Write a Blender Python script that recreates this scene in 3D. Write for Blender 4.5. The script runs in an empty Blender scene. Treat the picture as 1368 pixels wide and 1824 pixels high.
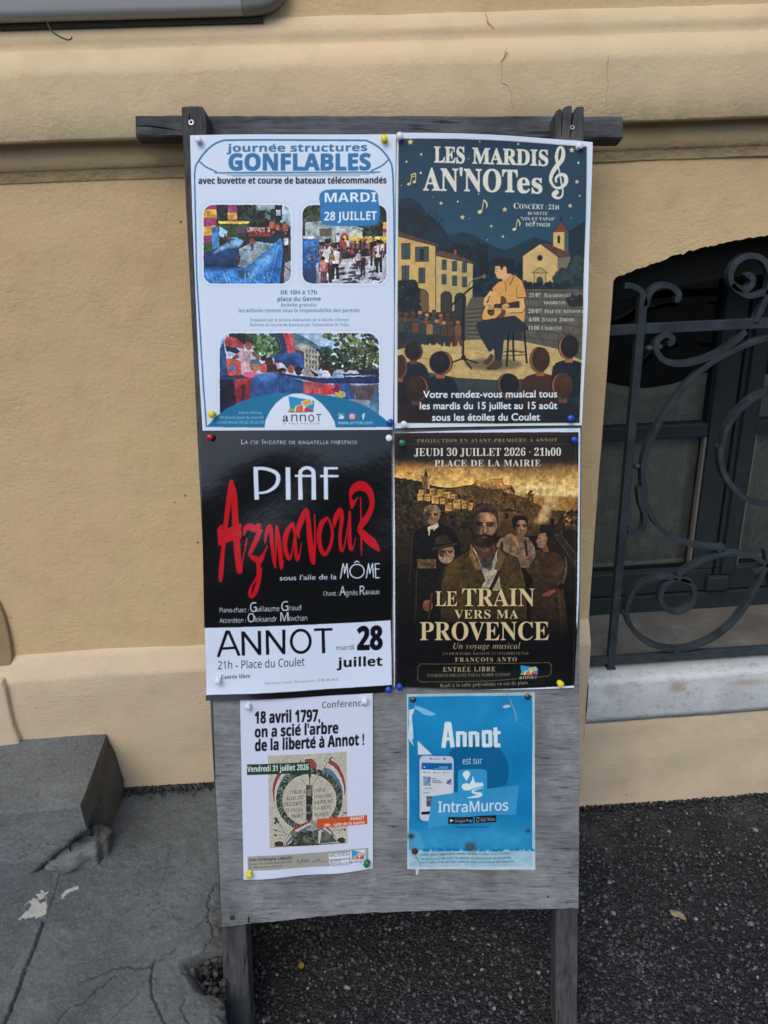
import bpy, bmesh, math, random, unicodedata
import numpy as np
from mathutils import Vector, Matrix
random.seed(7)
RNG = np.random.default_rng(7)
SC = bpy.context.scene
COL = SC.collection

# ------------------------------------------------------------------ camera, sky, sun, exposure
H = 1.333                                   # lens height above the asphalt
F = 1370.0                                  # focal length in photo pixels (1824 high)
RT = np.array([0.99728827, -0.0642522, -0.03588549])
UP = np.array([0.05739712, 0.37387361, 0.92570195])
FW = np.array([0.04606174, 0.92525141, -0.37654766])
CAM0 = np.array([0.0, 0.0, H])
cam = bpy.data.cameras.new('camera')
cam.sensor_fit = 'VERTICAL'; cam.sensor_height = 24.0; cam.lens = F / 1824 * 24.0
cam.clip_start = 0.05; cam.clip_end = 500
camo = bpy.data.objects.new('camera', cam); COL.objects.link(camo)
camo.matrix_world = Matrix(((RT[0], UP[0], -FW[0], 0), (RT[1], UP[1], -FW[1], 0), (RT[2], UP[2], -FW[2], H), (0, 0, 0, 1)))
SC.camera = camo

SUN_EL, SUN_AZ = math.radians(50), math.radians(205)     # azimuth clockwise from +Y: behind the viewer, to the left
W = bpy.data.worlds.new('World'); SC.world = W; W.use_nodes = True
nt = W.node_tree; nt.nodes.clear()
sky = nt.nodes.new('ShaderNodeTexSky'); sky.sky_type = 'NISHITA'; sky.sun_disc = False
sky.sun_elevation = SUN_EL; sky.sun_rotation = SUN_AZ
sky.air_density = 1.0; sky.dust_density = 1.2; sky.ozone_density = 1.0
bg = nt.nodes.new('ShaderNodeBackground'); bg.inputs['Strength'].default_value = 0.135
wo = nt.nodes.new('ShaderNodeOutputWorld')
nt.links.new(sky.outputs['Color'], bg.inputs['Color']); nt.links.new(bg.outputs['Background'], wo.inputs['Surface'])
sun = bpy.data.lights.new('sun', 'SUN'); sun.energy = 1.05; sun.angle = math.radians(40); sun.color = (1.0, 0.95, 0.87)
suno = bpy.data.objects.new('sun', sun); COL.objects.link(suno)
_d = Vector((math.sin(SUN_AZ) * math.cos(SUN_EL), math.cos(SUN_AZ) * math.cos(SUN_EL), math.sin(SUN_EL)))
suno.rotation_euler = _d.to_track_quat('Z', 'Y').to_euler()
SC.view_settings.view_transform = 'Standard'; SC.view_settings.look = 'None'
SC.view_settings.exposure = 0.43; SC.view_settings.gamma = 1.0
SC.cycles.max_bounces = 6
SC.cycles.use_denoising = True; SC.cycles.denoising_input_passes = 'RGB_ALBEDO_NORMAL'; SC.cycles.denoising_prefilter = 'ACCURATE'; SC.cycles.sample_clamp_indirect = 3.0

# ------------------------------------------------------------------ measuring helpers (photo pixel -> point on a real plane)
def ray(x, y):
    return RT * (x - 684) / F - UP * (y - 912) / F + FW
def atY(x, y, Y):
    d = ray(x, y); return CAM0 + d * (Y / d[1])
def atZ(x, y, z):
    d = ray(x, y); return CAM0 + d * ((z - H) / d[2])

# ------------------------------------------------------------------ noise
def vnoise(h, w, cell, rng=RNG):
    gh, gw = int(h / cell) + 3, int(w / cell) + 3
    g = rng.random((gh, gw)).astype(np.float32)
    y = np.arange(h) / cell; x = np.arange(w) / cell
    yi = y.astype(int); xi = x.astype(int)
    fy = (y - yi)[:, None]; fx = (x - xi)[None, :]
    fy = fy * fy * (3 - 2 * fy); fx = fx * fx * (3 - 2 * fx)
    a = g[yi][:, xi]; b = g[yi][:, xi + 1]; c = g[yi + 1][:, xi]; d = g[yi + 1][:, xi + 1]
    return (a * (1 - fx) + b * fx) * (1 - fy) + (c * (1 - fx) + d * fx) * fy
def fnoise(h, w, cell, octv=4, rng=RNG):
    o = np.zeros((h, w)); a = 1.0; t = 0
    for _ in range(octv):
        o += a * (vnoise(h, w, max(cell, 1.01), rng) - 0.5); t += a; a *= 0.55; cell /= 2.1
        if cell < 1: break
    return o / t * 2
def n1(n, cell, amp, seed=0):
    r = np.random.default_rng(seed)
    return fnoise(2, n, cell, 4, r)[0] * amp

# ------------------------------------------------------------------ mesh helpers
class MB:
    def __init__(s): s.v = []; s.f = []
    def add(s, vs, fs):
        o = len(s.v); s.v += [tuple(map(float, p)) for p in vs]; s.f += [tuple(i + o for i in f) for f in fs]
    def grid(s, P, flip=False):
        m, n = P.shape[:2]; fs = []
        for i in range(m - 1):
            for j in range(n - 1):
                q = (i * n + j, i * n + j + 1, (i + 1) * n + j + 1, (i + 1) * n + j)
                fs.append(q[::-1] if flip else q)
        s.add(P.reshape(-1, 3), fs)
    def box(s, lo, hi):
        x0, y0, z0 = lo; x1, y1, z1 = hi
        s.add([(x0, y0, z0), (x1, y0, z0), (x1, y1, z0), (x0, y1, z0), (x0, y0, z1), (x1, y0, z1), (x1, y1, z1), (x0, y1, z1)],
              [(0, 3, 2, 1), (4, 5, 6, 7), (0, 1, 5, 4), (1, 2, 6, 5), (2, 3, 7, 6), (3, 0, 4, 7)])
    def prism(s, pts, d):
        """outline pts (3D, planar) pushed along the vector d"""
        n = len(pts); d = np.array(d)
        a = [np.array(p) for p in pts]; b = [p + d for p in a]
        s.add(a + b, [tuple(range(n)), tuple(range(2 * n - 1, n - 1, -1))] + [(i, i + n, (i + 1) % n + n, (i + 1) % n) for i in range(n)])
    def lathe(s, prof, seg=20):
        """prof: (r, h) along +Z"""
        vs = []; fs = []
        for r, h in prof:
            for k in range(seg):
                a = 2 * math.pi * k / seg; vs.append((r * math.cos(a), r * math.sin(a), h))
        for i in range(len(prof) - 1):
            for k in range(seg):
                fs.append((i * seg + k, i * seg + (k + 1) % seg, (i + 1) * seg + (k + 1) % seg, (i + 1) * seg + k))
        fs.append(tuple(range(seg))[::-1]); fs.append(tuple(range((len(prof) - 1) * seg, len(prof) * seg)))
        s.add(vs, fs)
    def sweep(s, path, sec, upv):
        """closed section sec [(a,b)] : a in the plane across the path, b along upv"""
        path = [np.array(p, float) for p in path]; n = len(path); k = len(sec); vs = []; fs = []
        upv = np.array(upv, float)
        for i in range(n):
            t = path[min(i + 1, n - 1)] - path[max(i - 1, 0)]; t /= np.linalg.norm(t) + 1e-9
            sd = np.cross(upv, t); sd /= np.linalg.norm(sd) + 1e-9
            for a, b in sec: vs.append(path[i] + sd * a + upv * b)
        for i in range(n - 1):
            for j in range(k):
                fs.append((i * k + j, i * k + (j + 1) % k, (i + 1) * k + (j + 1) % k, (i + 1) * k + j))
        fs.append(tuple(range(k))[::-1]); fs.append(tuple(range((n - 1) * k, n * k)))
        s.add(vs, fs)
    def build(s, name, mat, parent=None, smooth=False, bevel=0, origin=None, fix=True):
        me = bpy.data.meshes.new(name)
        vs = s.v if origin is None else [tuple(np.array(p) - np.array(origin)) for p in s.v]
        me.from_pydata(vs, [], s.f); me.update()
        if fix:
            bm = bmesh.new(); bm.from_mesh(me); bmesh.ops.recalc_face_normals(bm, faces=bm.faces); bm.to_mesh(me); bm.free()
        o = bpy.data.objects.new(name, me); COL.objects.link(o)
        me.materials.append(mat)
        if origin is not None: o.location = origin
        if smooth: me.shade_smooth()
        if bevel:
            b = o.modifiers.new('bevel', 'BEVEL'); b.width = bevel; b.segments = 2; b.limit_method = 'ANGLE'; b.angle_limit = 0.6
        if parent is not None: o.parent = parent
        return o
def np_mesh(name, V, quads, mat, col=None, smooth=True):
    me = bpy.data.meshes.new(name)
    me.vertices.add(len(V)); me.vertices.foreach_set('co', np.ascontiguousarray(V, np.float32).ravel())
    n = len(quads); k = quads.shape[1]
    me.loops.add(n * k); me.loops.foreach_set('vertex_index', np.ascontiguousarray(quads, np.int32).ravel())
    me.polygons.add(n); me.polygons.foreach_set('loop_start', np.arange(0, n * k, k, dtype=np.int32))
    me.update(calc_edges=True)
    if col is not None:
        a = me.color_attributes.new('art', 'FLOAT_COLOR', 'POINT')
        c = np.ones((len(V), 4), np.float32); c[:, :3] = col; a.data.foreach_set('color', c.ravel())
    if smooth: me.shade_smooth()
    me.materials.append(mat)
    o = bpy.data.objects.new(name, me); COL.objects.link(o)
    return o
def gquads(m, n):
    i, j = np.meshgrid(np.arange(m - 1), np.arange(n - 1), indexing='ij')
    a = (i * n + j).ravel()
    return np.stack([a, a + 1, a + n + 1, a + n], 1)
def empty(name, label=None, cat=None, loc=(0, 0, 0), M=None):
    o = bpy.data.objects.new(name, None); COL.objects.link(o); o.empty_display_size = 0.05
    if M is not None: o.matrix_world = M
    else: o.location = loc
    if label: tag(o, label, cat)
    return o
def tag(o, label, cat=None, group=None, kind=None):
    if label: o['label'] = label
    if cat: o['category'] = cat
    if group: o['group'] = group
    if kind: o['kind'] = kind
    return o
def catmull(pts, k=8):
    p = [np.array(q, float) for q in pts]; p = [2 * p[0] - p[1]] + p + [2 * p[-1] - p[-2]]; out = []
    for i in range(1, len(p) - 2):
        for t in np.arange(k) / k:
            out.append(0.5 * ((2 * p[i]) + (-p[i - 1] + p[i + 1]) * t + (2 * p[i - 1] - 5 * p[i] + 4 * p[i + 1] - p[i + 2]) * t * t + (-p[i - 1] + 3 * p[i] - 3 * p[i + 1] + p[i + 2]) * t ** 3))
    out.append(p[-2]); return out

# ------------------------------------------------------------------ materials (all node-based)
class NT:
    def __init__(s, name):
        s.m = bpy.data.materials.new(name); s.m.use_nodes = True; s.t = s.m.node_tree
        s.b = s.t.nodes['Principled BSDF']; s.tc = s.t.nodes.new('ShaderNodeTexCoord')
    def n(s, ty, **kw):
        x = s.t.nodes.new(ty)
        for k, v in kw.items():
            if k in x.inputs: x.inputs[k].default_value = v
            else: setattr(x, k, v)
        return x
    def l(s, a, b): s.t.links.new(a, b)
    def coords(s, scale=(1, 1, 1)):
        mp = s.n('ShaderNodeMapping'); mp.inputs['Scale'].default_value = scale
        s.l(s.tc.outputs['Object'], mp.inputs['Vector']); return mp.outputs['Vector']
    def noise(s, vec, scale, detail=4, rough=0.55, dist=0.0):
        x = s.n('ShaderNodeTexNoise', Scale=scale, Detail=detail, Roughness=rough, Distortion=dist); s.l(vec, x.inputs['Vector']); return x.outputs['Fac']
    def ramp(s, fac, stops, interp='LINEAR'):
        x = s.n('ShaderNodeValToRGB'); cr = x.color_ramp; cr.interpolation = interp
        while len(cr.elements) < len(stops): cr.elements.new(0.5)
        for e, (p, c) in zip(cr.elements, stops):
            e.position = p; e.color = (c, c, c, 1) if isinstance(c, (int, float)) else (*c, 1)
        s.l(fac, x.inputs['Fac']); return x.outputs['Color']
    def mix(s, a, b, fac, mode='MIX'):
        x = s.n('ShaderNodeMix', data_type='RGBA', blend_type=mode)
        for v, i in ((fac, 0), (a, 6), (b, 7)):
            if isinstance(v, (int, float)): x.inputs[i].default_value = v
            elif isinstance(v, tuple): x.inputs[i].default_value = (*v, 1)
            else: s.l(v, x.inputs[i])
        return x.outputs[2]
    def math(s, op, a, b=0.0):
        x = s.n('ShaderNodeMath', operation=op)
        for v, i in ((a, 0), (b, 1)):
            if isinstance(v, (int, float)): x.inputs[i].default_value = v
            else: s.l(v, x.inputs[i])
        return x.outputs[0]
    def bump(s, hgt, dist, strength=1.0):
        x = s.n('ShaderNodeBump', Distance=dist, Strength=strength); s.l(hgt, x.inputs['Height']); s.l(x.outputs['Normal'], s.b.inputs['Normal'])
    def out(s, col=None, rough=0.8, spec=0.3, metal=0.0):
        if col is not None:
            if isinstance(col, tuple): s.b.inputs['Base Color'].default_value = (*col, 1)
            else: s.l(col, s.b.inputs['Base Color'])
        if isinstance(rough, (int, float)): s.b.inputs['Roughness'].default_value = rough
        else: s.l(rough, s.b.inputs['Roughness'])
        s.b.inputs['Specular IOR Level'].default_value = spec; s.b.inputs['Metallic'].default_value = metal
        return s.m

def m_stucco(name, base, wear=1.0, bd=0.0026):
    k = NT(name); v = k.coords()
    big = k.noise(v, 2.2, 5, 0.6); mid = k.noise(v, 14, 5, 0.6); fine = k.noise(v, 170, 5, 0.65)
    vs = k.coords((1, 1, 2.2)); trowel = k.noise(vs, 88, 5, 0.62, 0.5); lum = k.noise(v, 150, 3, 0.55)
    patch = k.ramp(k.noise(v, 6, 3), [(0.46, 0.10), (0.70, 1.0)])
    c = k.mix(tuple(x * 0.86 for x in base), tuple(min(1, x * 1.1) for x in base), k.ramp(big, [(0.3, 0.0), (0.7, 1.0)]))
    c = k.mix(c, tuple(np.array(base) * np.array((0.80, 0.76, 0.70))), k.ramp(mid, [(0.50, 0.0), (0.75, 0.55)]))
    hue = k.noise(v, 4.3, 4, 0.6)
    c = k.mix(c, tuple(np.array(base) * np.array((0.90, 0.95, 0.93))), k.ramp(hue, [(0.48, 0.0), (0.66, 0.75)])); c = k.mix(c, tuple(np.minimum(1, np.array(base) * np.array((1.05, 0.98, 1.02)))), k.ramp(hue, [(0.32, 0.8), (0.46, 0.0)]))
    speck = k.n('ShaderNodeTexVoronoi', Scale=26.0); k.l(v, speck.inputs['Vector'])
    gate = k.noise(v, 5, 3)
    sp = k.math('MULTIPLY', k.ramp(speck.outputs['Distance'], [(0.0, 1.0), (0.045, 1.0), (0.07, 0.0)]), k.ramp(gate, [(0.52, 0.0), (0.6, 1.0)]))
    c = k.mix(c, (0.10, 0.075, 0.05), k.math('MULTIPLY', sp, 0.75 * wear))
    h = k.math('ADD', k.math('MULTIPLY', k.math('MULTIPLY', trowel, patch), 0.8), k.math('MULTIPLY', fine, 0.26))
    h = k.math('ADD', h, k.math('MULTIPLY', lum, 0.34)); h = k.math('ADD', h, k.math('MULTIPLY', mid, 1.3)); h = k.math('SUBTRACT', h, k.math('MULTIPLY', sp, 0.5))
    k.bump(h, bd, 0.9)
    return k.out(c, 0.86, 0.25)
def m_wood(name, axis, dark, light, scale=1.0, crack=0.6, bumpd=0.0016):
    k = NT(name); s = [70 * scale] * 3; s[axis] = 7.0 * scale; v = k.coords(tuple(s))
    s2 = [14 * scale] * 3; s2[axis] = 4.0 * scale; v2 = k.coords(tuple(s2))
    s3 = [210 * scale] * 3; s3[axis] = 20 * scale; v3 = k.coords(tuple(s3))
    g = k.noise(v, 1.6, 6, 0.65, 0.3); b = k.noise(v2, 1.0, 4, 0.6, 0.5); f = k.noise(v3, 1.5, 4, 0.7)
    mixf = k.math('ADD', k.math('MULTIPLY', g, 0.38), k.math('ADD', k.math('MULTIPLY', b, 0.26), k.math('MULTIPLY', f, 0.42)))
    c = k.mix(dark, light, k.ramp(mixf, [(0.36, 0.0), (0.68, 1.0)]))
    cr = k.ramp(g, [(0.30, 1.0), (0.38, 0.0)])
    c = k.mix(c, tuple(x * 0.25 for x in dark), k.math('MULTIPLY', cr, crack))
    blot = k.noise(k.coords(), 7.5, 5, 0.65); grey = k.noise(k.coords(), 24, 4, 0.6)
    c = k.mix(c, tuple(min(1, x * 1.25) for x in light), k.ramp(grey, [(0.55, 0.0), (0.75, 0.45)]))
    c = k.mix(c, tuple(x * 0.75 for x in dark), k.ramp(blot, [(0.48, 0.0), (0.72, 0.72)]))
    k.bump(k.math('SUBTRACT', mixf, k.math('MULTIPLY', cr, 0.35)), bumpd, 0.9)
    return k.out(c, 0.8, 0.25)
def m_iron(name, base):
    k = NT(name); v = k.coords(); a = k.noise(v, 30, 5, 0.6); b = k.noise(v, 180, 4, 0.6)
    c = k.mix(tuple(x * 0.7 for x in base), tuple(x * 1.25 for x in base), k.ramp(a, [(0.35, 0), (0.65, 1.0)]))
    c = k.mix(c, (0.10, 0.085, 0.07), k.ramp(b, [(0.62, 0.0), (0.74, 0.5)]))
    k.bump(k.math('ADD', a, k.math('MULTIPLY', b, 0.4)), 0.0012, 0.7); return k.out(c, 0.55, 0.35)
def m_paint(name, base, rough=0.5):
    k = NT(name); v = k.coords(); a = k.noise(v, 12, 5, 0.6); vz = k.coords((120, 120, 9)); g = k.noise(vz, 1.0, 4)
    c = k.mix(tuple(x * 0.75 for x in base), tuple(x * 1.2 for x in base), a)
    c = k.mix(c, tuple(x * 0.45 for x in base), k.ramp(g, [(0.6, 0.0), (0.75, 0.6)]))
    k.bump(g, 0.0006, 0.6); return k.out(c, rough, 0.35)
def m_stone(name, base, sc=1.0, bd=0.003, vcol=False):
    k = NT(name); v = k.coords(); a = k.noise(v, 5 * sc, 6, 0.62); b = k.noise(v, 42 * sc, 6, 0.7); f = k.noise(v, 330 * sc, 3, 0.7); g2 = k.noise(v, 135 * sc, 4, 0.7)
    c = k.mix(tuple(x * 0.68 for x in base), tuple(x * 1.22 for x in base), k.ramp(a, [(0.32, 0), (0.68, 1.0)]))
    c = k.mix(c, tuple(x * 0.55 for x in base), k.ramp(b, [(0.52, 0.0), (0.70, 0.6)]))
    c = k.mix(c, tuple(min(1, x * 1.9) for x in base), k.ramp(f, [(0.60, 0.0), (0.70, 0.6)]))
    c = k.mix(c, tuple(min(1, x * 1.55) for x in base), k.ramp(g2, [(0.54, 0.0), (0.68, 0.7)])); c = k.mix(c, tuple(x * 0.55 for x in base), k.ramp(g2, [(0.32, 0.7), (0.44, 0.0)]))
    c = k.mix(c, tuple(x * 0.35 for x in base), k.ramp(f, [(0.28, 0.6), (0.38, 0.0)]))
    pv = k.n('ShaderNodeTexVoronoi', Scale=60.0 * sc); k.l(v, pv.inputs['Vector']); pit = k.math('MULTIPLY', k.ramp(pv.outputs['Distance'], [(0.0, 1.0), (0.10, 1.0), (0.2, 0.0)]), k.ramp(k.noise(v, 9 * sc, 3), [(0.5, 0.0), (0.62, 0.8)]))
    c = k.mix(c, tuple(x * 0.4 for x in base), pit)
    if vcol:
        at = k.n('ShaderNodeAttribute', attribute_name='art'); c = k.mix(c, at.outputs['Color'], at.outputs['Alpha'])
        at2 = at
    k.bump(k.math('ADD', k.math('ADD', k.math('MULTIPLY', b, 1.0), k.math('MULTIPLY', g2, 0.7)), k.math('MULTIPLY', f, 0.4)), bd, 1.0); return k.out(c, 0.88, 0.25)
def m_plain(name, base, rough=0.5, spec=0.5, metal=0.0, nz=0.12, nscale=60):
    k = NT(name); a = k.noise(k.coords(), nscale, 4)
    c = k.mix(tuple(x * (1 - nz) for x in base), tuple(min(1, x * (1 + nz)) for x in base), a); return k.out(c, rough, spec, metal)
# ------------------------------------------------------------------ the setting: asphalt, gravel, concrete apron
D, DP, DB = 1.40, 1.375, 1.36               # wall face, plinth face, band face (metres in front of the lens)
Z = lambda zc: zc + H
ZSLAB = Z(-1.188)
def m_asphalt():
    k = NT('asphalt'); v = k.coords()
    vo = k.n('ShaderNodeTexVoronoi', Scale=190.0, Randomness=1.0); k.l(v, vo.inputs['Vector'])
    vo2 = k.n('ShaderNodeTexVoronoi', Scale=85.0, Randomness=1.0); k.l(v, vo2.inputs['Vector'])
    big = k.noise(v, 3.2, 5, 0.6); mid = k.noise(v, 24, 5, 0.6); fine = k.noise(v, 420, 3)
    r1 = k.n('ShaderNodeSeparateColor'); k.l(vo.outputs['Color'], r1.inputs['Color'])
    r2 = k.n('ShaderNodeSeparateColor'); k.l(vo2.outputs['Color'], r2.inputs['Color'])
    c = k.ramp(r1.outputs[0], [(0.0, (0.014, 0.015, 0.0155)), (0.5, (0.030, 0.0315, 0.033)), (0.82, (0.062, 0.064, 0.067)), (1.0, (0.17, 0.172, 0.178))])
    c = k.mix(c, (0.016, 0.016, 0.017), k.ramp(vo.outputs['Distance'], [(0.35, 0.0), (0.62, 0.9)]))
    c = k.mix(c, (0.15, 0.15, 0.153), k.math('MULTIPLY', k.ramp(r2.outputs[1], [(0.78, 0.0), (0.90, 0.85)]), k.ramp(vo2.outputs['Distance'], [(0.3, 1.0), (0.45, 0.0)])))
    c = k.mix(c, (0.022, 0.023, 0.022), k.ramp(big, [(0.42, 0.55), (0.62, 0.0)]))
    c = k.mix(c, (0.075, 0.071, 0.063), k.ramp(mid, [(0.58, 0.0), (0.72, 0.5)]))
    sx = k.n('ShaderNodeSeparateXYZ'); k.l(k.tc.outputs['Object'], sx.inputs['Vector'])
    wallside = k.n('ShaderNodeMapRange'); wallside.inputs['From Min'].default_value = 1.14; wallside.inputs['From Max'].default_value = 1.36; k.l(sx.outputs['Y'], wallside.inputs['Value'])
    c = k.mix(c, (0.088, 0.085, 0.076), k.math('MULTIPLY', wallside.outputs['Result'], k.ramp(k.noise(v, 11, 5, 0.65), [(0.44, 0.10), (0.66, 0.85)])))
    h = k.math('ADD', k.math('MULTIPLY', vo.outputs['Distance'], -1.0), k.math('MULTIPLY', fine, 0.3))
    h = k.math('SUBTRACT', h, k.math('MULTIPLY', vo2.outputs['Distance'], 0.8)); h = k.math('ADD', h, k.math('MULTIPLY', mid, 1.2))
    k.bump(h, 0.006, 1.0); return k.out(c, 0.82, 0.3)
M_ASPH = m_asphalt()
g = MB()
xs = np.concatenate([[-160, -60, -20, -8, -3], np.linspace(-1.2, 1.6, 113), [3, 8, 20, 60, 160]])
ys = np.concatenate([[-160, -60, -20, -8, -3, -1], np.linspace(0.3, 1.46, 60), [3.2, 60, 160]])
XX, YY = np.meshgrid(xs, ys, indexing='ij')
zz = fnoise(len(xs), len(ys), 9, 4) * 0.006
zz[(XX < -1.3) | (XX > 1.7) | (YY < 0.25) | (YY > 1.47)] = 0
zz -= 0.004
g.grid(np.stack([XX, YY, zz], -1))
o = g.build('asphalt_ground', M_ASPH, smooth=True); tag(o, None, kind='structure')

# loose chippings in the asphalt surface: nobody could count them
k = NT('chippings'); at = k.n('ShaderNodeAttribute', attribute_name='art'); nn = k.noise(k.coords(), 300, 4)
M_CHIP = k.out(k.mix(at.outputs['Color'], (0.02, 0.02, 0.022), k.ramp(nn, [(0.45, 0.0), (0.75, 0.7)])), 0.75, 0.3)
def chippings():
    bm = bmesh.new(); bmesh.ops.create_icosphere(bm, subdivisions=1, radius=1); bv = np.array([v.co[:] for v in bm.verts]); bf = np.array([[v.index for v in f.verts] for f in bm.faces]); bm.free()
    V = []; Fc = []; Cc = []; n = 0
    r = np.random.default_rng(5)
    for i in range(15000):
        x = r.uniform(-0.34, 1.15); y = r.uniform(0.62, 1.36)
        if x < -0.24: continue
        big = r.random()
        s = r.uniform(0.0015, 0.0034) if big < 0.80 else r.uniform(0.0034, 0.0050)
        if big > 0.996: s = r.uniform(0.005, 0.0065)
        near_wall = (y > 1.25)
        if near_wall and r.random() < 0.6: continue
        q = bv * (1 + r.uniform(-0.45, 0.45, (len(bv), 1))) * r.uniform(0.5, 1.45, 3) * s
        a = r.uniform(0, 6.28); ca, sa = math.cos(a), math.sin(a)
        q = np.stack([q[:, 0] * ca - q[:, 1] * sa, q[:, 0] * sa + q[:, 1] * ca, q[:, 2] * 0.75], 1)
        q += (x, y, -0.0025 + s * 0.25 + r.uniform(-0.0012, 0.001))
        V.append(q); Fc.append(bf + n); n += len(bv)
        t = r.random(); b = 0.020 + 0.105 * t ** 1.5 + (0.17 * r.random() if t > 0.94 else 0)
        Cc.append(np.tile(np.array([b * 0.97, b, b * 1.03]), (len(bv), 1)))
    o = np_mesh('asphalt_chippings', np.concatenate(V), np.concatenate(Fc), M_CHIP, np.concatenate(Cc), smooth=False)
    return tag(o, 'dark grey and pale stone chips bedded in the asphalt', 'gravel', kind='stuff')
chippings()

# concrete apron left of the board, one fine sheet with real cracks, edge broken away near the board's leg
M_CONC = m_stone('old_concrete', (0.130, 0.143, 0.144), 1.0, 0.0032, vcol=True)
def seg_dist(X, Y, pts):
    d = np.full(X.shape, 9.0)
    for (ax, ay), (bx, by) in zip(pts[:-1], pts[1:]):
        dx, dy = bx - ax, by - ay; L2 = dx * dx + dy * dy + 1e-12
        t = np.clip(((X - ax) * dx + (Y - ay) * dy) / L2, 0, 1)
        d = np.minimum(d, np.hypot(X - ax - t * dx, Y - ay - t * dy))
    return d
def wiggle(px, amp, z=ZSLAB, seed=1):
    r = np.random.default_rng(seed); P = [atZ(x, y, z)[:2] for x, y in px]; out = []
    for a, b in zip(P[:-1], P[1:]):
        n = max(3, int(np.linalg.norm(b - a) / 0.006))
        for t in np.arange(n) / n: out.append(a + (b - a) * t + r.uniform(-amp, amp, 2))
    out.append(P[-1]); return out
def in_poly(X, Y, pts):
    c = np.zeros(X.shape, bool); n = len(pts)
    for i in range(n):
        (x0, y0), (x1, y1) = pts[i], pts[(i + 1) % n]
        if y0 == y1: continue
        c ^= ((y0 > Y) != (y1 > Y)) & (X < (x1 - x0) * (Y - y0) / (y1 - y0) + x0)
    return c
def apron():
    nx, ny = 420, 330
    ysr = np.linspace(0.62, 1.40, ny)
    # edge line X(y): behind the leg, with a bite out of it
    ex = np.array([[atZ(p, q, ZSLAB)[1], atZ(p, q, ZSLAB)[0]] for p, q in ((412, 1403), (414, 1500), (411, 1600), (408, 1668), (398, 1690), (366, 1697), (352, 1712), (354, 1730), (376, 1752), (396, 1780), (407, 1824), (400, 1900), (380, 2100))])
    ex = ex[np.argsort(ex[:, 0])]
    edge = np.interp(ysr, ex[:, 0], ex[:, 1]) + n1(ny, 6, 0.006, 3)
    # spacing: dense in view
    tx = np.concatenate([np.linspace(-3.0, -1.0, 30)[:-1], np.linspace(-1.0, 0, nx - 29)])
    Y = np.repeat(ysr[None], nx, 0); X = np.where(tx[:, None] < -0.999, tx[:, None], -1.0 + (tx[:, None] + 1.0) * (edge[None] + 1.0))
    z = fnoise(nx, ny, 60, 5) * 0.006 + fnoise(nx, ny, 9, 3) * 0.0012
    z += 0.012 * np.clip((Y - 1.30) / 0.08, 0, 1) ** 2 * 0.6
    col = np.zeros((nx, ny, 4)); 
    def crack(px, amp, w, dep, seed):
        d = seg_dist(X, Y, wiggle(px, amp, seed=seed)); m = np.exp(-(d / (w * 0.55)) ** 2)
        z[...] -= m * dep
        a = np.clip(m * 0.8, 0, 0.55); up = a > col[..., 3]
        col[up, :3] = (0.03, 0.03, 0.028); col[..., 3] = np.maximum(col[..., 3], a)
    crack([(78, 1640), (60, 1690), (42, 1735), (20, 1795), (5, 1830)], 0.0012, 0.0045, 0.008, 2)
    crack([(108, 1556), (98, 1590), (82, 1640)], 0.0012, 0.0022, 0.002, 3)
    crack([(310, 1690), (285, 1708), (262, 1725), (215, 1722), (175, 1738), (143, 1748)], 0.003, 0.0024, 0.004, 4)
    crack([(276, 1710), (268, 1750), (272, 1778), (294, 1822), (300, 1860)], 0.002, 0.0028, 0.005, 5)
    crack([(205, 1735), (160, 1775), (112, 1806), (100, 1830)], 0.003, 0.0020, 0.003, 6)
    crack([(380, 1580), (370, 1610), (372, 1640), (382, 1660), (360, 1700)], 0.003, 0.0024, 0.004, 7)
    crack([(388, 1615), (350, 1650), (330, 1658)], 0.002, 0.0016, 0.002, 8)
    crack([(300, 1520), (296, 1555), (285, 1580)], 0.002, 0.0015, 0.002, 9)
    crack([(248, 1770), (225, 1790), (190, 1824)], 0.002, 0.0015, 0.002, 12)
    crack([(340, 1830), (322, 1800), (330, 1780)], 0.002, 0.0020, 0.003, 13)
    def paint(px, seed, c, amp=0.004):
        pts = wiggle(px + px[:1], amp, seed=seed)[:-1]; m = in_poly(X, Y, pts)
        holes = fnoise(nx, ny, 9, 3, np.random.default_rng(seed)) > 0.32
        m &= ~holes; col[m, :3] = c; col[m, 3] = 0.92; z[m] += 0.0004
    paint([(26, 1628), (44, 1610), (58, 1602), (82, 1600), (85, 1620), (78, 1634), (52, 1636), (36, 1640)], 4, (0.50, 0.50, 0.44))
    paint([(62, 1592), (70, 1586), (86, 1590), (78, 1600), (64, 1600)], 5, (0.50, 0.50, 0.44), 0.003)
    paint([(110, 1592), (118, 1583), (140, 1578), (142, 1582), (124, 1588), (112, 1600), (107, 1602)], 6, (0.50, 0.50, 0.44), 0.001)
    # rough crumbled rim
    rim = np.clip(1 - (edge[None] - X) / 0.035, 0, 1)
    bite = ((Y < np.max([atZ(380, 1690, ZSLAB)[1]])) & (Y > atZ(380, 1770, ZSLAB)[1]))
    z -= rim ** 2 * (0.012 + 0.03 * bite) * (0.5 + 0.9 * vnoise(nx, ny, 5)) + rim ** 1.5 * fnoise(nx, ny, 4, 3) * 0.010
    stain = np.clip(rim * 1.0 * (0.6 + 0.8 * fnoise(nx, ny, 12, 3)), 0, 0.6); m = stain > col[..., 3]
    col[m, :3] = (0.085, 0.075, 0.06); col[m, 3] = stain[m]
    # moss and dirt gathered along the wall foot
    df = np.clip(1 - (DP - Y) / 0.05, 0, 1) * (0.7 + 0.9 * fnoise(nx, ny, 20, 4)); df = np.clip(df, 0, 0.75); m = df > col[..., 3]
    col[m, :3] = (0.05, 0.05, 0.045); col[m, 3] = df[m]
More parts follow.
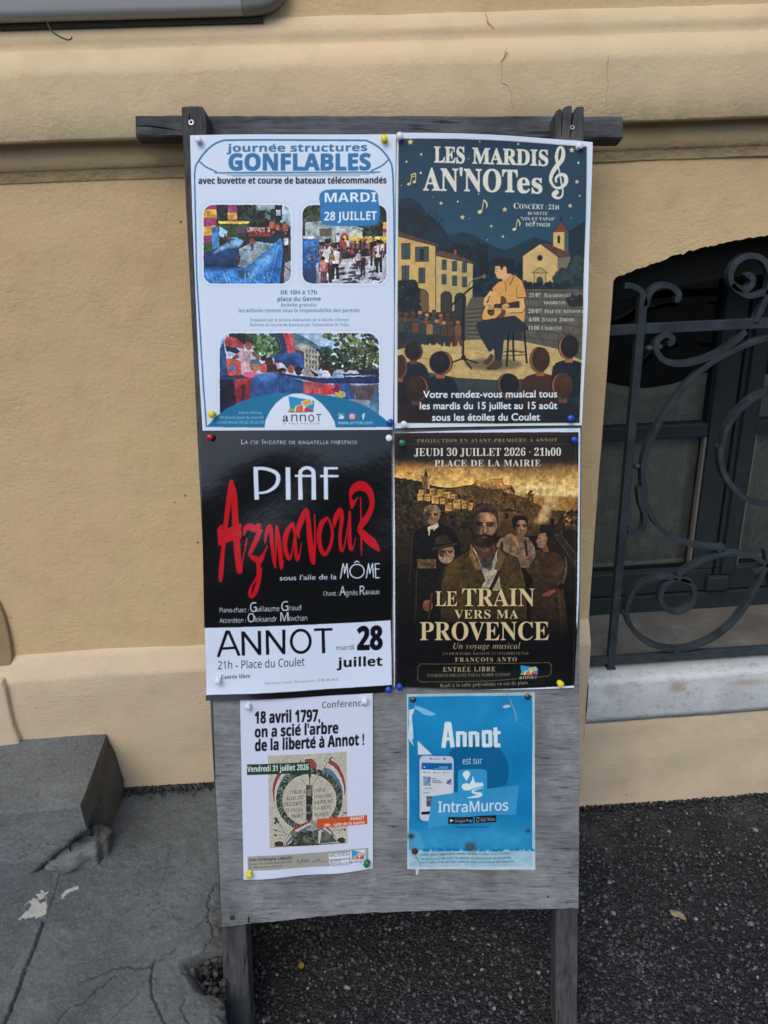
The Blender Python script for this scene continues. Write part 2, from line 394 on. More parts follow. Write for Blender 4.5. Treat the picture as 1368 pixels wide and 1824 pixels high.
    top = np.stack([X, Y, ZSLAB + z], -1)
    # side skirt under the edge
    rows = [top[-1]]
    for kx in range(1, 9):
        s = top[-1].copy(); s[:, 2] = top[-1][:, 2] * (1 - kx / 8) - 0.03 * (kx / 8); s[:, 0] += n1(ny, 3, 0.014, 20 + kx) - 0.006 * math.sin(kx / 8 * 3.1); rows.append(s)
    V = np.concatenate([top, np.stack(rows[1:])], 0); c4 = np.concatenate([col, np.tile(np.array([0.07, 0.062, 0.05, 0.6]), (8, ny, 1))], 0)
    o = np_mesh('concrete_pavement', V.reshape(-1, 3), gquads(nx + 8, ny), M_CONC, smooth=True)
    a = o.data.color_attributes.new('art', 'FLOAT_COLOR', 'POINT'); a.data.foreach_set('color', c4.astype(np.float32).ravel())
    tag(o, None, kind='structure')
apron()

# unseen ring of high ground, added to block low sky and shape poster sheen
def added_hills():
    n, m = 180, 14; a = np.linspace(0, 2 * math.pi, n); r = np.random.default_rng(8)
    ht = 42 + 7 * np.sin(a * 3 + 1) + 4 * np.sin(a * 7) + n1(n, 6, 4, 5); ht[-1] = ht[0]
    t = np.linspace(0, 1, m); R_ = 110 + 130 * t; V = np.zeros((n, m, 3))
    V[..., 0] = np.cos(a)[:, None] * R_; V[..., 1] = np.sin(a)[:, None] * R_; V[..., 2] = -0.3 + ht[:, None] * np.sin(t * math.pi / 2)[None] + fnoise(n, m, 3, 3) * 3 * t[None]
    k = NT('added_hills_green'); nz = k.noise(k.coords(), 0.12, 5); M_ = k.out(k.mix((0.022, 0.030, 0.018), (0.05, 0.062, 0.036), nz), 0.95, 0.1)
    mb = MB(); mb.grid(V); o = mb.build('added_hills', M_, smooth=True); tag(o, None, kind='structure')
added_hills()

# crumbs of render and grit fallen along the foot of the wall
def crumbs():
    bm = bmesh.new(); bmesh.ops.create_icosphere(bm, subdivisions=1, radius=1); bv = np.array([v.co[:] for v in bm.verts]); bf = np.array([[v.index for v in f.verts] for f in bm.faces]); bm.free()
    V = []; Fc = []; Cc = []; n = 0; r = np.random.default_rng(15)
    for i in range(2600):
        left = i % 3 == 0
        x = r.uniform(-0.53, -0.30) if left else r.uniform(-0.2, 1.2); z = ZSLAB + 0.006 if left else 0.0
        y = DP - abs(r.normal(0, 0.010)) + 0.003; s = r.uniform(0.0012, 0.0042) * (1 if y > DP - 0.012 else 0.7)
        q = bv * (1 + r.uniform(-0.4, 0.4, (len(bv), 1))) * s + (x, y, z + s * 0.3); V.append(q); Fc.append(bf + n); n += len(bv)
        b = r.choice([0.012, 0.02, 0.03, 0.05, 0.09]); Cc.append(np.tile(np.array([b * 1.05, b, b * 0.9]), (len(bv), 1)))
    o = np_mesh('wall_foot_crumbs', np.concatenate(V), np.concatenate(Fc), M_CHIP, np.concatenate(Cc), smooth=False)
    tag(o, 'dark crumbs and grit lying along the foot of the ochre wall', 'grit', kind='stuff')
crumbs()

def rubble():
    bm = bmesh.new(); bmesh.ops.create_icosphere(bm, subdivisions=1, radius=1); bv = np.array([v.co[:] for v in bm.verts]); bf = np.array([[v.index for v in f.verts] for f in bm.faces]); bm.free()
    V = []; Fc = []; Cc = []; n = 0; r = np.random.default_rng(25)
    for i in range(260):
        p = atZ(r.uniform(358, 400), r.uniform(1690, 1790), r.uniform(0.07, 0.128)); s = r.choice([0.0015, 0.0022, 0.003, 0.0045, 0.007])
        q = bv * (1 + r.uniform(-0.45, 0.45, (len(bv), 1))) * r.uniform(0.45, 1.4, 3) * s + p; V.append(q); Fc.append(bf + n); n += len(bv)
        b = r.uniform(0.03, 0.11); Cc.append(np.tile(np.array([b * 1.04, b, b * 0.9]), (len(bv), 1)))
    o = np_mesh('concrete_rubble', np.concatenate(V), np.concatenate(Fc), M_CHIP, np.concatenate(Cc), smooth=False)
    tag(o, 'broken bits in the crumbled pavement edge beside the left leg of the board', 'rubble', kind='stuff')
rubble()
# ------------------------------------------------------------------ the house: rendered wall, mouldings, plinth, window, grille
M_STUC = m_stucco('ochre_render', (0.75, 0.53, 0.28))
M_STUC2 = m_stucco('ochre_render_band', (0.75, 0.565, 0.335), 1.0, 0.0021)
M_STUC3 = m_stucco('ochre_render_plinth', (0.72, 0.56, 0.37), 1.0, 0.0021)
M_GAP = m_plain('dark_mortar', (0.06, 0.055, 0.045), 0.9, 0.2)
M_SILL = None
house = empty('house_front', 'ochre rendered house front with a moulded band, plinth and barred basement window', 'house', (0, D, 0))
def hb(mb, name, mat, parent=house, **kw):
    """link under the house, geometry given in world space"""
    o = mb.build(name, mat, None, origin=(0, D, 0), **kw)
    if parent is house: o.parent = house; o.location = (0, 0, 0)
    else: o.parent = parent; o.location = (0, 0, 0)
    return o
ZB_BOT = atY(884, 226, DB)[2]                # underside of the band
ZP_TOP, ZP_BOT = Z(-0.842), Z(-0.886)       # plinth chamfer
XW = 0.496                                  # left edge of the window opening
XC = 0.88; XR = 2 * XC - XW                 # axis and right edge
ZSPR = atY(1092, 508, D)[2]
arch_pts = np.array([atY(x, y, D)[[0, 2]] for x, y in ((1091, 508), (1093, 499), (1097, 494), (1112, 487), (1126, 481), (1160, 470), (1203, 456), (1251, 441), (1320, 426), (1368, 418.5))])
crown = arch_pts[-1, 1] + 0.010
def arch(x):
    x = np.where(x > XC, 2 * XC - x, x)
    return np.interp(x, np.append(arch_pts[:, 0], XC), np.append(arch_pts[:, 1], crown))
ZSF = atY(1060, 1284, DP)[2]                # foot of the sill's front face
ZST = atY(1060, 1214, DP - 0.004)[2]        # top of the sill at its front
YFR = atZ(1060, 1097, ZST + 0.004)[1]       # window frame face
print('sill', ZSF, ZST, 'frame Y', YFR, 'crown', crown)

xs = np.unique(np.concatenate([np.linspace(-3.2, -1.0, 12), np.arange(-1.0, XW, 0.012), [XW], np.arange(XW + 0.003, XW + 0.5, 0.004), np.arange(XW + 0.5, XR, 0.01), [XR], np.arange(XR + 0.02, 1.6, 0.03), np.linspace(1.6, 3.4, 8)]))
def lump(n, m, amp, cell=10, seed=0):
    return fnoise(n, m, cell, 4, np.random.default_rng(seed)) * amp
w = MB()
def wall_field(xa, zlo, zhi, nz, seed):
    t = np.linspace(0, 1, nz); X = np.repeat(xa[:, None], nz, 1)
    Zg = zlo[:, None] + (zhi - zlo)[:, None] * t[None]
    # the render is trowelled by hand: gentle swells
    Yg = D + 0.0022 * np.sin(X * 5.1 + Zg * 3.3) * np.sin(Zg * 7.7 - X * 2.2) + 0.0012 * np.sin(X * 17 + 1) * np.sin(Zg * 13 + X * 4)
    return np.stack([X, Yg, Zg], -1)
top = ZB_BOT + 0.01
XL = atY(6, 1100, D)[0]
xl = xs[(xs <= XW)]
w.grid(wall_field(xl, np.full(len(xl), ZP_TOP - 0.004), np.full(len(xl), top), 60, 1))
xm = xs[(xs >= XW) & (xs <= XR)]
aj = arch(xm) + n1(len(xm), 22, 0.0040, 11) + n1(len(xm), 3.1, 0.0020, 12) + n1(len(xm), 1.2, 0.0016, 13)
gm = wall_field(xm, aj, np.full(len(xm), top), 26, 1)
w.grid(gm)
xr = xs[xs >= XR]
w.grid(wall_field(xr, np.full(len(xr), ZP_TOP - 0.004), np.full(len(xr), top), 30, 1))
# reveals: sides and arched soffit
def strip(front, back, n=6):
    t = np.linspace(0, 1, n)[None, :, None]; return front[:, None] * (1 - t) + back[:, None] * t
fr = gm[:, 0]; rd = fr.copy(); rd[:, 1] += 0.004; rd[:, 2] += 0.001
bk = rd.copy(); bk[:, 1] = YFR + 0.07
w.grid(strip(fr, rd, 2)); w.grid(strip(rd, bk))
for xx in (XW, XR):
    zz = np.linspace(ZST - 0.05, ZSPR + 0.005, 60)
    y0 = np.where(zz > ZP_TOP, D, np.where(zz < ZP_BOT, DP, DP + (D - DP) * (zz - ZP_BOT) / (ZP_TOP - ZP_BOT)))
    jx = n1(60, 5, 0.0012, 4)
    f_ = np.stack([xx + jx, y0, zz], -1); b_ = np.stack([np.full(60, xx), np.full(60, YFR + 0.07), zz], -1)
    w.grid(strip(f_, b_))
# upper wall above the mouldings, to well over the frame
zup = np.linspace(0, 1, 14); YU = D + 0.002
ZU0 = atY(884, 20, YU)[2]
w.grid(np.stack([np.repeat(xs[:, None], 14, 1), np.full((len(xs), 14), YU), np.repeat((ZU0 + zup * 2.4)[None], len(xs), 0)], -1))
wall = hb(w, 'wall', M_STUC, smooth=True)

# string course: swept profile, a little uneven along its length
z1, z2, z3, z4 = ZU0, atY(884, 47, D - 0.010)[2], atY(884, 70, D - 0.012)[2], atY(884, 106, DB)[2]
prof = [(YU + 0.004, z1 + 0.004), (YU, z1), (YU - 0.006, z1 - 0.004), (D - 0.011, z2 + 0.004), (D - 0.013, z2), (D - 0.0125, z2 - 0.006), (D - 0.012, z3 + 0.003), (D - 0.014, z3), (D - 0.024, z3 - 0.008),
        (D - 0.035, z4 + 0.010), (DB + 0.001, z4), (DB, z4 - 0.006), (DB, (z4 + ZB_BOT) / 2), (DB, ZB_BOT + 0.004), (DB + 0.003, ZB_BOT), (D - 0.010, ZB_BOT + 0.001),
        (D - 0.0095, ZB_BOT - 0.018), (D - 0.009, ZB_BOT - 0.037), (D - 0.0045, ZB_BOT - 0.0385), (D - 0.0042, ZB_BOT - 0.0545), (D - 0.002, ZB_BOT - 0.0565), (D + 0.004, ZB_BOT - 0.057)]
P = np.zeros((len(xs), len(prof), 3))
wob = n1(len(xs), 16, 1.0, 30); wob2 = n1(len(xs), 5, 1.0, 31)
for j, (y, z) in enumerate(prof):
    edge = 1.0 if j in (10, 13, 14, 4, 7) else 0.5
    P[:, j, 0] = xs; P[:, j, 1] = y + n1(len(xs), 10, 0.0009, 40 + j) * edge
    P[:, j, 2] = z + wob * 0.0014 * edge + n1(len(xs), 4, 0.0012, 70 + j) * edge
sc = MB(); sc.grid(P); course = hb(sc, 'string_course', M_STUC2, smooth=False)
for p_ in course.data.polygons: p_.use_smooth = True
course.data.materials.append(M_STUC)
for p_ in course.data.polygons:
    if p_.center.z < ZB_BOT - 0.002: p_.material_index = 1
# plinth with its chamfered top; the foot is ragged where render meets the ground
pl = MB()
def plinth(xa, cap, zfoot, seed):
    pr = [(D + 0.003, ZP_TOP + 0.002), (D - 0.001, ZP_TOP), (D - 0.008, ZP_TOP - 0.010), (DP + 0.004, ZP_BOT + 0.004), (DP + 0.0005, ZP_BOT - 0.001), (DP, ZP_BOT - 0.008)]
    if cap is not None: pr = [(DP + 0.03, cap + 0.001), (DP + 0.001, cap), (DP, cap - 0.006)]
    n = len(xa); rows = []
    for j, (y, z) in enumerate(pr):
        rows.append(np.stack([xa, y + n1(n, 8, 0.0012, seed + j), z + n1(n, 9, 0.0016 if cap is None else 0.0030, seed + 20 + j) + (n1(n, 3, 0.002, seed + 55) if cap is not None else 0)], -1))
    z0 = pr[-1][1]
    for t in np.linspace(0.08, 1, 18):
        zz = z0 + (zfoot - z0) * t + ((n1(n, 3, 0.006, seed + 60) + n1(n, 1.3, 0.006, seed + 61)) if t == 1 else 0)
        rows.append(np.stack([xa, DP + 0.002 * np.sin(xa * 9 + t * 4) * np.sin(t * 6 + xa * 3), zz], -1))
    pl.grid(np.stack(rows, 1))
xp = xs[xs <= XW]; zf = np.where(xp < -0.30, ZSLAB + 0.004, np.interp(xp, [-0.30, -0.26, 0.0, 0.5], [ZSLAB, 0.05, 0.03, 0.003]))
plinth(xp, None, zf, 100)
xp = xs[(xs >= XW) & (xs <= XR)]; plinth(xp, ZSF, np.full(len(xp), 0.0), 200)
xp = xs[xs >= XR]; plinth(xp, None, np.full(len(xp), -0.008), 300)
plinth_o = hb(pl, 'plinth', M_STUC3, smooth=True)
# dark footing strip seen under the ragged render
ft = MB(); ft.box((-3.2, DP + 0.006, -0.05), (3.4, DP + 0.05, 0.20)); hb(ft, 'footing', M_GAP)

# door surround at the far left: a rounded darker lump of render over a splayed stop
dj = MB()
def outline(px, Y): return [atY(x, y, Y) for x, y in px]
c_ = catmull([(-420, 1015), (-200, 1022), (-60, 1035), (-20, 1052), (2, 1085), (14, 1125), (20, 1160), (21, 1180), (15, 1197), (7, 1212), (-10, 1222), (-60, 1225), (-200, 1232), (-420, 1244)], 5)
dj.prism(outline(c_, D - 0.010), (0, 0.03, 0)); M_STUCD = m_stucco('brown_render', (0.40, 0.27, 0.145))
hb(dj, 'door_surround', M_STUCD, bevel=0.003)
dj2 = MB(); c_ = [(-420, 1236), (-12, 1215), (3, 1214), (9, 1228), (16, 1262), (24, 1296), (33, 1318), (35, 1328), (20, 1334), (-420, 1362)]
dj2.prism(outline(c_, DP - 0.012), (0, 0.05, 0)); hb(dj2, 'splayed_stop', M_STUC3, bevel=0.005)
# hairline cracks in the band
def crack(px, wd, Y, name, parent, seed):
    r = np.random.default_rng(seed); q = []
    for (a, b), (c, d) in zip(px[:-1], px[1:]):
        for t in np.arange(5) / 5: q.append(atY(a + (c - a) * t + r.uniform(-1.3, 1.3), b + (d - b) * t, Y))
    q.append(atY(*px[-1], Y)); mb = MB()
    n = len(q); mb.sweep(q, [(-wd, -0.0004), (wd, -0.0004), (wd, 0.003), (-wd, 0.003)], (0, 1, 0)); return hb(mb, name, M_CRK, parent)
M_CRK = m_plain('crack_shadow', (0.60, 0.455, 0.285), 0.95, 0.1)
crack([(903, 84), (898, 100), (892, 112), (895, 130), (893, 146), (904, 152), (912, 165), (911, 178), (914, 192)], 0.00028, DB - 0.0006, 'hairline_crack', course, 1)
crack([(1084, 98), (1081, 120), (1083, 150), (1080, 170), (1078, 188)], 0.00030, DB - 0.0006, 'hairline_crack', course, 2)
crack([(866, 24), (870, 40), (880, 50)], 0.00026, D - 0.0135, 'hairline_crack', course, 3)

# sill of worn pale marble
k = NT('marble_sill'); v = k.coords(); a = k.noise(v, 9, 6, 0.6, 0.8); b = k.noise(v, 55, 5, 0.65); ve = k.noise(k.coords((3, 1, 14)), 4, 5, 0.6, 1.2)
c = k.mix((0.52, 0.535, 0.525), (0.70, 0.715, 0.70), k.ramp(a, [(0.3, 0), (0.65, 1.0)]))
c = k.mix(c, (0.27, 0.27, 0.255), k.ramp(ve, [(0.485, 0.0), (0.50, 0.4), (0.515, 0.0)]))
c = k.mix(c, (0.30, 0.29, 0.26), k.ramp(b, [(0.56, 0.0), (0.72, 0.7)]))
# rust runs under the iron feet
sx = k.n('ShaderNodeSeparateXYZ'); k.l(k.tc.outputs['Object'], sx.inputs['Vector'])
def blob(cx, wx, cz, wz):
    ax = k.math('DIVIDE', k.math('SUBTRACT', sx.outputs['X'], cx), wx); az = k.math('DIVIDE', k.math('SUBTRACT', sx.outputs['Z'], cz), wz)
    r2 = k.math('ADD', k.math('MULTIPLY', ax, ax), k.math('MULTIPLY', az, az)); n_ = k.math('MULTIPLY', b, 0.9)
    return k.ramp(k.math('ADD', r2, n_), [(0.35, 1.0), (1.1, 0.0)])
p1_, p2_, p3_ = atY(1205, 1222, DP), atY(1335, 1214, DP), atY(1088, 1228, DP)
for q, wx, wz, st in ((p1_, 0.034, 0.026, 0.75), (p2_, 0.075, 0.016, 0.55), (p3_, 0.030, 0.030, 0.35)):
    c = k.mix(c, (0.36, 0.21, 0.085), k.math('MULTIPLY', blob(float(q[0]), wx, float(q[2]), wz), st))
c = k.mix(c, (0.115, 0.10, 0.08), k.math('MULTIPLY', k.ramp(sx.outputs['Y'], [(0.0, 0.0), (0.03, 1.0)]), k.ramp(a, [(0.2, 0.97), (0.75, 0.75)])))  # dirt behind the front edge, darkened further to stand in for recess shade
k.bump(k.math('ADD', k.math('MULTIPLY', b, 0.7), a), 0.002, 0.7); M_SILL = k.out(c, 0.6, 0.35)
si = MB(); xsi = np.linspace(XW + 0.001, XR - 0.001, 120); rows = []
pr = [(DP + 0.02, ZSF - 0.004), (DP - 0.003, ZSF - 0.003), (DP - 0.004, ZSF + 0.012), (DP - 0.004, ZST - 0.014), (DP - 0.001, ZST - 0.005), (DP + 0.006, ZST - 0.0005), (DP + 0.02, ZST + 0.001), (YFR - 0.06, ZST + 0.004), (YFR + 0.05, ZST + 0.006)]
for j, (y, z) in enumerate(pr): rows.append(np.stack([xsi, y + n1(120, 9, 0.0009, 400 + j), z + n1(120, 9, 0.0010, 420 + j)], -1))
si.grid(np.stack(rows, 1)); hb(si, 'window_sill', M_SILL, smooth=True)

# window: painted casements set deep in the opening
M_FRAME = m_paint('dull_blue_grey_paint', (0.027, 0.036, 0.038), 0.55)
fY = YFR
def fx(px, py=850, Y=None): return atY(px, py, Y or fY)[0]
def fz(py, px=1180, Y=None): return atY(px, py, Y or fY)[2]
XGAP = fx(1304, 800)                       # meeting line of the two casements
z_rail0, z_rail1 = ZST + 0.006, fz(1025, 1100)
zgl0 = fz(1066, 1060)
x_st0 = fx(1262, 800)                      # left casement's meeting stile
zmid0, zmid1 = fz(789, 1110), fz(765, 1110)
ztop = crown + 0.03
fr_ = MB()
fr_.box((XW - 0.02, fY, z_rail0 - 0.01), (2 * XGAP - XW + 0.02, fY + 0.06, zgl0 - 0.003))        # sill rail
frame = hb(fr_, 'window', M_FRAME, bevel=0.003)
def part(name, lo, hi, mat=None, bev=0.003, parent=None):
    mb = MB(); mb.box(lo, hi); return hb(mb, name, mat or M_FRAME, parent or frame, bevel=bev)
gl0 = z_rail1
for s in (1, -1):
    def mx(a): return a if s == 1 else 2 * XGAP - a
    def bx(name, xa, xb, y0, y1, za, zb, mat=None, bev=0.003):
        xa, xb = sorted((mx(xa), mx(xb))); return part(name, (xa, y0, za), (xb, y1, zb), mat, bev)
    bx('bottom_rail', XW - 0.02, XGAP - 0.003, fY + 0.006, fY + 0.05, zgl0, gl0)
    bx('meeting_stile', x_st0, XGAP - 0.003, fY + 0.004, fY + 0.052, gl0 + 0.0005, ztop)
    bx('glazing_bar', XW - 0.02, x_st0 - 0.0005, fY + 0.010, fY + 0.046, zmid0, zmid1)
    bx('outer_stile', XW - 0.04, XW - 0.012, fY + 0.008, fY + 0.05, gl0 + 0.0005, ztop)
    bx('putty_bead', x_st0 - 0.006, x_st0 - 0.0006, fY + 0.012, fY + 0.03, gl0 + 0.001, zmid0 - 0.001, m_plain('old_putty', (0.20, 0.19, 0.165), 0.8) if s == 1 else bpy.data.materials['old_putty'], 0.001)
# moulded weather bar on the foot of the meeting stile
wb = MB(); zc0 = fz(1030, 1290); zc1 = fz(985, 1290)
wb.box((x_st0 + 0.035, fY - 0.012, zc0 - 0.03), (XGAP + 0.035, fY + 0.003, zc0 + 0.012)); hb(wb, 'weather_bar', M_FRAME, frame, bevel=0.006)
wb = MB(); wb.box((XGAP + 0.012, fY - 0.010, zc0 + 0.015), (XGAP + 0.045, fY + 0.003, ztop)); hb(wb, 'cover_strip', M_FRAME, frame, bevel=0.004)
# head panel under the arch, recess shade put into its dark colour
k = NT('shaded_render'); M_HEAD = k.out(k.mix((0.028, 0.026, 0.022), (0.048, 0.044, 0.037), k.noise(k.coords(), 20, 5)), 0.9, 0.2)
hp = MB(); xh = np.linspace(XW - 0.01, XR + 0.01, 60); Yh = D + 0.10
lo = np.interp(np.minimum(xh, 2 * XC - xh), *zip(*[(atY(px, py, Yh)[0], atY(px, py, Yh)[2]) for px, py in ((1080, 545), (1092, 541), (1131, 530), (1208, 509), (1285, 496), (1340, 490))]))
R_ = np.stack([np.stack([xh, np.full(60, Yh), np.full(60, crown + 0.04)], -1), np.stack([xh, np.full(60, Yh), lo], -1), np.stack([xh, np.full(60, Yh + 0.05), lo + 0.003], -1)], 1)
hp.grid(R_); hb(hp, 'window_head', M_HEAD, frame)
# glass
k = NT('window_glass'); k.b.inputs['Transmission Weight'].default_value = 0.0
tr = k.n('ShaderNodeBsdfTransparent'); gl = k.n('ShaderNodeBsdfGlossy', Roughness=0.04); mxs = k.n('ShaderNodeMixShader'); fre = k.n('ShaderNodeFresnel', IOR=1.45)
tr.inputs['Color'].default_value = (0.86, 0.88, 0.86, 1); gl.inputs['Color'].default_value = (0.9, 0.9, 0.9, 1)
k.l(fre.outputs[0], mxs.inputs[0]); k.l(tr.outputs[0], mxs.inputs[1]); k.l(gl.outputs[0], mxs.inputs[2]); k.l(mxs.outputs[0], k.t.nodes['Material Output'].inputs['Surface']); M_GLASS = k.m
for s in (1, -1):
    for za, zb in ((gl0, zmid0), (zmid1, ztop)):
        xa, xb = sorted((XW - 0.012 if s == 1 else 2 * XGAP - XW + 0.012, x_st0 if s == 1 else 2 * XGAP - x_st0))
        part('pane', (xa, fY + 0.026, za), (xb, fY + 0.029, zb), M_GLASS, 0)
# net curtain with a swagged top, a real mesh of threads in the material
k = NT('net_curtain'); uvx = k.n('ShaderNodeSeparateXYZ'); k.l(k.tc.outputs['Object'], uvx.inputs['Vector'])
def wave(axis, fr):
    return k.math('ABSOLUTE', k.math('SINE', k.math('MULTIPLY', uvx.outputs[axis], fr)))
hole = k.math('MULTIPLY', k.math('MULTIPLY', 0.5, k.math('GREATER_THAN', wave('X', math.pi / 0.0062), 0.62)), k.math('GREATER_THAN', wave('Z', math.pi / 0.0060), 0.62))
flow = k.ramp(k.noise(k.coords(), 17, 2), [(0.56, 0.0), (0.59, 1.0)])
hole = k.math('MULTIPLY', hole, k.math('SUBTRACT', 1.0, k.math('MULTIPLY', flow, 0.85)))
hem = k.n('ShaderNodeAttribute', attribute_name='art'); hole = k.math('MULTIPLY', hole, hem.outputs['Fac'])
tr = k.n('ShaderNodeBsdfTransparent'); mxs = k.n('ShaderNodeMixShader'); k.l(hole, mxs.inputs[0]); k.l(k.b.outputs[0], mxs.inputs[1]); k.l(tr.outputs[0], mxs.inputs[2])
k.l(mxs.outputs[0], k.t.nodes['Material Output'].inputs['Surface'])
k.out(k.mix((0.40, 0.38, 0.33), (0.52, 0.49, 0.43), k.noise(k.coords((30, 30, 3)), 2, 4)), 0.9, 0.1); M_NET = k.m
for s in (1, -1):
    n_, m_ = 120, 60; u = np.linspace(0, 1, n_); x = XW - 0.01 + (x_st0 + 0.004 - XW + 0.01) * u; yb = fY + 0.05
    tpx = np.interp(x, *zip(*[(atY(px, py, yb)[0], atY(px, py, yb)[2]) for px, py in ((1072, 680), (1100, 687), (1132, 692), (1165, 691), (1200, 686), (1240, 672), (1290, 655))]))
    t = np.linspace(0, 1, m_)[None, :]; zz = tpx[:, None] * (1 - t) + (gl0 - 0.01) * t
    fold = 0.004 * np.sin(u * 40)[:, None] * (0.3 + t) + 0.003 * np.sin(u * 17 + 1)[:, None]
    xx = np.repeat(x[:, None], m_, 1); xx = xx if s == 1 else 2 * XGAP - xx
    V = np.stack([xx, yb + 0.006 + fold, zz], -1); V = V - np.array([0, D, 0])
    hemv = np.clip((tpx[:, None] - zz) / 0.022, 0, 1) > 0.98
    o = np_mesh('net_curtain', V.reshape(-1, 3), gquads(n_, m_), M_NET, np.repeat(hemv.astype(float).reshape(-1, 1), 3, 1)); o.parent = frame
# dark room behind
M_ROOM = m_plain('dark_room', (0.012, 0.012, 0.012), 0.9, 0.1)
rm = MB(); rm.box((XW - 0.35, fY + 0.09, ZST - 0.2), (XR + 0.35, fY + 0.9, crown + 0.35)); ro = hb(rm, 'dark_interior', M_ROOM, frame)
bm = bmesh.new(); bm.from_mesh(ro.data)
bmesh.ops.delete(bm, geom=[f for f in bm.faces if f.calc_center_median().y < fY - D + 0.1], context='FACES'); bm.to_mesh(ro.data); bm.free()

# wrought iron grille
M_IRON = m_iron('blue_grey_iron', (0.037, 0.047, 0.053))
YG = D + 0.012
gx = lambda q: (1040 + q[0] / 4.1707, 420 + q[1] / 4.1707)
gy = lambda q: (1040 + q[0] / 3.649, 800 + q[1] / 3.649)
gr = MB()
def gpt(p, Y=YG): return atY(p[0], p[1], Y)
vb = [gx(p) for p in ((455, 440), (440, 640), (420, 860), (400, 1100), (383, 1340))] + [gy(p) for p in ((296, 0), (262, 350), (226, 760), (196, 1130), (170, 1420))]
XB = float(np.mean([gpt(p)[0] for p in vb])); zb0 = gpt(vb[-1])[2]; zb1 = gpt(vb[0])[2]
hw = 0.0078
zh = gpt(gx((640, 685)))[2]; zl = gpt(gy((600, 1350)))[2]; XG = XC
def bar_x(z, w_): 
    gr.box((XW - 0.02, YG + 0.0015, z - w_), (2 * XG - XW + 0.02, YG + 0.0135, z + w_))
gr.box((XB - hw, YG - 0.001, zb0), (XB + hw, YG + 0.0155, zb1)); gr.box((2 * XG - XB - hw, YG - 0.001, zb0), (2 * XG - XB + hw, YG + 0.0155, zb1))
bar_x(zh, 0.0094); bar_x(zl, 0.0090)
for xb in (XB, 2 * XG - XB):
    gr.box((xb - 0.010, YG - 0.004, zb0 - 0.007), (xb + 0.010, YG + 0.017, zb0 - 0.0005)); gr.box((xb - 0.0095, YG - 0.003, zb0 - 0.0155), (xb + 0.0095, YG + 0.016, zb0 - 0.0085))
    gr.box((xb - 0.007, YG, ZST - 0.004), (xb + 0.007, YG + 0.012, zb0 - 0.0155))
# hammered nicks across the bars
nick = MB()
for i in range(26):
    z = zb0 + (zb1 - zb0) * (i + 0.5 + random.uniform(-.2, .2)) / 26; sd = random.choice((-1, 1))
    nick.box((XB + sd * 0.0015 - 0.004, YG - 0.00125, z - 0.0005), (XB + sd * 0.0015 + 0.004, YG - 0.0005, z + 0.0005))
for i in range(20):
    x = XW + 0.01 + (XC - XW) * i / 20; sd = random.choice((-1, 1))
    if abs(x - XB) > 0.012: nick.box((x - 0.0005, YG + 0.0012, zh + sd * 0.0025 - 0.0045), (x + 0.0005, YG + 0.002, zh + sd * 0.0025 + 0.0045))
grille = hb(gr, 'window_grille', M_IRON, bevel=0.0012)
M_NICK = m_plain('iron_nick', (0.02, 0.024, 0.026), 0.7)
for i in range(len(nick.v) // 8):
    m1 = MB(); m1.add(nick.v[8 * i:8 * i + 8], [tuple(q - 8 * i for q in f) for f in nick.f[6 * i:6 * i + 6]]); hb(m1, 'hammer_mark', M_NICK, grille)
sec = [(-0.0051, -0.009), (0.0051, -0.009), (0.0051, 0.009), (-0.0051, 0.009)]
SCROLLS = [
    ([gx(p) for p in ((1262, 640), (1285, 590), (1325, 500), (1350, 420), (1372, 320), (1355, 230), (1300, 165), (1215, 148), (1130, 190), (1080, 275), (1085, 350), (1130, 405), (1205, 443), (1290, 432), (1368, 405))], 1),
    ([gx(p) for p in ((1090, 355), (1130, 385), (1190, 395), (1232, 365), (1240, 315), (1212, 290), (1195, 305))], 1),
    ([gx(p) for p in ((452, 520), (462, 470), (490, 410), (540, 373), (600, 362), (655, 385), (692, 425), (690, 462), (665, 470))], 1),
    ([gx(p) for p in ((446, 520), (438, 460), (415, 410), (380, 385), (330, 368), (292, 370))], 1),
    ([gx(p) for p in ((612, 800), (640, 788), (645, 755), (610, 732), (565, 745), (530, 790), (530, 850), (570, 910), (650, 942), (740, 945), (860, 920), (980, 872), (1090, 800), (1190, 705))], 1),
    ([gx(p) for p in ((1480, 745), (1368, 755), (1240, 790), (1100, 850), (950, 930), (820, 1035), (700, 1165), (590, 1315), (520, 1450))] + [gy(p) for p in ((400, 0), (378, 120), (385, 260), (420, 400), (500, 515), (620, 590), (760, 625), (905, 632))], 1),
    ([gx(p) for p in ((1480, 1128), (1368, 1150), (1250, 1200), (1130, 1305), (1050, 1430), (1022, 1540))] + [gy(p) for p in ((878, 0), (890, 120), (950, 230), (1050, 318), (1150, 352), (1250, 350))], 1),
    ([gy(p) for p in ((1260, 790), (1180, 745), (1090, 690), (960, 672), (840, 690), (720, 740), (600, 812))], 1),
    ([gy(p) for p in ((690, 850), (600, 830), (520, 825), (430, 842), (330, 905), (275, 1020), (288, 1120), (360, 1215), (470, 1275), (600, 1294), (740, 1265), (880, 1190), (1000, 1075), (1090, 930), (1175, 760), (1230, 640))], 1),
    ([gy(p) for p in ((600, 832), (520, 880), (490, 960), (530, 1030), (605, 1052), (680, 1015), (712, 940), (690, 870), (620, 835))], 1),
    ([gy(p) for p in ((355, 240), (362, 330), (390, 420), (385, 490), (350, 535), (305, 545), (292, 510))], 1)]
for pts, _ in SCROLLS:
    q = [gpt(p, YG + 0.0075) for p in catmull(pts, 7)]
    for s in (1, -1):
        qq = q if s == 1 else [np.array((2 * XG - a[0], a[1] + 0.0004, a[2])) for a in q]
        mb = MB(); mb.sweep(qq, sec, (0, 1, 0)); hb(mb, 'scroll', M_IRON, grille, bevel=0.001)
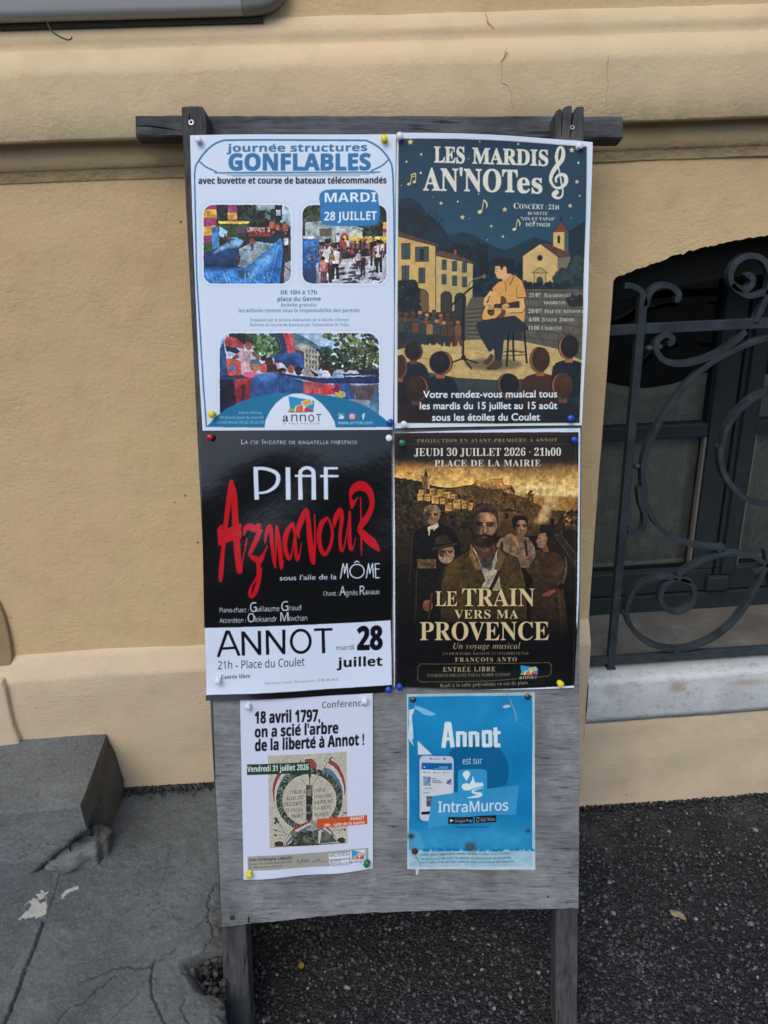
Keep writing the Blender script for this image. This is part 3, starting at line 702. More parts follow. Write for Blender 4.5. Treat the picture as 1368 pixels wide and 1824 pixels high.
for p in (gy((345, 110)), gy((875, 655)), gy((265, 1060)), gy((600, 1322)), gx((485, 835)), gx((556, 825))):
    c_ = gpt(p, YG + 0.0075)
    for s in (1, -1):
        bm = bmesh.new(); bmesh.ops.create_uvsphere(bm, u_segments=14, v_segments=8, radius=0.0085); mb = MB()
        cx = c_[0] if s == 1 else 2 * XG - c_[0]
        mb.add([(cx + v_.co.x * 0.95, c_[1] + v_.co.y, c_[2] + v_.co.z * 0.75) for v_ in bm.verts], [tuple(v_.index for v_ in f.verts) for f in bm.faces]); bm.free()
        hb(mb, 'rivet', M_IRON, grille, smooth=True)

# ------------------------------------------------------------------ door step, left
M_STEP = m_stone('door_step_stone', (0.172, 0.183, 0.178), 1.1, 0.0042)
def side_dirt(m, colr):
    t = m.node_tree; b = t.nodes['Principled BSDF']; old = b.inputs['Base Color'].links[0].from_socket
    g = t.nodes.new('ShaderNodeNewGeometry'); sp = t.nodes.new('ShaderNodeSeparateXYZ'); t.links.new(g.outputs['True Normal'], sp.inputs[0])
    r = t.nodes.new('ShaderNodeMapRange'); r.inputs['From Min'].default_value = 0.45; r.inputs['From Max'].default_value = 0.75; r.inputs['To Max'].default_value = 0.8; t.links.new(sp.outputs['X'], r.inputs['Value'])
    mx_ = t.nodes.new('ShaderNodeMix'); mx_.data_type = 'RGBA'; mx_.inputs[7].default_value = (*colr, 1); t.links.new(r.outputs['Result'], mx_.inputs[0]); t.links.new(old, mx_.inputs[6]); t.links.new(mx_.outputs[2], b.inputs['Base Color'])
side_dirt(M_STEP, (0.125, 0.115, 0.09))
zst = atY(190, 1308, DP)[2]; yf = atZ(70, 1441, zst)[1]; xe0 = atY(190, 1308, DP)[0]; xe1 = atZ(142, 1436, zst)[0]
step = empty('door_step', 'thick worn grey stone doorstep with a chipped corner against the ochre wall', 'step', (-0.75, 1.27, ZSLAB))
ST0 = np.array([-0.75, 1.27, ZSLAB])
def rough(P, seed, amp=0.003, cell=7):
    m, n = P.shape[:2]; P = P.copy()
    for a_ in range(3): P[..., a_] += fnoise(m, n, cell, 4, np.random.default_rng(seed + a_)) * amp
    return P
sb = MB(); nx = 90; ny = 44; nz = 26
xl_ = np.linspace(-2.2, 0, nx)
def xedge(y, z):                           # right side of the step: splays outward towards its foot
    t = (zst - z) / (zst - ZSLAB); s = (y - yf) / (DP - yf)
    return xe1 + (xe0 - xe1) * np.clip(s, 0, 1) + 0.006 * t + 0.010 * np.sin(np.clip(t, 0, 1) * 2.6) * (0.35 + 0.65 * np.clip(s, 0, 1))
yy = np.linspace(yf, DP + 0.004, ny)
tops = np.zeros((nx, ny, 3)); u = np.linspace(0, 1, nx) ** 0.55
for j, y in enumerate(yy):
    tops[:, j, 0] = -2.2 + (xedge(y, zst) + 2.2) * u; tops[:, j, 1] = y; tops[:, j, 2] = zst
zr = np.linspace(zst, ZSLAB - 0.02, nz)
fro = np.zeros((nx, nz, 3)); sid = np.zeros((ny, nz, 3))
for k_, z in enumerate(zr):
    fro[:, k_, 0] = -2.2 + (xedge(yf, z) + 2.2) * u; fro[:, k_, 1] = yf - 0.004 * math.sin(k_ / nz * 3); fro[:, k_, 2] = z
    sid[:, k_, 0] = xedge(yy, z); sid[:, k_, 1] = yy; sid[:, k_, 2] = z
# chipped lower corner: everything under a slanting crack is set back
ca, cb = atY(66, 1556, yf), atY(152, 1480, yf); zl_ = np.interp(fro[..., 0], [ca[0], cb[0], cb[0] + 0.05], [ca[2], cb[2], cb[2] + 0.01]) + n1(nx, 5, 0.006, 91)[:, None]
fro[..., 1] += 0.040 * np.clip((zl_ - fro[..., 2]) / 0.006, 0, 1) * (fro[..., 0] > ca[0])
allp = np.concatenate([tops[:, ::-1], fro[:, 1:]], 1)      # top and front as one sheet, so the arris stays closed
sm = fnoise(nx, allp.shape[1], 9, 4, np.random.default_rng(9))
allp[..., 2] += sm * 0.0035; allp[..., 1] += fnoise(nx, allp.shape[1], 6, 4, np.random.default_rng(10)) * 0.004
sid = rough(sid, 60, 0.004, 6); sid[0] = allp[-1, ny - 1:]; sid[:, 0] = allp[-1, :ny][::-1]
bk_ = np.clip((cb[2] + 0.004 - sid[..., 2]) / 0.012, 0, 1) * np.clip(1.25 - (yy[:, None] - yf) / 0.085, 0, 1); sid[..., 0] -= 0.050 * bk_; sid[0] = allp[-1, ny - 1:] - np.array([0.05, 0, 0]) * bk_[0][:, None]; allp[-1, ny - 1:] = sid[0]
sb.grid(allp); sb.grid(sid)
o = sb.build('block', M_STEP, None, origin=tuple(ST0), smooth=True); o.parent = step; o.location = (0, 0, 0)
# the broken-off corner lump
bm = bmesh.new(); bmesh.ops.create_icosphere(bm, subdivisions=4, radius=1)
c0 = atY(134, 1522, yf + 0.02)
mb = MB(); vs = []
r_ = np.random.default_rng(3)
from mathutils import noise as mnoise
for v_ in bm.verts:
    p = v_.co.copy(); p = Vector((np.sign(p.x) * abs(p.x) ** 0.8, np.sign(p.y) * abs(p.y) ** 0.8, np.sign(p.z) * abs(p.z) ** 0.7))
    q = Vector((p.x * 0.060, p.y * 0.040, p.z * 0.030 * (1 + 0.5 * p.x))); q.rotate(Matrix.Rotation(0.25, 3, 'Z'))
    q += Vector(v_.co) * 0.012 * mnoise.noise(Vector(v_.co) * 2.3) + Vector(v_.co) * 0.004 * mnoise.noise(Vector(v_.co) * 7)
    vs.append((c0[0] + q.x, yf + 0.034 + q.y, ZSLAB + 0.014 + q.z))
mb.add(vs, [tuple(v_.index for v_ in f.verts) for f in bm.faces]); bm.free()
o = mb.build('broken_corner', M_STEP, None, origin=tuple(ST0), smooth=True); o.parent = step; o.location = (0, 0, 0)

# ------------------------------------------------------------------ grey metal box across the top left, and a stray wire
M_ALU = m_plain('grey_coated_metal', (0.31, 0.305, 0.295), 0.36, 0.5, 0.0, 0.03, 4)
M_CAP = m_plain('olive_grey_plastic', (0.165, 0.17, 0.15), 0.5, 0.4, 0.0, 0.05)
YA = D - 0.026
za0 = atY(430, 26, YA)[2]; xa1 = atY(431, 20, YA)[0]; xa2 = atY(522, 8, YA)[0]
awn = empty('roller_blind_box', 'long grey metal roller blind box with a rounded plastic end cap above the mouldings', 'blind box', (xa1 - 0.5, D, za0))
def cassette(y0, y1, zb, hgt, n=14):
    r = (y1 - y0) * 0.45; sec_ = [(y1, zb), (y0 + r, zb)]
    for i in range(n + 1):
        a_ = math.pi * 1.5 - math.pi / 2 * i / n
        sec_.append((y0 + r + r * math.cos(a_), zb + r + r * math.sin(a_)))
    sec_ += [(y0 + 0.002, zb + hgt * 0.8), (y0 + 0.015, zb + hgt), (y1, zb + hgt)]; return sec_
cs = cassette(YA - 0.004, D - 0.001, za0, 0.14)
mb = MB(); s0 = [(-2.4, y, z) for y, z in cs]; mb.prism(s0, (xa1 + 2.4, 0, 0))
o = mb.build('casing', M_ALU, None, origin=tuple(awn.location)); o.parent = awn; o.location = (0, 0, 0)
for p_ in o.data.polygons: p_.use_smooth = len(p_.vertices) == 4
o.data.set_sharp_from_angle(angle=0.7)
rows = []
cy = (YA + D) / 2; cz = za0 + 0.07
for i in range(12):
    t = i / 11; f_ = math.sqrt(max(0.0, 1 - t ** 2.6)); f_ = 0.25 + 0.75 * f_ if i < 11 else 0.02
    rows.append([(xa1 + 0.0005 + (xa2 - xa1) * t, D - 0.001 + (y - (D - 0.001)) * min(1, f_ * 1.01), cz + (z - cz) * f_) for y, z in cs])
P_ = np.array(rows); P_ = np.concatenate([P_, P_[:, :1]], 1); mb = MB(); mb.grid(P_)
o = mb.build('end_cap', M_CAP, None, origin=tuple(awn.location), smooth=True); o.parent = awn; o.location = (0, 0, 0)
o.data.set_sharp_from_angle(angle=0.9)
mb = MB(); mb.box((-2.4, D - 0.012, za0 - 0.008), (xa1 + 0.03, D - 0.004, za0 - 0.0006)); M_DK = m_plain('painted_gap_shade', (0.07, 0.055, 0.04), 0.85, 0.2)  # dark strip stands in for the shade in the gap under the box
o = mb.build('gap_shade_strip', M_DK, None, origin=tuple(awn.location)); o.parent = awn; o.location = (0, 0, 0)
wr = [atY(x, y, DB - 0.012 - 0.006 * i) for i, (x, y) in enumerate(catmull([(84, 44), (90, 53), (99, 61), (110, 67), (121, 71), (127, 69), (128, 65)], 4))]
wr[0] = wr[0]
mb = MB(); circ = [(0.0011 * math.cos(a_), 0.0011 * math.sin(a_)) for a_ in np.arange(6) * math.pi / 3]
wr2 = []
for i, p in enumerate(catmull([(84, 40), (90, 53), (99, 61), (110, 67), (121, 71), (127, 69), (128, 65)], 4)):
    wr2.append(atY(p[0], p[1], D - 0.03 - 0.0012 * i))
mb.sweep(wr2, circ, (0, 1, 0)); M_WIRE = m_plain('dark_wire', (0.045, 0.035, 0.028), 0.6)
o = mb.build('stray_wire', M_WIRE, None, origin=tuple(wr2[0]), smooth=True); tag(o, 'short dark curled wire hanging under the grey roller blind box', 'wire')
# ------------------------------------------------------------------ the notice board: plane leaning back against the band
ALPHA = math.atan(1370 / 12000)
BX = RT.copy()                                              # along the board
BD = -UP * math.cos(ALPHA) + FW * math.sin(ALPHA)           # down the board
BN = np.cross(BX, -BD); BN /= np.linalg.norm(BN)            # towards the viewer
if BN @ FW > 0: BN = -BN
B0 = CAM0 + FW * 1.2                                        # point of the board's face on the optical axis
def onb(x, y, w=0.0):
    d = ray(x, y); t = ((B0 + BN * w - CAM0) @ BN) / (d @ BN); return CAM0 + d * t
# frame of the board: origin where the posts stand
BO = onb(715, 1840, -0.03); BO[2] = 0.0
MBRD = Matrix(((BX[0], -BD[0], BN[0], BO[0]), (BX[1], -BD[1], BN[1], BO[1]), (BX[2], -BD[2], BN[2], BO[2]), (0, 0, 0, 1)))
RB = np.stack([BX, -BD, BN])                                # world -> board rotation
def loc(p, o=None): return RB @ (np.array(p) - (BO if o is None else o))
def bl(x, y, w=0.0): return loc(onb(x, y, w))               # photo pixel -> board-local
print('board origin', BO, 'top', onb(684, 200), 'BN', BN)
board = empty('notice_board', 'weathered grey plywood notice board on two posts leaning against the house', 'notice board', M=MBRD)
M_POST = m_wood('weathered_post_wood', 1, (0.018, 0.018, 0.0175), (0.125, 0.122, 0.118), 1.0, 0.75)
M_LEG = m_wood('weathered_leg_wood', 1, (0.045, 0.040, 0.036), (0.16, 0.148, 0.135), 1.0, 0.6)
M_BEAM = m_wood('weathered_beam_wood', 0, (0.022, 0.0235, 0.025), (0.15, 0.155, 0.16), 1.0, 0.75)
M_PLY = m_wood('weathered_plywood', 0, (0.075, 0.078, 0.080), (0.335, 0.335, 0.325), 1.9, 0.85, 0.0010)
def pb(mb, name, mat, parent=board, **kw):
    o = mb.build(name, mat, parent, **kw); return o
# panel: grid with waney lower edge, 12 mm thick
TH = 0.012
nu, nv = 70, 90; U = np.linspace(0, 1, nu); Vv = np.linspace(0, 1, nv)
L0, L1 = bl(341, 247), bl(394, 1652); R0, R1 = bl(1037, 249), bl(1030, 1617)
bot = np.array([bl(x, y) for x, y in ((394, 1652), (470, 1644), (560, 1634), (650, 1627), (740, 1623), (840, 1620), (940, 1618), (1030, 1617))])
F_ = np.zeros((nu, nv, 3))
for i, u in enumerate(U):
    tp = L0 * (1 - u) + R0 * u; xb = L1[0] * (1 - u) + R1[0] * u; zb_ = np.interp(xb, bot[:, 0], bot[:, 1]) + random.uniform(-1, 1) * 0.0008
    for j, v in enumerate(Vv):
        F_[i, j] = (tp[0] * (1 - v) + xb * v, tp[1] * (1 - v) + zb_ * v, L0[2] + 0.0016 * math.sin(3.1 * u + 1) * math.sin(v * 5))
jl = n1(nv, 6, 0.0012, 77); F_[0, :, 0] += jl; F_[-1, :, 0] += n1(nv, 6, 0.0010, 78)
Bk = F_.copy(); Bk[..., 2] = L0[2] - TH
mb = MB(); mb.grid(F_); mb.grid(Bk, True)
for a_, b_ in ((F_[0], Bk[0]), (F_[-1], Bk[-1]), (F_[:, 0], Bk[:, 0]), (F_[:, -1], Bk[:, -1])): mb.grid(np.stack([a_, b_], 1))
bmtmp = pb(mb, 'panel', M_PLY)
bm = bmesh.new(); bm.from_mesh(bmtmp.data); bmesh.ops.remove_doubles(bm, verts=bm.verts, dist=1e-5); bmesh.ops.recalc_face_normals(bm, faces=bm.faces); bm.to_mesh(bmtmp.data); bm.free()
# posts
def post(pxs, wf, depth, mat):
    pts = [bl(x, y, wf) for x, y in pxs]; mb = MB(); mb.prism(pts, (0, 0, -depth)); return mb
yb_ = 0.004 / math.cos(0.2)
def foot(x0, x1):
    return x0, x1
lp0, lp1 = bl(322, 190, -TH), bl(365, 190, -TH); lb0, lb1 = bl(402, 1824, -TH), bl(447, 1824, -TH)
def ext(a, b, y): t = (y - a[1]) / (b[1] - a[1]); return a + (b - a) * t
yfoot = -0.0 + 0.0
def foot_y(pt):                                            # board-local y at which this edge meets the ground
    return (0.0 - BO[2] - pt[0] * BX[2] - pt[2] * BN[2]) / (-BD[2])
def mkpost(topline, b0, b1, name_mat):
    a0, a1 = topline[0], topline[-1]
    y0 = foot_y(b0) + 0.001; q0, q1 = ext(a0, b0, y0), ext(a1, b1, y0)
    mb = MB(); mid = []
    outl = list(topline) + [q1, q0]
    mb.prism(outl, (0, 0, -0.042)); return mb
topl = [bl(x, y, -TH + 0.0) for x, y in ((322.5, 193), (324, 189.5), (340, 188), (357, 188.5), (362, 191), (365.5, 199))]
WP = -TH - 0.0005
o = pb(mkpost([p + np.array((0, 0, -0.0005)) for p in topl], lb0, lb1, None), 'post', M_POST, bevel=0.0018); o['label'] = 'left post with a plain sawn top'
topr = [bl(x, y, WP) for x, y in ((989.5, 201), (992, 196), (998, 193.5), (999.5, 194), (1000, 197), (1003, 193), (1007, 189.5), (1012, 188.5), (1018.5, 188), (1019, 200), (1016.5, 225), (1015, 246), (1016.5, 246), (1019, 228), (1022, 204), (1023, 195), (1027, 190.5), (1033, 189.5), (1040, 190.5))]
o = pb(mkpost(topr, bl(990, 1824, WP), bl(1027.5, 1824, WP), None), 'post', M_POST, bevel=0.0008); o['label'] = 'right post with a split, splintered top'
# crossbar behind the posts
wc = WP - 0.0425
q = [bl(241, 205, wc), bl(1109, 206.5, wc), bl(1109, 247, wc), bl(242, 243, wc)]
nb = 60; sec_ = []
mb = MB(); t = np.linspace(0, 1, nb)
rows = []
for i in range(nb):
    a_ = q[0] + (q[1] - q[0]) * t[i]; b_ = q[3] + (q[2] - q[3]) * t[i]; h_ = np.array((0, a_[1] - b_[1], 0)); d_ = np.array((0, 0, -0.032))
    jt = random.uniform(-1, 1) * 0.0006; e = np.array((0, 0.0025, 0)); f_ = np.array((0, 0, -0.0025))
    rows.append([a_ + f_ + np.array((0, jt, 0)), a_ - e, (a_ + b_) / 2 + np.array((0, 0, jt)), b_ + e, b_ + f_ + np.array((0, jt, 0)), b_ + d_, a_ + d_])
rows = np.array(rows); rows = np.concatenate([rows, rows[:, :1]], 1); mb.grid(rows)
mb.add(rows[0, :7], [tuple(range(7))]); mb.add(rows[-1, :7], [tuple(range(7))[::-1]])
beam = pb(mb, 'crossbar', M_BEAM)
for p_ in beam.data.polygons: p_.use_smooth = False
# drying splits along the beam and on the posts: narrow dark wedges
M_SPLIT = m_plain('split_shadow', (0.008, 0.008, 0.009), 0.95, 0.1)
def split(px, w0, wv, parent):
    q_ = [bl(x, y, wv) - np.array((0, 0, 0)) for x, y in px]; n = len(q_); mb = MB(); vs = []
    for i, p in enumerate(q_):
        s_ = w0 * math.sin(math.pi * (0.12 + 0.76 * i / (n - 1)))
        d_ = q_[min(i + 1, n - 1)] - q_[max(i - 1, 0)]; d_ /= np.linalg.norm(d_); nn_ = np.array((-d_[1], d_[0], 0))
        vs += [p + nn_ * s_ + np.array((0, 0, 0.0003)), p - nn_ * s_ + np.array((0, 0, 0.0003)), p - nn_ * s_ - np.array((0, 0, 0.004)), p + nn_ * s_ - np.array((0, 0, 0.004))]
    fs = [(4 * i + a_, 4 * i + (a_ + 1) % 4, 4 * i + 4 + (a_ + 1) % 4, 4 * i + 4 + a_) for i in range(n - 1) for a_ in range(4)] + [(0, 1, 2, 3), tuple(4 * n - 4 + a_ for a_ in (3, 2, 1, 0))]
    mb.add(vs, fs); o = mb.build('split', M_SPLIT, parent); return o
split([(243, 224.5), (262, 224), (285, 227), (305, 230), (322, 233)], 0.0012, wc, beam)
split([(338, 203), (337, 210), (338, 217)], 0.0012, WP, o)
split([(1002, 200), (1001, 220), (1000, 244)], 0.0009, WP, o)
# screws and nails
M_ZINC = m_plain('white_zinc', (0.70, 0.71, 0.72), 0.4, 0.5, 0.3); M_GREYZ = m_plain('dull_zinc', (0.36, 0.37, 0.38), 0.45, 0.5, 0.4); M_RUST = m_plain('rusty_steel', (0.045, 0.038, 0.030), 0.7, 0.4, 0.2, 0.3, 400)
def screw(px, py, r, wv, mat, ring=True, nm='screw'):
    c_ = bl(px, py, wv); mb = MB()
    prof = [(r, -0.002), (r, 0.0010), (r * 0.86, 0.0019), (r * 0.50, 0.0016), (r * 0.42, 0.0004), (0.0002, 0.0003)] if ring else [(r, -0.002), (r, 0.0004), (r * 0.8, 0.0009), (0.0002, 0.0011)]
    mb.lathe(prof, 20); mb.v = [tuple(np.array(v_) + c_) for v_ in mb.v]
    o = pb(mb, nm, mat, smooth=True); o.data.set_sharp_from_angle(angle=0.7)
    if ring:
        mb = MB(); mb.lathe([(r * 0.40, 0.0002), (r * 0.40, 0.0009), (0.0002, 0.0009)], 14); mb.v = [tuple(np.array(v_) + c_) for v_ in mb.v]; pb(mb, 'screw_recess', M_SPLIT, o)
    return o
screw(341, 218.5, 0.0044, WP, M_ZINC)['label'] = 'bright zinc screw with a washer'; screw(1019, 227.5, 0.0036, WP, M_GREYZ)
screw(976, 1597, 0.0046, 0.0, M_RUST, False); screw(1010, 1602.5, 0.0032, 0.0, M_RUST, False); screw(413.5, 1635, 0.0042, 0.0, M_RUST, False); 
mb = MB(); p0 = bl(442.5, 1638); mb.box((p0[0] - 0.0006, p0[1] - 0.0045, p0[2] - 0.004), (p0[0] + 0.0006, p0[1] + 0.0045, p0[2] + 0.0022)); pb(mb, 'nail_slot', M_SPLIT)
# ------------------------------------------------------------------ printed artwork: shapes and lettering rasterised into a colour attribute of each sheet
def s2l(c):
    c = np.asarray(c, float) / 255.0
    return np.where(c <= 0.04045, c / 12.92, ((c + 0.055) / 1.055) ** 2.4)
PAPER = (206, 219, 242)                      # how plain paper looks in this light: inks are measured against it
_fc = {}
SERIF = {}
for i_ in range(26):
    SERIF[chr(65 + i_)] = chr(0x1D400 + i_); SERIF[chr(97 + i_)] = chr(0x1D41A + i_)
for i_ in range(10): SERIF[str(i_)] = chr(0x1D7CE + i_)
ITAL = {}
for i_ in range(26):
    ITAL[chr(65 + i_)] = chr(0x1D434 + i_); ITAL[chr(97 + i_)] = chr(0x1D44E + i_)
ITAL['h'] = '\u210e'
NS, NB = {}, {}
for i_ in range(26):
    NS[chr(65 + i_)] = chr(0x1D5A0 + i_); NS[chr(97 + i_)] = chr(0x1D5BA + i_); NB[chr(65 + i_)] = chr(0x1D5D4 + i_); NB[chr(97 + i_)] = chr(0x1D5EE + i_)
for i_ in range(10): NS[str(i_)] = chr(0x1D7E2 + i_); NB[str(i_)] = chr(0x1D7EC + i_)
FONTS = {'serif': SERIF, 'ital': ITAL, 'ns': NS, 'nb': NB}
def text_edges(s, font, spacing=1.0):
    """unit-size glyph triangles of a string: (edges Nx4, width)"""
    key = (s, font, spacing)
    if key in _fc: return _fc[key]
    def mesh_of(t):
        c = bpy.data.curves.new('t', 'FONT'); c.body = t; c.resolution_u = 3; c.space_character = spacing
        o = bpy.data.objects.new('t', c); m = o.to_mesh()
        V = np.array([v.co[:2] for v in m.vertices]) if len(m.vertices) else np.zeros((0, 2))
        E = []
        for p in m.polygons:
            q = list(p.vertices)
            for a, b in zip(q, q[1:] + q[:1]): E.append((min(a, b), max(a, b)))
        o.to_mesh_clear(); bpy.data.objects.remove(o); bpy.data.curves.remove(c)
        E = np.array(E, int).reshape(-1, 2); return V, E
    acc = []
    if font in FONTS:
        mp = FONTS[font]; t = ''
        for ch in s:
            d = unicodedata.normalize('NFD', ch); b = d[0]
            t += mp.get(b, b)
            if len(d) > 1: acc.append((len(t) - 1, d[1], b.isupper()))
    else: t = s
    V, E = mesh_of(t); ed = np.concatenate([V[E[:, 0]], V[E[:, 1]]], 1)
    for i, mk, upr in acc:
        x0 = mesh_of(t[:i + 1])[0][:, 0].max(); w = 0.42 if upr else 0.34; xm = x0 - w * 0.55; y = 0.74 if upr else 0.56
        if mk == '\u0327': q = [(xm - .02, 0.0), (xm + .06, -.1), (xm - .06, -.2), (xm - .09, -.17), (xm - .02, -.11)]
        elif mk == '\u0300': q = [(xm - .13, y + .16), (xm - .03, y + .16), (xm + .06, y), (xm + .0, y)]
        elif mk == '\u0302': q = [(xm - .16, y), (xm, y + .16), (xm + .16, y), (xm + .09, y), (xm, y + .08), (xm - .09, y)]
        else: q = [(xm + .13, y + .16), (xm + .03, y + .16), (xm - .06, y), (xm, y)]
        q = np.array(q); ed = np.concatenate([ed, np.concatenate([q, np.roll(q, -1, 0)], 1)])
    x0 = V[:, 0].min() if len(V) else 0; x1 = V[:, 0].max() if len(V) else 1
    ed[:, [0, 2]] -= x0; _fc[key] = (ed, x1 - x0); return _fc[key]
def blur(m, r):
    r = int(r)
    if r < 1: return m
    for ax in (0, 1):
        for _ in range(2):
            p = np.pad(m, [(r + 1, r) if a == ax else (0, 0) for a in (0, 1)], mode='edge'); c = np.cumsum(p, ax)
            n = m.shape[ax]; hi = np.take(c, np.arange(2 * r + 1, 2 * r + 1 + n), ax); lo = np.take(c, np.arange(0, n), ax); m = (hi - lo) / (2 * r + 1)
    return m
class Art:
    def __init__(s, quad, W_, H_, off=(0, 0, 0, 0), SS=3):
        """quad: photo pixels of the sheet's corners tl, tr, br, bl; off: bow of its top, right, bottom and left edges"""
        s.q = np.array(quad, float); s.off = off; s.W, s.H, s.SS = W_, H_, SS
        s.cw, s.ch = W_ * SS, H_ * SS; s.img = np.zeros((s.ch, s.cw, 3), np.float32); s.img[:] = PAPER
        s.o = (0, 0); s.s = 1.0; s.clip = None; s.rng = np.random.default_rng(W_ * 7 + H_)
    def sys(s, x, y, k): s.o = (x, y); s.s = k
    def fwd(s, u, v):
        q = s.q; u = np.asarray(u, float)[..., None]; v = np.asarray(v, float)[..., None]
        p = (q[0] * (1 - u) + q[1] * u) * (1 - v) + (q[3] * (1 - u) + q[2] * u) * v
        t, r, b, l = s.off; au = 4 * u * (1 - u); av = 4 * v * (1 - v)
        p = p + np.array([0, 1.0]) * au * (t * (1 - v) + b * v) + np.array([1.0, 0]) * av * (l * (1 - u) + r * u); return p
    def inv(s, P):
        q = s.q; A = np.stack([(q[1] - q[0] + q[2] - q[3]) / 2, (q[3] - q[0] + q[2] - q[1]) / 2], 1); Ai = np.linalg.inv(A); c = q.mean(0)
        uv = (P - c) @ Ai.T + 0.5
        for _ in range(8): uv = uv + (P - s.fwd(uv[:, 0], uv[:, 1])) @ Ai.T
        return uv
    def tocan(s, P):
        P = np.asarray(P, float) / s.s + np.array(s.o); uv = s.inv(P); return uv * np.array([s.cw, s.ch])
    def fill(s, E):
        """even-odd fill of edges (canvas units) -> (mask, y0, x0)"""
        x0 = int(max(0, math.floor(E[:, [0, 2]].min()) - 8)); x1 = int(min(s.cw, math.ceil(E[:, [0, 2]].max()) + 9))
        y0 = int(max(0, math.floor(E[:, [1, 3]].min()) - 8)); y1 = int(min(s.ch, math.ceil(E[:, [1, 3]].max()) + 9))
        if x1 <= x0 or y1 <= y0: return None
        ax, ay, bx, by = (E - np.array([x0, y0, x0, y0])).T
        sw = (ay > by) | ((ay == by) & (ax > bx)); ax, bx = np.where(sw, bx, ax), np.where(sw, ax, bx); ay, by = np.where(sw, by, ay), np.where(sw, ay, by)
        h, w = y1 - y0, x1 - x0
        r0 = np.clip(np.ceil(ay - 0.5), 0, h).astype(int); r1 = np.clip(np.ceil(by - 0.5), 0, h).astype(int); n = np.maximum(r1 - r0, 0)
        idx = np.repeat(np.arange(len(n)), n)
        if len(idx) == 0: return None
        row = np.arange(len(idx)) - np.repeat(np.cumsum(n) - n, n) + r0[idx]
        xc = ax[idx] + (row + 0.5 - ay[idx]) * (bx[idx] - ax[idx]) / (by[idx] - ay[idx])
        c = np.clip(np.ceil(xc - 0.5), 0, w).astype(int)
        T = np.zeros((h, w + 1), np.int32); np.add.at(T, (row, c), 1)
        return (np.cumsum(T, 1)[:, :w] & 1).astype(np.float32), y0, x0
    def blend(s, m, y0, x0, c, a=1.0, tex=None):
        h, w = m.shape
        if s.clip is not None: m = m * s.clip[y0:y0 + h, x0:x0 + w]
        R = s.img[y0:y0 + h, x0:x0 + w]; c = np.array(c, np.float32)
        if c.ndim == 2:                       # vertical run of colours inside the shape
            t = np.linspace(0, len(c) - 1, h); i = np.clip(t.astype(int), 0, len(c) - 2); f = (t - i)[:, None]
            c = (c[i] * (1 - f) + c[i + 1] * f)[:, None, :]
        if tex:
            amp, cell = tex[:2]; c = c * (1 + amp * fnoise(h, w, cell * s.SS, 4, s.rng)[..., None])
            c = np.clip(c, 0, 255)
        R += (c - R) * (m * a)[..., None]
    def edges(s, pts):
        P = s.tocan(pts); return np.concatenate([P, np.roll(P, -1, 0)], 1)
    def P(s, pts, c, a=1.0, f=0, tex=None, smooth=0):
        if smooth: pts = [tuple(p) for p in catmull(list(pts) + [pts[0]], smooth)][:-1]
        r = s.fill(s.edges(pts))
        if r is None: return
        m, y0, x0 = r
        if f:
            k = int(f * s.SS); pad = 2 * k + 2
            yy0, xx0 = max(0, y0 - pad), max(0, x0 - pad); yy1, xx1 = min(s.ch, y0 + m.shape[0] + pad), min(s.cw, x0 + m.shape[1] + pad)
            M_ = np.zeros((yy1 - yy0, xx1 - xx0), np.float32); M_[y0 - yy0:y0 - yy0 + m.shape[0], x0 - xx0:x0 - xx0 + m.shape[1]] = m; m, y0, x0 = blur(M_, k), yy0, xx0
        s.blend(m, y0, x0, c, a, tex)
    def E(s, cx, cy, rx, ry, c, a=1.0, f=0, tex=None, n=28, rot=0):
        t = np.arange(n) * 2 * math.pi / n; x = rx * np.cos(t); y = ry * np.sin(t); cr, sr = math.cos(rot), math.sin(rot)
        s.P(np.stack([cx + x * cr - y * sr, cy + x * sr + y * cr], 1), c, a, f, tex)
    def rr(s, x0, y0, x1, y1, r):
        p = []
        for cx, cy, a0 in ((x1 - r, y0 + r, -90), (x1 - r, y1 - r, 0), (x0 + r, y1 - r, 90), (x0 + r, y0 + r, 180)):
            for t in np.linspace(0, 90, 8 if r else 1): p.append((cx + r * math.cos(math.radians(a0 + t)), cy + r * math.sin(math.radians(a0 + t))))
        return p
    def R(s, x0, y0, x1, y1, c, r=0, a=1.0, f=0, tex=None): s.P(s.rr(x0, y0, x1, y1, r), c, a, f, tex)
    def L(s, pts, w, c, a=1.0, sm=0):
        """stroke; pts (x,y) or (x,y,w)"""
        pts = [p if len(p) == 3 else (p[0], p[1], w) for p in pts]
        if sm: pts = [tuple(p) for p in catmull(pts, sm)]
        M_ = np.zeros((s.ch, s.cw), np.float32); bb = [9e9, 9e9, 0, 0]
        def put(P):
            r = s.fill(s.edges(P))
            if r is None: return
            m, y0, x0 = r; h, w_ = m.shape; np.maximum(M_[y0:y0 + h, x0:x0 + w_], m, out=M_[y0:y0 + h, x0:x0 + w_])
            bb[0] = min(bb[0], y0); bb[1] = min(bb[1], x0); bb[2] = max(bb[2], y0 + h); bb[3] = max(bb[3], x0 + w_)
        for (ax, ay, aw), (bx, by, bw) in zip(pts[:-1], pts[1:]):
            dx, dy = bx - ax, by - ay; l = math.hypot(dx, dy) + 1e-9; nx, ny = -dy / l / 2, dx / l / 2
            put([(ax + nx * aw, ay + ny * aw), (bx + nx * bw, by + ny * bw), (bx - nx * bw, by - ny * bw), (ax - nx * aw, ay - ny * aw)])
        for x, y, w_ in pts[1:-1] if len(pts) > 2 else []:
            t = np.arange(10) * 0.6283; put(np.stack([x + w_ / 2 * np.cos(t), y + w_ / 2 * np.sin(t)], 1))
        if bb[2] > 0: s.blend(M_[bb[0]:bb[2], bb[1]:bb[3]], bb[0], bb[1], c, a)
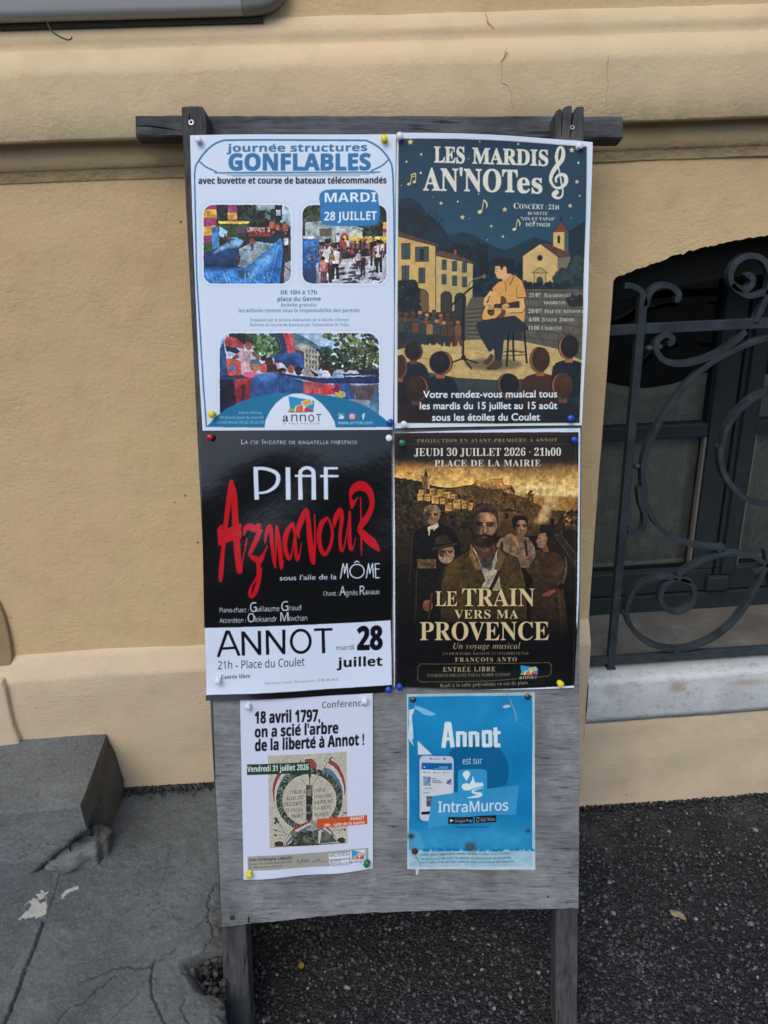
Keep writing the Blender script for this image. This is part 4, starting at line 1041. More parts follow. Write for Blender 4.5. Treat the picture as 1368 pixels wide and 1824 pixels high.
    def T(s, t, x0, y0, x1, y1, h, c, font='sans', bold=0.0, a=1.0, shear=0.0, sp=1.0, glow=None, thin=False):
        """lettering fitted from (x0,y0) to (x1,y1) on its baseline, capitals h high; bold = extra weight as a share of h"""
        ed, w = text_edges(t, font, sp); d = np.array([x1 - x0, y1 - y0], float)
        capn = 0.69
        def mapp(P):
            yy = P[:, 1] / capn * h; xx = P[:, 0] / w; return np.stack([x0 + d[0] * xx + shear * yy, y0 + d[1] * xx - yy], 1)
        A, B = s.tocan(mapp(ed[:, :2])), s.tocan(mapp(ed[:, 2:])); r = s.fill(np.concatenate([A, B], 1))
        if r is None: return
        m, ya, xa = r
        if bold:
            k = bold * h / s.s * (s.cw / np.linalg.norm(s.q[1] - s.q[0])); n = int(math.ceil(k)); o = m.copy()
            for dy in range(-n, n + 1):
                for dx in range(-n, n + 1):
                    if 0 < dx * dx + dy * dy <= k * k + 0.3: o = np.maximum(o, np.roll(np.roll(m, dy, 0), dx, 1))
            m = o
        if glow: g_ = np.clip(blur(m, glow[1]) * 1.8, 0, 1); s.blend(g_, ya, xa, glow[0], glow[2])
        s.blend(m, ya, xa, c, a)
    def clipto(s, pts):
        if pts is None: s.clip = None; return
        s.clip = None; r = s.fill(s.edges(pts)); M_ = np.zeros((s.ch, s.cw), np.float32); m, y0, x0 = r; M_[y0:y0 + m.shape[0], x0:x0 + m.shape[1]] = m; s.clip = M_
    def leafy(s, x0, y0, x1, y1, n, r, cols, clipf=None):
        for _ in range(n):
            x, y = s.rng.uniform(x0, x1), s.rng.uniform(y0, y1)
            if clipf and not clipf(x, y): continue
            c = cols[s.rng.integers(len(cols))]; s.E(x, y, r * s.rng.uniform(.5, 1.3), r * s.rng.uniform(.4, 1.0), c, 0.85, n=9, rot=s.rng.uniform(0, 3))
    def man(s, x, y, h, shirt, skin=(140, 96, 76), legs=(40, 44, 58), hair=(40, 30, 28), kid=False):
        """small standing figure, feet at (x,y), height h"""
        hd = h * (0.085 if not kid else 0.10); w = h * 0.14
        s.P([(x - w * .75, y - h * .48), (x - w * .7, y), (x - w * .2, y), (x, y - h * .4), (x + w * .25, y), (x + w * .75, y), (x + w * .7, y - h * .48)], legs)
        s.P([(x - w * .6, y - h * .45), (x - w, y - h * .78), (x - w * .4, y - h * .83), (x + w * .4, y - h * .83), (x + w, y - h * .78), (x + w * .6, y - h * .45)], shirt)
        s.L([(x - w, y - h * .76), (x - w * 1.15, y - h * .55), (x - w * .9, y - h * .42)], w * .42, skin); s.L([(x + w, y - h * .76), (x + w * 1.2, y - h * .58), (x + w * .8, y - h * .45)], w * .42, skin)
        s.E(x, y - h * .91, hd * .8, hd, skin); s.E(x, y - h * .945, hd * .86, hd * .72, hair)
    def grain(s, pts, amp, cell):
        r = s.fill(s.edges(pts)); m, y0, x0 = r; h, w = m.shape
        if s.clip is not None: m = m * s.clip[y0:y0 + h, x0:x0 + w]
        f = 1 + amp * fnoise(h, w, cell * s.SS, 3, s.rng) * m; s.img[y0:y0 + h, x0:x0 + w] *= f[..., None]
    def organic(s, pts, warp, cell, lum=0.2, lcell=5, soft=0, sharp=0.0):
        """make a painted picture read as a printed photograph: ragged contours, uneven light"""
        r = s.fill(s.edges(pts)); m, y0, x0 = r; h, w = m.shape
        if s.clip is not None: m = m * s.clip[y0:y0 + h, x0:x0 + w]
        S = s.SS; dx = fnoise(h, w, cell * S, 4, s.rng) * warp * S; dy = fnoise(h, w, cell * S, 4, s.rng) * warp * S
        yy, xx = np.mgrid[0:h, 0:w]; src = s.img[y0:y0 + h, x0:x0 + w]
        o = src[np.clip((yy + dy).round().astype(int), 0, h - 1), np.clip((xx + dx).round().astype(int), 0, w - 1)]
        if soft: o = np.stack([blur(o[..., i], soft) for i in range(3)], -1)
        f = 1 + lum * fnoise(h, w, lcell * S, 4, s.rng); tint = fnoise(h, w, lcell * 3 * S, 2, s.rng)[..., None] * np.array([10, 2, -10])
        o = np.clip(o * f[..., None] + tint * lum, 0, 255)
        if sharp: o = np.clip(o + sharp * (o - np.stack([blur(o[..., i], 2 * S) for i in range(3)], -1)), 0, 255)
        s.img[y0:y0 + h, x0:x0 + w] = src * (1 - m[..., None]) + o * m[..., None]
    def finish(s):
        S = s.SS; im = s.img.reshape(s.H, S, s.W, S, 3).mean((1, 3)); return s2l(np.clip(im, 0, 255)) / s2l(PAPER) * np.array([0.72, 0.80, 0.90])
M_PRINT = {}
def m_print(name, rough, spec, bump=0.0):
    if name in M_PRINT: return M_PRINT[name]
    k = NT(name); at = k.n('ShaderNodeAttribute', attribute_name='art'); nz = k.noise(k.coords(), 900, 2)
    c = k.mix(at.outputs['Color'], (0, 0, 0), k.math('MULTIPLY', nz, 0.03))
    wv = k.noise(k.coords(), 16, 4, 0.55); k.bump(wv, bump or 0.0012, 0.5); M_PRINT[name] = k.out(c, rough, spec); return M_PRINT[name]
def sheet(name, art, w0, mat, label, bulge, group='posters pinned to the notice board'):
    """paper: the printed grid carried on the board's plane at height w0, with bulge(u,v) metres of lift"""
    u, v = np.meshgrid(np.linspace(0, 1, art.W), np.linspace(0, 1, art.H)); px = art.fwd(u.ravel(), v.ravel())
    d = RT[None] * ((px[:, :1] - 684) / F) - UP[None] * ((px[:, 1:] - 912) / F) + FW[None]
    t = ((B0 + BN * w0 - CAM0) @ BN) / (d @ BN); Pw = CAM0 + d * t[:, None]
    c0 = Pw.reshape(art.H, art.W, 3)[art.H // 2, art.W // 2].copy()
    lp = (Pw - c0) @ RB.T; lp[:, 2] += bulge(u.ravel(), v.ravel())
    o = np_mesh(name, lp, gquads(art.H, art.W)[:, ::-1], mat, art.finish().reshape(-1, 3))
    o.matrix_world = Matrix(((*[BX[0], -BD[0], BN[0]], c0[0]), (BX[1], -BD[1], BN[1], c0[1]), (BX[2], -BD[2], BN[2], c0[2]), (0, 0, 0, 1)))
    return tag(o, label, 'poster', group)
PB = (46, 112, 165)
# ---- poster 1: inflatables day
A = Art(((338.5, 241), (705.5, 239.5), (700, 765.5), (361, 767)), 420, 600, (-1, 0, 0, -2))
A.sys(330, 230, 3.6)
A.L([(88, 205), (70, 236), (62, 290), (66, 480), (71, 700), (75, 900), (77, 960)], 10, PB); A.L([(1305, 195), (1322, 230), (1330, 290), (1336, 500), (1341, 962)], 11, PB)
A.L([(88, 205), (125, 155), (180, 105), (235, 80), (300, 74), (700, 71), (1110, 73), (1175, 82), (1235, 115), (1280, 160), (1305, 195)], 12, PB, sm=4)
A.L([(88, 205), (135, 245), (205, 278)], 10, PB, sm=4); A.L([(1305, 195), (1260, 237), (1190, 270)], 10, PB, sm=4)
A.T('journée structures', 268, 149, 1165, 142, 47, PB, font='nb', bold=.03); A.T('GONFLABLES', 283, 266, 1185, 263, 100, PB, font='nb', bold=.045)
A.L([(190, 284), (1250, 278)], 9, PB); A.L([(222, 292), (1218, 287)], 3, (90, 120, 150)); A.L([(270, 298), (1175, 293)], 4, (120, 150, 180)); A.L([(300, 304), (1120, 301)], 6, (125, 160, 190))
A.T('avec buvette et course de bateaux télécommandés', 88, 354, 1288, 350, 40, (14, 16, 24), font='nb', bold=.03)
def photo(x0, y0, x1, y1, r):
    A.R(x0 - 14, y0 - 14, x1 + 14, y1 + 14, (150, 165, 195), r + 10, 0.35, f=4); A.R(x0 - 9, y0 - 11, x1 + 9, y1 + 9, (216, 229, 248), r + 8); A.clipto(A.rr(x0, y0, x1, y1, r))
photo(120, 488, 678, 992, 62)
A.R(110, 480, 690, 1000, (34, 42, 40)); A.P([(455, 480), (690, 480), (690, 640), (560, 560), (460, 520)], (170, 190, 205), f=3); A.P([(440, 520), (520, 500), (600, 540), (640, 600), (440, 600)], (92, 120, 118), f=4)
A.leafy(200, 480, 470, 620, 110, 18, [(24, 32, 28), (36, 46, 40), (48, 60, 48), (58, 74, 66), (20, 26, 28)]); A.leafy(470, 520, 580, 640, 40, 16, [(26, 32, 32), (40, 50, 46)])
for yy, cc in ((488, (150, 62, 110)), (520, (210, 160, 60)), (572, (158, 64, 112)), (625, (206, 158, 62)), (685, (150, 58, 108)), (730, (58, 84, 52))): A.P([(118, yy), (200, yy - 4), (206, yy + 60), (118, yy + 66)], cc, tex=(.15, 6))
A.P([(172, 632), (214, 624), (220, 760), (176, 770)], (66, 128, 190))
for yy, cc in ((488, (150, 62, 110)), (540, (214, 162, 70)), (582, (150, 66, 116)), (616, (76, 136, 190))): A.P([(274, yy), (330, yy), (338, yy + 90), (280, yy + 90)], cc, tex=(.12, 6))
A.P([(210, 596), (405, 588), (410, 690), (216, 700)], (52, 74, 48), tex=(.3, 8)); A.R(214, 592, 408, 610, (214, 176, 84)); A.R(330, 640, 402, 668, (96, 58, 84)); A.P([(216, 625), (276, 655), (262, 700), (222, 690)], (150, 190, 220))
A.R(400, 632, 560, 668, (182, 150, 150), tex=(.2, 8)); A.R(405, 660, 560, 690, (140, 52, 50)); A.R(575, 488, 622, 600, (38, 36, 44)); A.R(584, 520, 612, 556, (150, 165, 190)); A.L([(612, 600), (668, 545)], 12, (160, 190, 220))
for x, y, h, cc in ((556, 690, 110, (190, 90, 58)), (592, 692, 95, (180, 84, 70)), (640, 700, 104, (176, 76, 60)), (520, 690, 60, (90, 50, 46)), (455, 690, 70, (180, 150, 150)), (625, 690, 70, (120, 74, 60))): A.man(x, y, h, cc)
A.P([(470, 700), (610, 694), (600, 742), (470, 735)], (26, 44, 66))
A.P([(330, 880), (345, 770), (440, 720), (600, 740), (470, 880), (400, 900)], (120, 138, 152), tex=(.4, 7)); A.P([(400, 760), (520, 740), (520, 800), (430, 830)], (150, 165, 178), 0.7, f=4)
A.P([(600, 712), (612, 700), (632, 740), (620, 860), (604, 992), (380, 1000), (330, 930), (440, 850)], (50, 120, 200), tex=(.22, 14)); A.P([(520, 840), (600, 735), (612, 745), (560, 850), (470, 930)], (110, 172, 230), 0.8, f=3)
A.P([(124, 800), (260, 745), (320, 720), (350, 780), (340, 880), (250, 890), (124, 890)], (28, 58, 104), tex=(.3, 12)); A.P([(175, 805), (215, 762), (330, 700), (380, 716), (350, 760), (260, 770)], (130, 178, 224), 0.9, f=2)
A.P([(118, 884), (330, 890), (440, 900), (420, 1000), (118, 1000)], (64, 134, 212), tex=(.3, 9)); A.P([(330, 905), (440, 900), (420, 950), (350, 960)], (40, 70, 100), 0.8, f=2)
for i in range(16): A.L([(130 + i * 30 + 12 * math.sin(i), 900 + 80 * (i % 4) / 4), (150 + i * 30, 960 + 20 * (i % 3))], 5, (150, 200, 244), 0.55)
A.P([(620, 690), (690, 690), (690, 1000), (604, 1000), (632, 860)], (56, 52, 60), tex=(.2, 10)); A.P([(640, 860), (690, 840), (690, 1000), (632, 1000)], (168, 174, 190), 0.8)
A.man(648, 800, 120, (210, 216, 226), legs=(26, 26, 32)); A.L([(640, 790), (680, 850)], 6, (24, 24, 30)); A.L([(625, 870), (678, 915)], 5, (30, 30, 36))
for x, y, h in ((258, 740, 66), (286, 740, 58), (430, 780, 92), (398, 735, 72), (345, 870, 70), (462, 715, 60)): A.man(x, y, h, [(60, 50, 58), (120, 70, 66), (36, 32, 40)][int(x) % 3], (120, 80, 70), (50, 44, 52))
A.P([(455, 855), (605, 725), (616, 735), (520, 850), (430, 960), (400, 940)], (140, 192, 236), .55, f=5); A.P([(560, 800), (622, 720), (618, 860), (606, 980), (560, 990)], (26, 72, 140), .55, f=6); A.L([(600, 745), (575, 850), (540, 985)], 3, (160, 205, 240), .6); A.L([(520, 830), (470, 905), (455, 985)], 3, (28, 80, 150), .6); A.P([(118, 860), (330, 880), (330, 905), (118, 900)], (16, 36, 70), .7, f=4)
for i in range(30): x, y = A.rng.uniform(370, 560), A.rng.uniform(740, 850); A.L([(x, y), (x + A.rng.uniform(8, 26), y + A.rng.uniform(-4, 4))], 2.5, (196, 208, 218), .6)
for i in range(26): x = A.rng.uniform(400, 660); A.E(x, A.rng.uniform(632, 680), 5, 9, [(60, 40, 40), (150, 90, 80), (40, 40, 50), (190, 120, 90)][A.rng.integers(4)], .8, n=8)
for i in range(22): A.E(220 + i * 9, 600 + A.rng.uniform(-5, 4), 6, 6, (226, 196, 100), .8, n=8)
A.organic(A.rr(120, 488, 678, 992, 0), 1.5, 4, .34, 9, 1, .8)
A.clipto(None)
photo(752, 488, 1290, 992, 62)
A.R(740, 480, 1300, 1000, (34, 38, 36)); A.leafy(745, 485, 900, 680, 90, 20, [(26, 34, 28), (40, 50, 38), (54, 66, 48), (70, 84, 72)]); A.P([(770, 600), (960, 580), (1140, 640), (1140, 740), (770, 720)], (150, 165, 170), tex=(.35, 12)); A.leafy(1140, 560, 1300, 700, 70, 18, [(28, 36, 32), (44, 52, 44), (60, 74, 70)])
A.P([(1060, 660), (1090, 640), (1135, 660), (1135, 690), (1060, 690)], (198, 196, 182)); A.R(860, 640, 940, 690, (104, 100, 92), tex=(.3, 8)); A.R(1266, 600, 1292, 700, (214, 168, 84)); A.R(1266, 640, 1292, 665, (150, 66, 116))
A.P([(990, 740), (992, 690), (1020, 660), (1046, 690), (1052, 740)], (190, 60, 70)); A.P([(1004, 740), (1006, 700), (1022, 682), (1036, 700), (1038, 740)], (214, 184, 90))
A.R(1050, 690, 1292, 760, (214, 178, 96), tex=(.3, 7)); A.R(1050, 735, 1292, 766, (128, 64, 110), tex=(.3, 8))
A.P([(752, 712), (850, 704), (868, 760), (862, 1000), (752, 1000)], (40, 92, 160), tex=(.4, 12)); A.P([(760, 720), (850, 712), (852, 750), (770, 768)], (70, 140, 214), 0.8, f=3); A.P([(756, 690), (830, 686), (820, 704), (756, 706)], (196, 206, 220))
A.P([(840, 860), (1300, 800), (1300, 1000), (840, 1000)], (178, 180, 196), tex=(.3, 12))
for i in range(26):
    x, y = A.rng.uniform(860, 1290), A.rng.uniform(860, 990); A.P([(x, y), (x + A.rng.uniform(20, 60), y - 6), (x + A.rng.uniform(10, 50), y + A.rng.uniform(8, 22)), (x - 14, y + 10)], (54, 54, 66), 0.85)
for i in range(15):
    x, y = 870 + i * 28 + A.rng.uniform(-8, 8), A.rng.uniform(770, 840); A.man(x, y, A.rng.uniform(70, 110), [(60, 30, 36), (150, 60, 66), (40, 42, 54), (196, 196, 206), (90, 76, 70), (34, 30, 34)][A.rng.integers(6)], (132, 92, 78), (44, 42, 52))
for x, y, h, c1, c2 in ((912, 985, 280, (206, 210, 222), (52, 40, 44)), (885, 990, 170, (186, 120, 120), (120, 64, 84)), (962, 965, 220, (214, 212, 218), (30, 30, 36)), (1205, 880, 190, (30, 28, 34), (60, 50, 50)), (1240, 920, 210, (200, 198, 210), (34, 34, 42)), (1138, 950, 150, (34, 38, 52), (40, 40, 48)), (1108, 900, 120, (190, 180, 190), (60, 44, 50)), (1090, 760 + 50, 90, (70, 60, 60), (50, 40, 46)), (1012, 830, 130, (150, 56, 66), (60, 50, 60)), (812, 880, 90, (60, 70, 110), (40, 50, 90)), (1262, 830, 110, (190, 190, 200), (40, 40, 50))): A.man(x, y, h, c1, legs=c2)
A.P([(936, 760), (960, 830), (955, 850), (930, 840)], (146, 116, 70))
A.P([(752, 880), (860, 900), (860, 1000), (752, 1000)], (30, 34, 48), .5, f=6)
for i in range(34): x, y = A.rng.uniform(860, 1285), A.rng.uniform(748, 800); A.E(x, y, A.rng.uniform(5, 9), A.rng.uniform(8, 16), [(40, 32, 38), (160, 110, 92), (196, 190, 196), (120, 54, 64), (52, 56, 74)][A.rng.integers(5)], .85, n=9)
for i in range(20): x = A.rng.uniform(770, 860); y = A.rng.uniform(715, 860); A.E(x, y, 10, 5, [(70, 140, 214), (24, 60, 120), (120, 176, 226)][A.rng.integers(3)], .6, f=1, n=9)
for i in range(16): A.E(1052 + i * 15, 702 + A.rng.uniform(-4, 4), 8, 7, (232, 200, 110), .8, n=8)
A.organic(A.rr(752, 488, 1290, 992, 0), 1.3, 3, .34, 8, 1, .8)
A.clipto(None)
bad = []
for i in range(72):
    t = i / 72 * 2 * math.pi; x = 1056 + 190 * np.sign(math.cos(t)) * abs(math.cos(t)) ** 0.33; y = 506 + 116 * np.sign(math.sin(t)) * abs(math.sin(t)) ** 0.33; k_ = 1 + 0.012 * math.sin(i * 2.2); bad.append((1056 + (x - 1056) * k_ + (-8 if y < 470 else 4 if 0 else 0), 506 + (y - 506) * (k_ + 0.02)))
A.P(bad, (44, 118, 178)); A.T('MARDI', 894, 470, 1224, 468, 58, (226, 236, 250), font='nb'); A.T('28 JUILLET', 891, 588, 1227, 585, 54, (226, 236, 250), font='nb')
A.sys(340, 500, 3.697)
tb = (56, 92, 136)
A.T('DE 10H à 17h', 594, 92, 830, 92, 27, tb, font='nb'); A.T('place du Germe', 572, 136, 856, 136, 28, tb, font='nb'); A.T('Activité gratuite,', 592, 172, 834, 173, 23, (92, 128, 168), font='nb'); A.T('les enfants restent sous la responsabilité des parents', 316, 209, 1110, 209, 24, (92, 128, 168), font='nb')
A.T("Organisé par le service Animation de la Mairie D'Annot", 392, 269, 1040, 269, 20, (108, 140, 178), font='nb'); A.T("Buvette et course de bateaux par l'association le Tribu", 392, 301, 1040, 301, 20, (108, 140, 178), font='nb')
x0, y0, x1, y1 = 192, 346, 1238, 990
A.R(x0 - 8, y0 - 12, x1 + 8, y1, (216, 229, 248), 88); A.R(x0 - 10, y0 - 14, x1 + 10, y1, (150, 165, 195), 92, 0.25, f=4); A.R(x0 - 8, y0 - 12, x1 + 8, y1, (216, 229, 248), 88); A.clipto(A.rr(x0, y0, x1, y1, 80))
A.R(180, 330, 1250, 990, [(150, 178, 214), (176, 200, 228), (150, 170, 190), (60, 66, 70)]); A.P([(560, 346), (690, 346), (760, 380), (830, 420), (836, 470), (560, 480)], (92, 122, 140), tex=(.25, 12)); A.P([(830, 430), (930, 428), (930, 470), (830, 470)], (92, 134, 184))
A.leafy(400, 356, 590, 500, 200, 14, [(74, 104, 60), (92, 126, 70), (58, 84, 50), (108, 140, 84), (44, 62, 44)]); A.R(255, 340, 372, 420, (44, 46, 50), tex=(.3, 12)); A.leafy(360, 345, 430, 420, 40, 14, [(60, 84, 60), (46, 66, 52)])
A.leafy(810, 450, 1100, 580, 220, 16, [(34, 46, 40), (48, 62, 48), (28, 36, 34), (60, 76, 56)]); A.leafy(870, 340, 1240, 480, 170, 17, [(70, 86, 50), (94, 110, 62), (52, 62, 42), (120, 134, 84), (40, 48, 36)], lambda x, y: y - 346 < (x - 840) * 0.62); A.leafy(1060, 440, 1240, 600, 150, 16, [(70, 84, 52), (44, 52, 40), (90, 104, 64)])
A.L([(1140, 620), (1142, 520), (1150, 460)], 16, (52, 46, 40)); A.P([(692, 426), (722, 408), (800, 440), (842, 470), (842, 590), (750, 596), (744, 480)], (164, 160, 148)); A.P([(692, 426), (746, 470), (750, 590), (700, 520)], (122, 122, 120)); A.P([(684, 448), (744, 470), (748, 500), (684, 486)], (70, 66, 74))
for i in range(4):
    for j in range(4): A.R(760 + i * 20, 450 + j * 34 + i * 3, 769 + i * 20, 470 + j * 34 + i * 3, (84, 86, 96))
A.R(900, 580, 1240, 625, (58, 60, 66)); A.P([(930, 612), (950, 588), (1000, 584), (1020, 612)], (150, 160, 178)); A.P([(1010, 612), (1040, 590), (1090, 590), (1110, 612)], (186, 192, 204)); A.R(1110, 590, 1235, 615, (40, 44, 50))
A.P([(192, 450), (216, 390), (256, 640), (240, 800), (192, 800)], (46, 78, 134)); A.P([(220, 400), (236, 366), (300, 380), (352, 420), (352, 450), (300, 440), (260, 432), (232, 440)], (170, 70, 78)); A.P([(228, 430), (300, 440), (330, 470), (300, 480), (236, 462)], (40, 48, 76))
A.P([(540, 340), (606, 340), (648, 480), (592, 492), (580, 440), (562, 390)], (44, 52, 84)); A.P([(602, 340), (660, 344), (684, 400), (686, 470), (640, 482), (632, 420)], (172, 64, 76))
A.P([(548, 490), (580, 478), (715, 474), (745, 500), (752, 580), (700, 590), (560, 580)], (50, 86, 148), tex=(.2, 14)); A.P([(560, 515), (660, 510), (720, 580), (620, 590), (560, 570)], (34, 54, 92), 0.8, f=4)
A.P([(232, 510), (262, 505), (330, 530), (336, 640), (250, 640)], (196, 84, 80), tex=(.15, 14)); A.P([(250, 470), (300, 480), (310, 520), (240, 510)], (190, 196, 216)); A.R(258, 558, 296, 590, (60, 120, 180), 6); A.R(200, 640, 240, 700, (46, 70, 120))
A.P([(430, 560), (520, 530), (600, 540), (640, 600), (470, 610)], (178, 82, 84)); A.P([(545, 545), (600, 540), (640, 580), (640, 606), (580, 600)], (190, 186, 204))
A.P([(200, 640), (300, 640), (400, 620), (420, 780), (380, 870), (200, 870)], (92, 44, 62), tex=(.3, 20)); A.P([(290, 650), (410, 630), (400, 780), (290, 860)], (168, 58, 70), tex=(.2, 20)); A.P([(330, 690), (360, 680), (350, 790), (340, 790)], (70, 40, 60))
A.P([(400, 620), (570, 600), (740, 660), (745, 740), (640, 760), (560, 745), (390, 790)], (56, 100, 168), tex=(.2, 18)); A.P([(572, 604), (740, 660), (745, 740), (600, 750)], (40, 74, 132), 0.8, f=2)
A.P([(740, 660), (860, 670), (960, 690), (950, 750), (740, 750)], (178, 78, 84), tex=(.3, 10)); A.P([(930, 610), (1010, 618), (1060, 700), (1080, 780), (1000, 780), (940, 690)], (44, 84, 150))
A.P([(192, 625), (420, 618), (418, 634), (192, 662)], (46, 62, 96)); A.P([(540, 606), (600, 610), (840, 640), (1238, 625), (1238, 676), (860, 676), (640, 630)], (36, 52, 96), tex=(.15, 20)); A.P([(840, 612), (1000, 616), (1010, 640), (860, 640)], (130, 160, 200))
A.P([(1050, 694), (1210, 680), (1238, 680), (1238, 790), (1090, 780)], (104, 92, 98), tex=(.2, 6)); A.P([(1238, 690), (1190, 760), (1170, 830), (1250, 850)], (74, 130, 168)); A.P([(192, 650), (280, 650), (300, 800), (260, 870), (192, 870)], (20, 30, 58), tex=(.3, 20))
sk = (136, 96, 84)
A.P([(300, 490), (330, 455), (372, 460), (400, 520), (400, 600), (340, 625), (332, 540)], (196, 160, 172)); A.L([(310, 490), (272, 520), (262, 570)], 22, sk); A.P([(360, 450), (400, 440), (440, 490), (460, 530), (400, 510)], (196, 176, 190)); A.E(382, 410, 27, 24, (78, 56, 52)); A.E(380, 428, 25, 26, sk); A.L([(408, 470), (452, 524)], 20, sk)
A.E(424, 560, 36, 40, (156, 112, 84)); A.P([(385, 545), (400, 516), (440, 512), (466, 548)], (70, 100, 140)); A.P([(340, 625), (360, 604), (430, 596), (448, 612), (400, 640)], (200, 90, 140))
A.E(478, 512, 20, 17, (52, 38, 38)); A.E(516, 534, 28, 32, (70, 48, 44)); A.P([(500, 560), (560, 545), (580, 600), (500, 604)], (62, 46, 50)); A.E(600, 592, 28, 18, (48, 36, 38)); A.E(612, 602, 14, 8, sk); A.E(660, 582, 22, 28, (178, 94, 80)); A.E(712, 592, 26, 30, (40, 32, 34)); A.P([(724, 596), (790, 584), (836, 620), (830, 636), (740, 625)], (150, 136, 140)); A.P([(780, 584), (836, 612), (838, 632), (810, 624)], (44, 42, 56))
A.E(884, 570, 27, 32, (48, 38, 38)); A.P([(896, 560), (920, 590), (936, 630), (918, 632)], (58, 40, 34)); A.P([(872, 592), (904, 590), (926, 634), (864, 632)], (204, 190, 204)); A.P([(730, 672), (860, 668), (850, 696), (800, 700)], (150, 80, 84)); A.P([(850, 720), (890, 690), (930, 700), (950, 745), (880, 745)], (196, 60, 74)); A.E(985, 750, 36, 24, (170, 156, 90)); A.P([(960, 680), (990, 690), (970, 740), (930, 720)], (130, 34, 60))
A.P([(400, 690), (560, 660), (580, 745), (400, 790)], (30, 62, 116), .5, f=8); A.P([(440, 618), (560, 604), (560, 640), (450, 660)], (104, 148, 206), .5, f=5); A.L([(572, 606), (590, 745)], 4, (20, 44, 86), .8); A.P([(250, 700), (420, 660), (400, 790), (230, 850)], (70, 24, 34), .45, f=8); A.P([(1000, 690), (1240, 676), (1240, 800), (1080, 800)], (60, 56, 66), .4, f=8)
for i in range(22): x = A.rng.uniform(1060, 1235); A.L([(x, 692), (x + 8, 790)], 2, (70, 62, 70), .5)
A.L([(560, 350), (585, 400), (600, 480)], 5, (90, 100, 130), .6); A.L([(645, 346), (668, 400), (672, 470)], 5, (214, 120, 120), .6)
for i in range(60): x, y = A.rng.uniform(870, 1236), A.rng.uniform(348, 500); A.E(x, y, 5, 4, (196, 206, 190), .5, n=7)
A.organic(A.rr(192, 346, 1238, 990, 0), 1.6, 4, .34, 11, 1, .8)
A.clipto(None)
# foot: blue hill with the town's emblem
arc = [(104, 962), (170, 890), (240, 838), (330, 795), (430, 762), (540, 744), (690, 736), (840, 746), (960, 764), (1080, 795), (1180, 838), (1265, 900), (1330, 962)]
A.P(arc, (28, 112, 158), tex=(.05, 40)); A.P([(486, 966), (492, 920), (520, 860), (560, 806), (610, 766), (670, 744), (730, 742), (800, 762), (860, 806), (910, 865), (945, 925), (953, 966)], (212, 222, 242))
def emblem(x, y, w, h, dark=(30, 34, 44), word=True, wc=(30, 34, 44), tagline=True):
    """the town's mark: a blue leaning tile, a yellow arch of stones"""
    q = lambda a, b: (x + a * w, y + b * h)
    A.P([q(0.02, 0.02), q(0.10, 0.0), q(0.99, .30), q(.95, .95), q(.10, .99)], (40, 138, 186), 1); A.P([q(0.02, 0.0), q(0.12, .0), q(.96, .26), q(.98, .34), q(.80, .95), q(.12, .96)], (44, 142, 192))
    A.P([q(.24, .98), q(.28, .62), q(.60, .44), q(.72, .98)], (226, 232, 246)); A.P([q(.48, .34), q(.86, .12), q(.93, .46), q(.60, .66)], (226, 232, 246)); A.P([q(.52, .36), q(.84, .16), q(.90, .44), q(.62, .62)], (214, 162, 56))
    A.P([q(0.0, .98), q(.06, .80), q(.24, .74), q(.26, .98)], (146, 168, 62)); A.P([q(.29, .98), q(.32, .64), q(.56, .50), q(.58, .96)], (206, 104, 56)); A.P([q(.60, .96), q(.62, .74), q(.84, .72), q(.92, .94)], (196, 50, 60)); A.P([q(.66, .66), q(.88, .52), q(.92, .66), q(.80, .80)], (44, 142, 192))
    A.L([q(0.0, .99), q(.5, 1.0), q(.97, .97)], h * .035, dark)
emblem(640, 762, 176, 102)
def annot(x0, x1, y, h, c):
    A.T('a', x0, y, x0 + (x1 - x0) * .14, y, h * 1.16, c, 'serif'); A.T('nn', x0 + (x1 - x0) * .22, y, x0 + (x1 - x0) * .60, y, h * 1.16, c, font='ns'); A.T('o', x0 + (x1 - x0) * .66, y, x0 + (x1 - x0) * .81, y, h * 1.16, c, font='ns'); A.T('T', x0 + (x1 - x0) * .86, y, x1, y, h * 0.95, c, font='ns')
annot(606, 860, 926, 50, (34, 36, 46)); A.T('le Pays des Grès', 606, 944, 852, 944, 11, (90, 96, 112), bold=0.05, sp=1.3, font='ns')
A.P([(30, 965), (1350, 964), (1350, 1010), (30, 1010)], PAPER)
A.L([(42, -10), (62, 300), (80, 600), (104, 962)], 10, PB); A.L([(1340, -10), (1344, 300), (1342, 600), (1336, 962)], 11, PB)
wt = (170, 205, 226)
A.T("Mairie d'Annot,", 316, 876, 472, 876, 17, wt, bold=.03, shear=.12, font='ns'); A.T('80 Grand place du marché', 190, 908, 478, 908, 18, wt, bold=.03, shear=.12, font='ns'); A.T('04240 Annot 04 92 83 22 09', 168, 940, 480, 940, 18, wt, bold=.03, shear=.12, font='ns')
A.R(968, 870, 1013, 914, (60, 140, 180), 6); A.P([(972, 900), (985, 888), (994, 880), (1003, 892), (1010, 896), (1000, 908), (978, 908)], (206, 222, 236)); A.E(980, 882, 4, 6, (230, 220, 120))
A.R(1040, 870, 1083, 911, [(150, 70, 150), (206, 80, 110), (220, 140, 90)], 11); A.L([(1049, 880), (1073, 880), (1073, 902), (1049, 902), (1049, 880)], 3.5, (236, 236, 246)); A.E(1061, 891, 8, 8, (236, 236, 246)); A.E(1061, 891, 4.5, 4.5, (200, 80, 110))
A.L([(1134, 912), (1134, 882), (1137, 876), (1145, 875)], 7, (236, 240, 248)); A.L([(1124, 889), (1144, 889)], 6, (236, 240, 248)); A.T('www.annot.com', 968, 944, 1196, 944, 22, (200, 222, 238), bold=.02, font='ns')
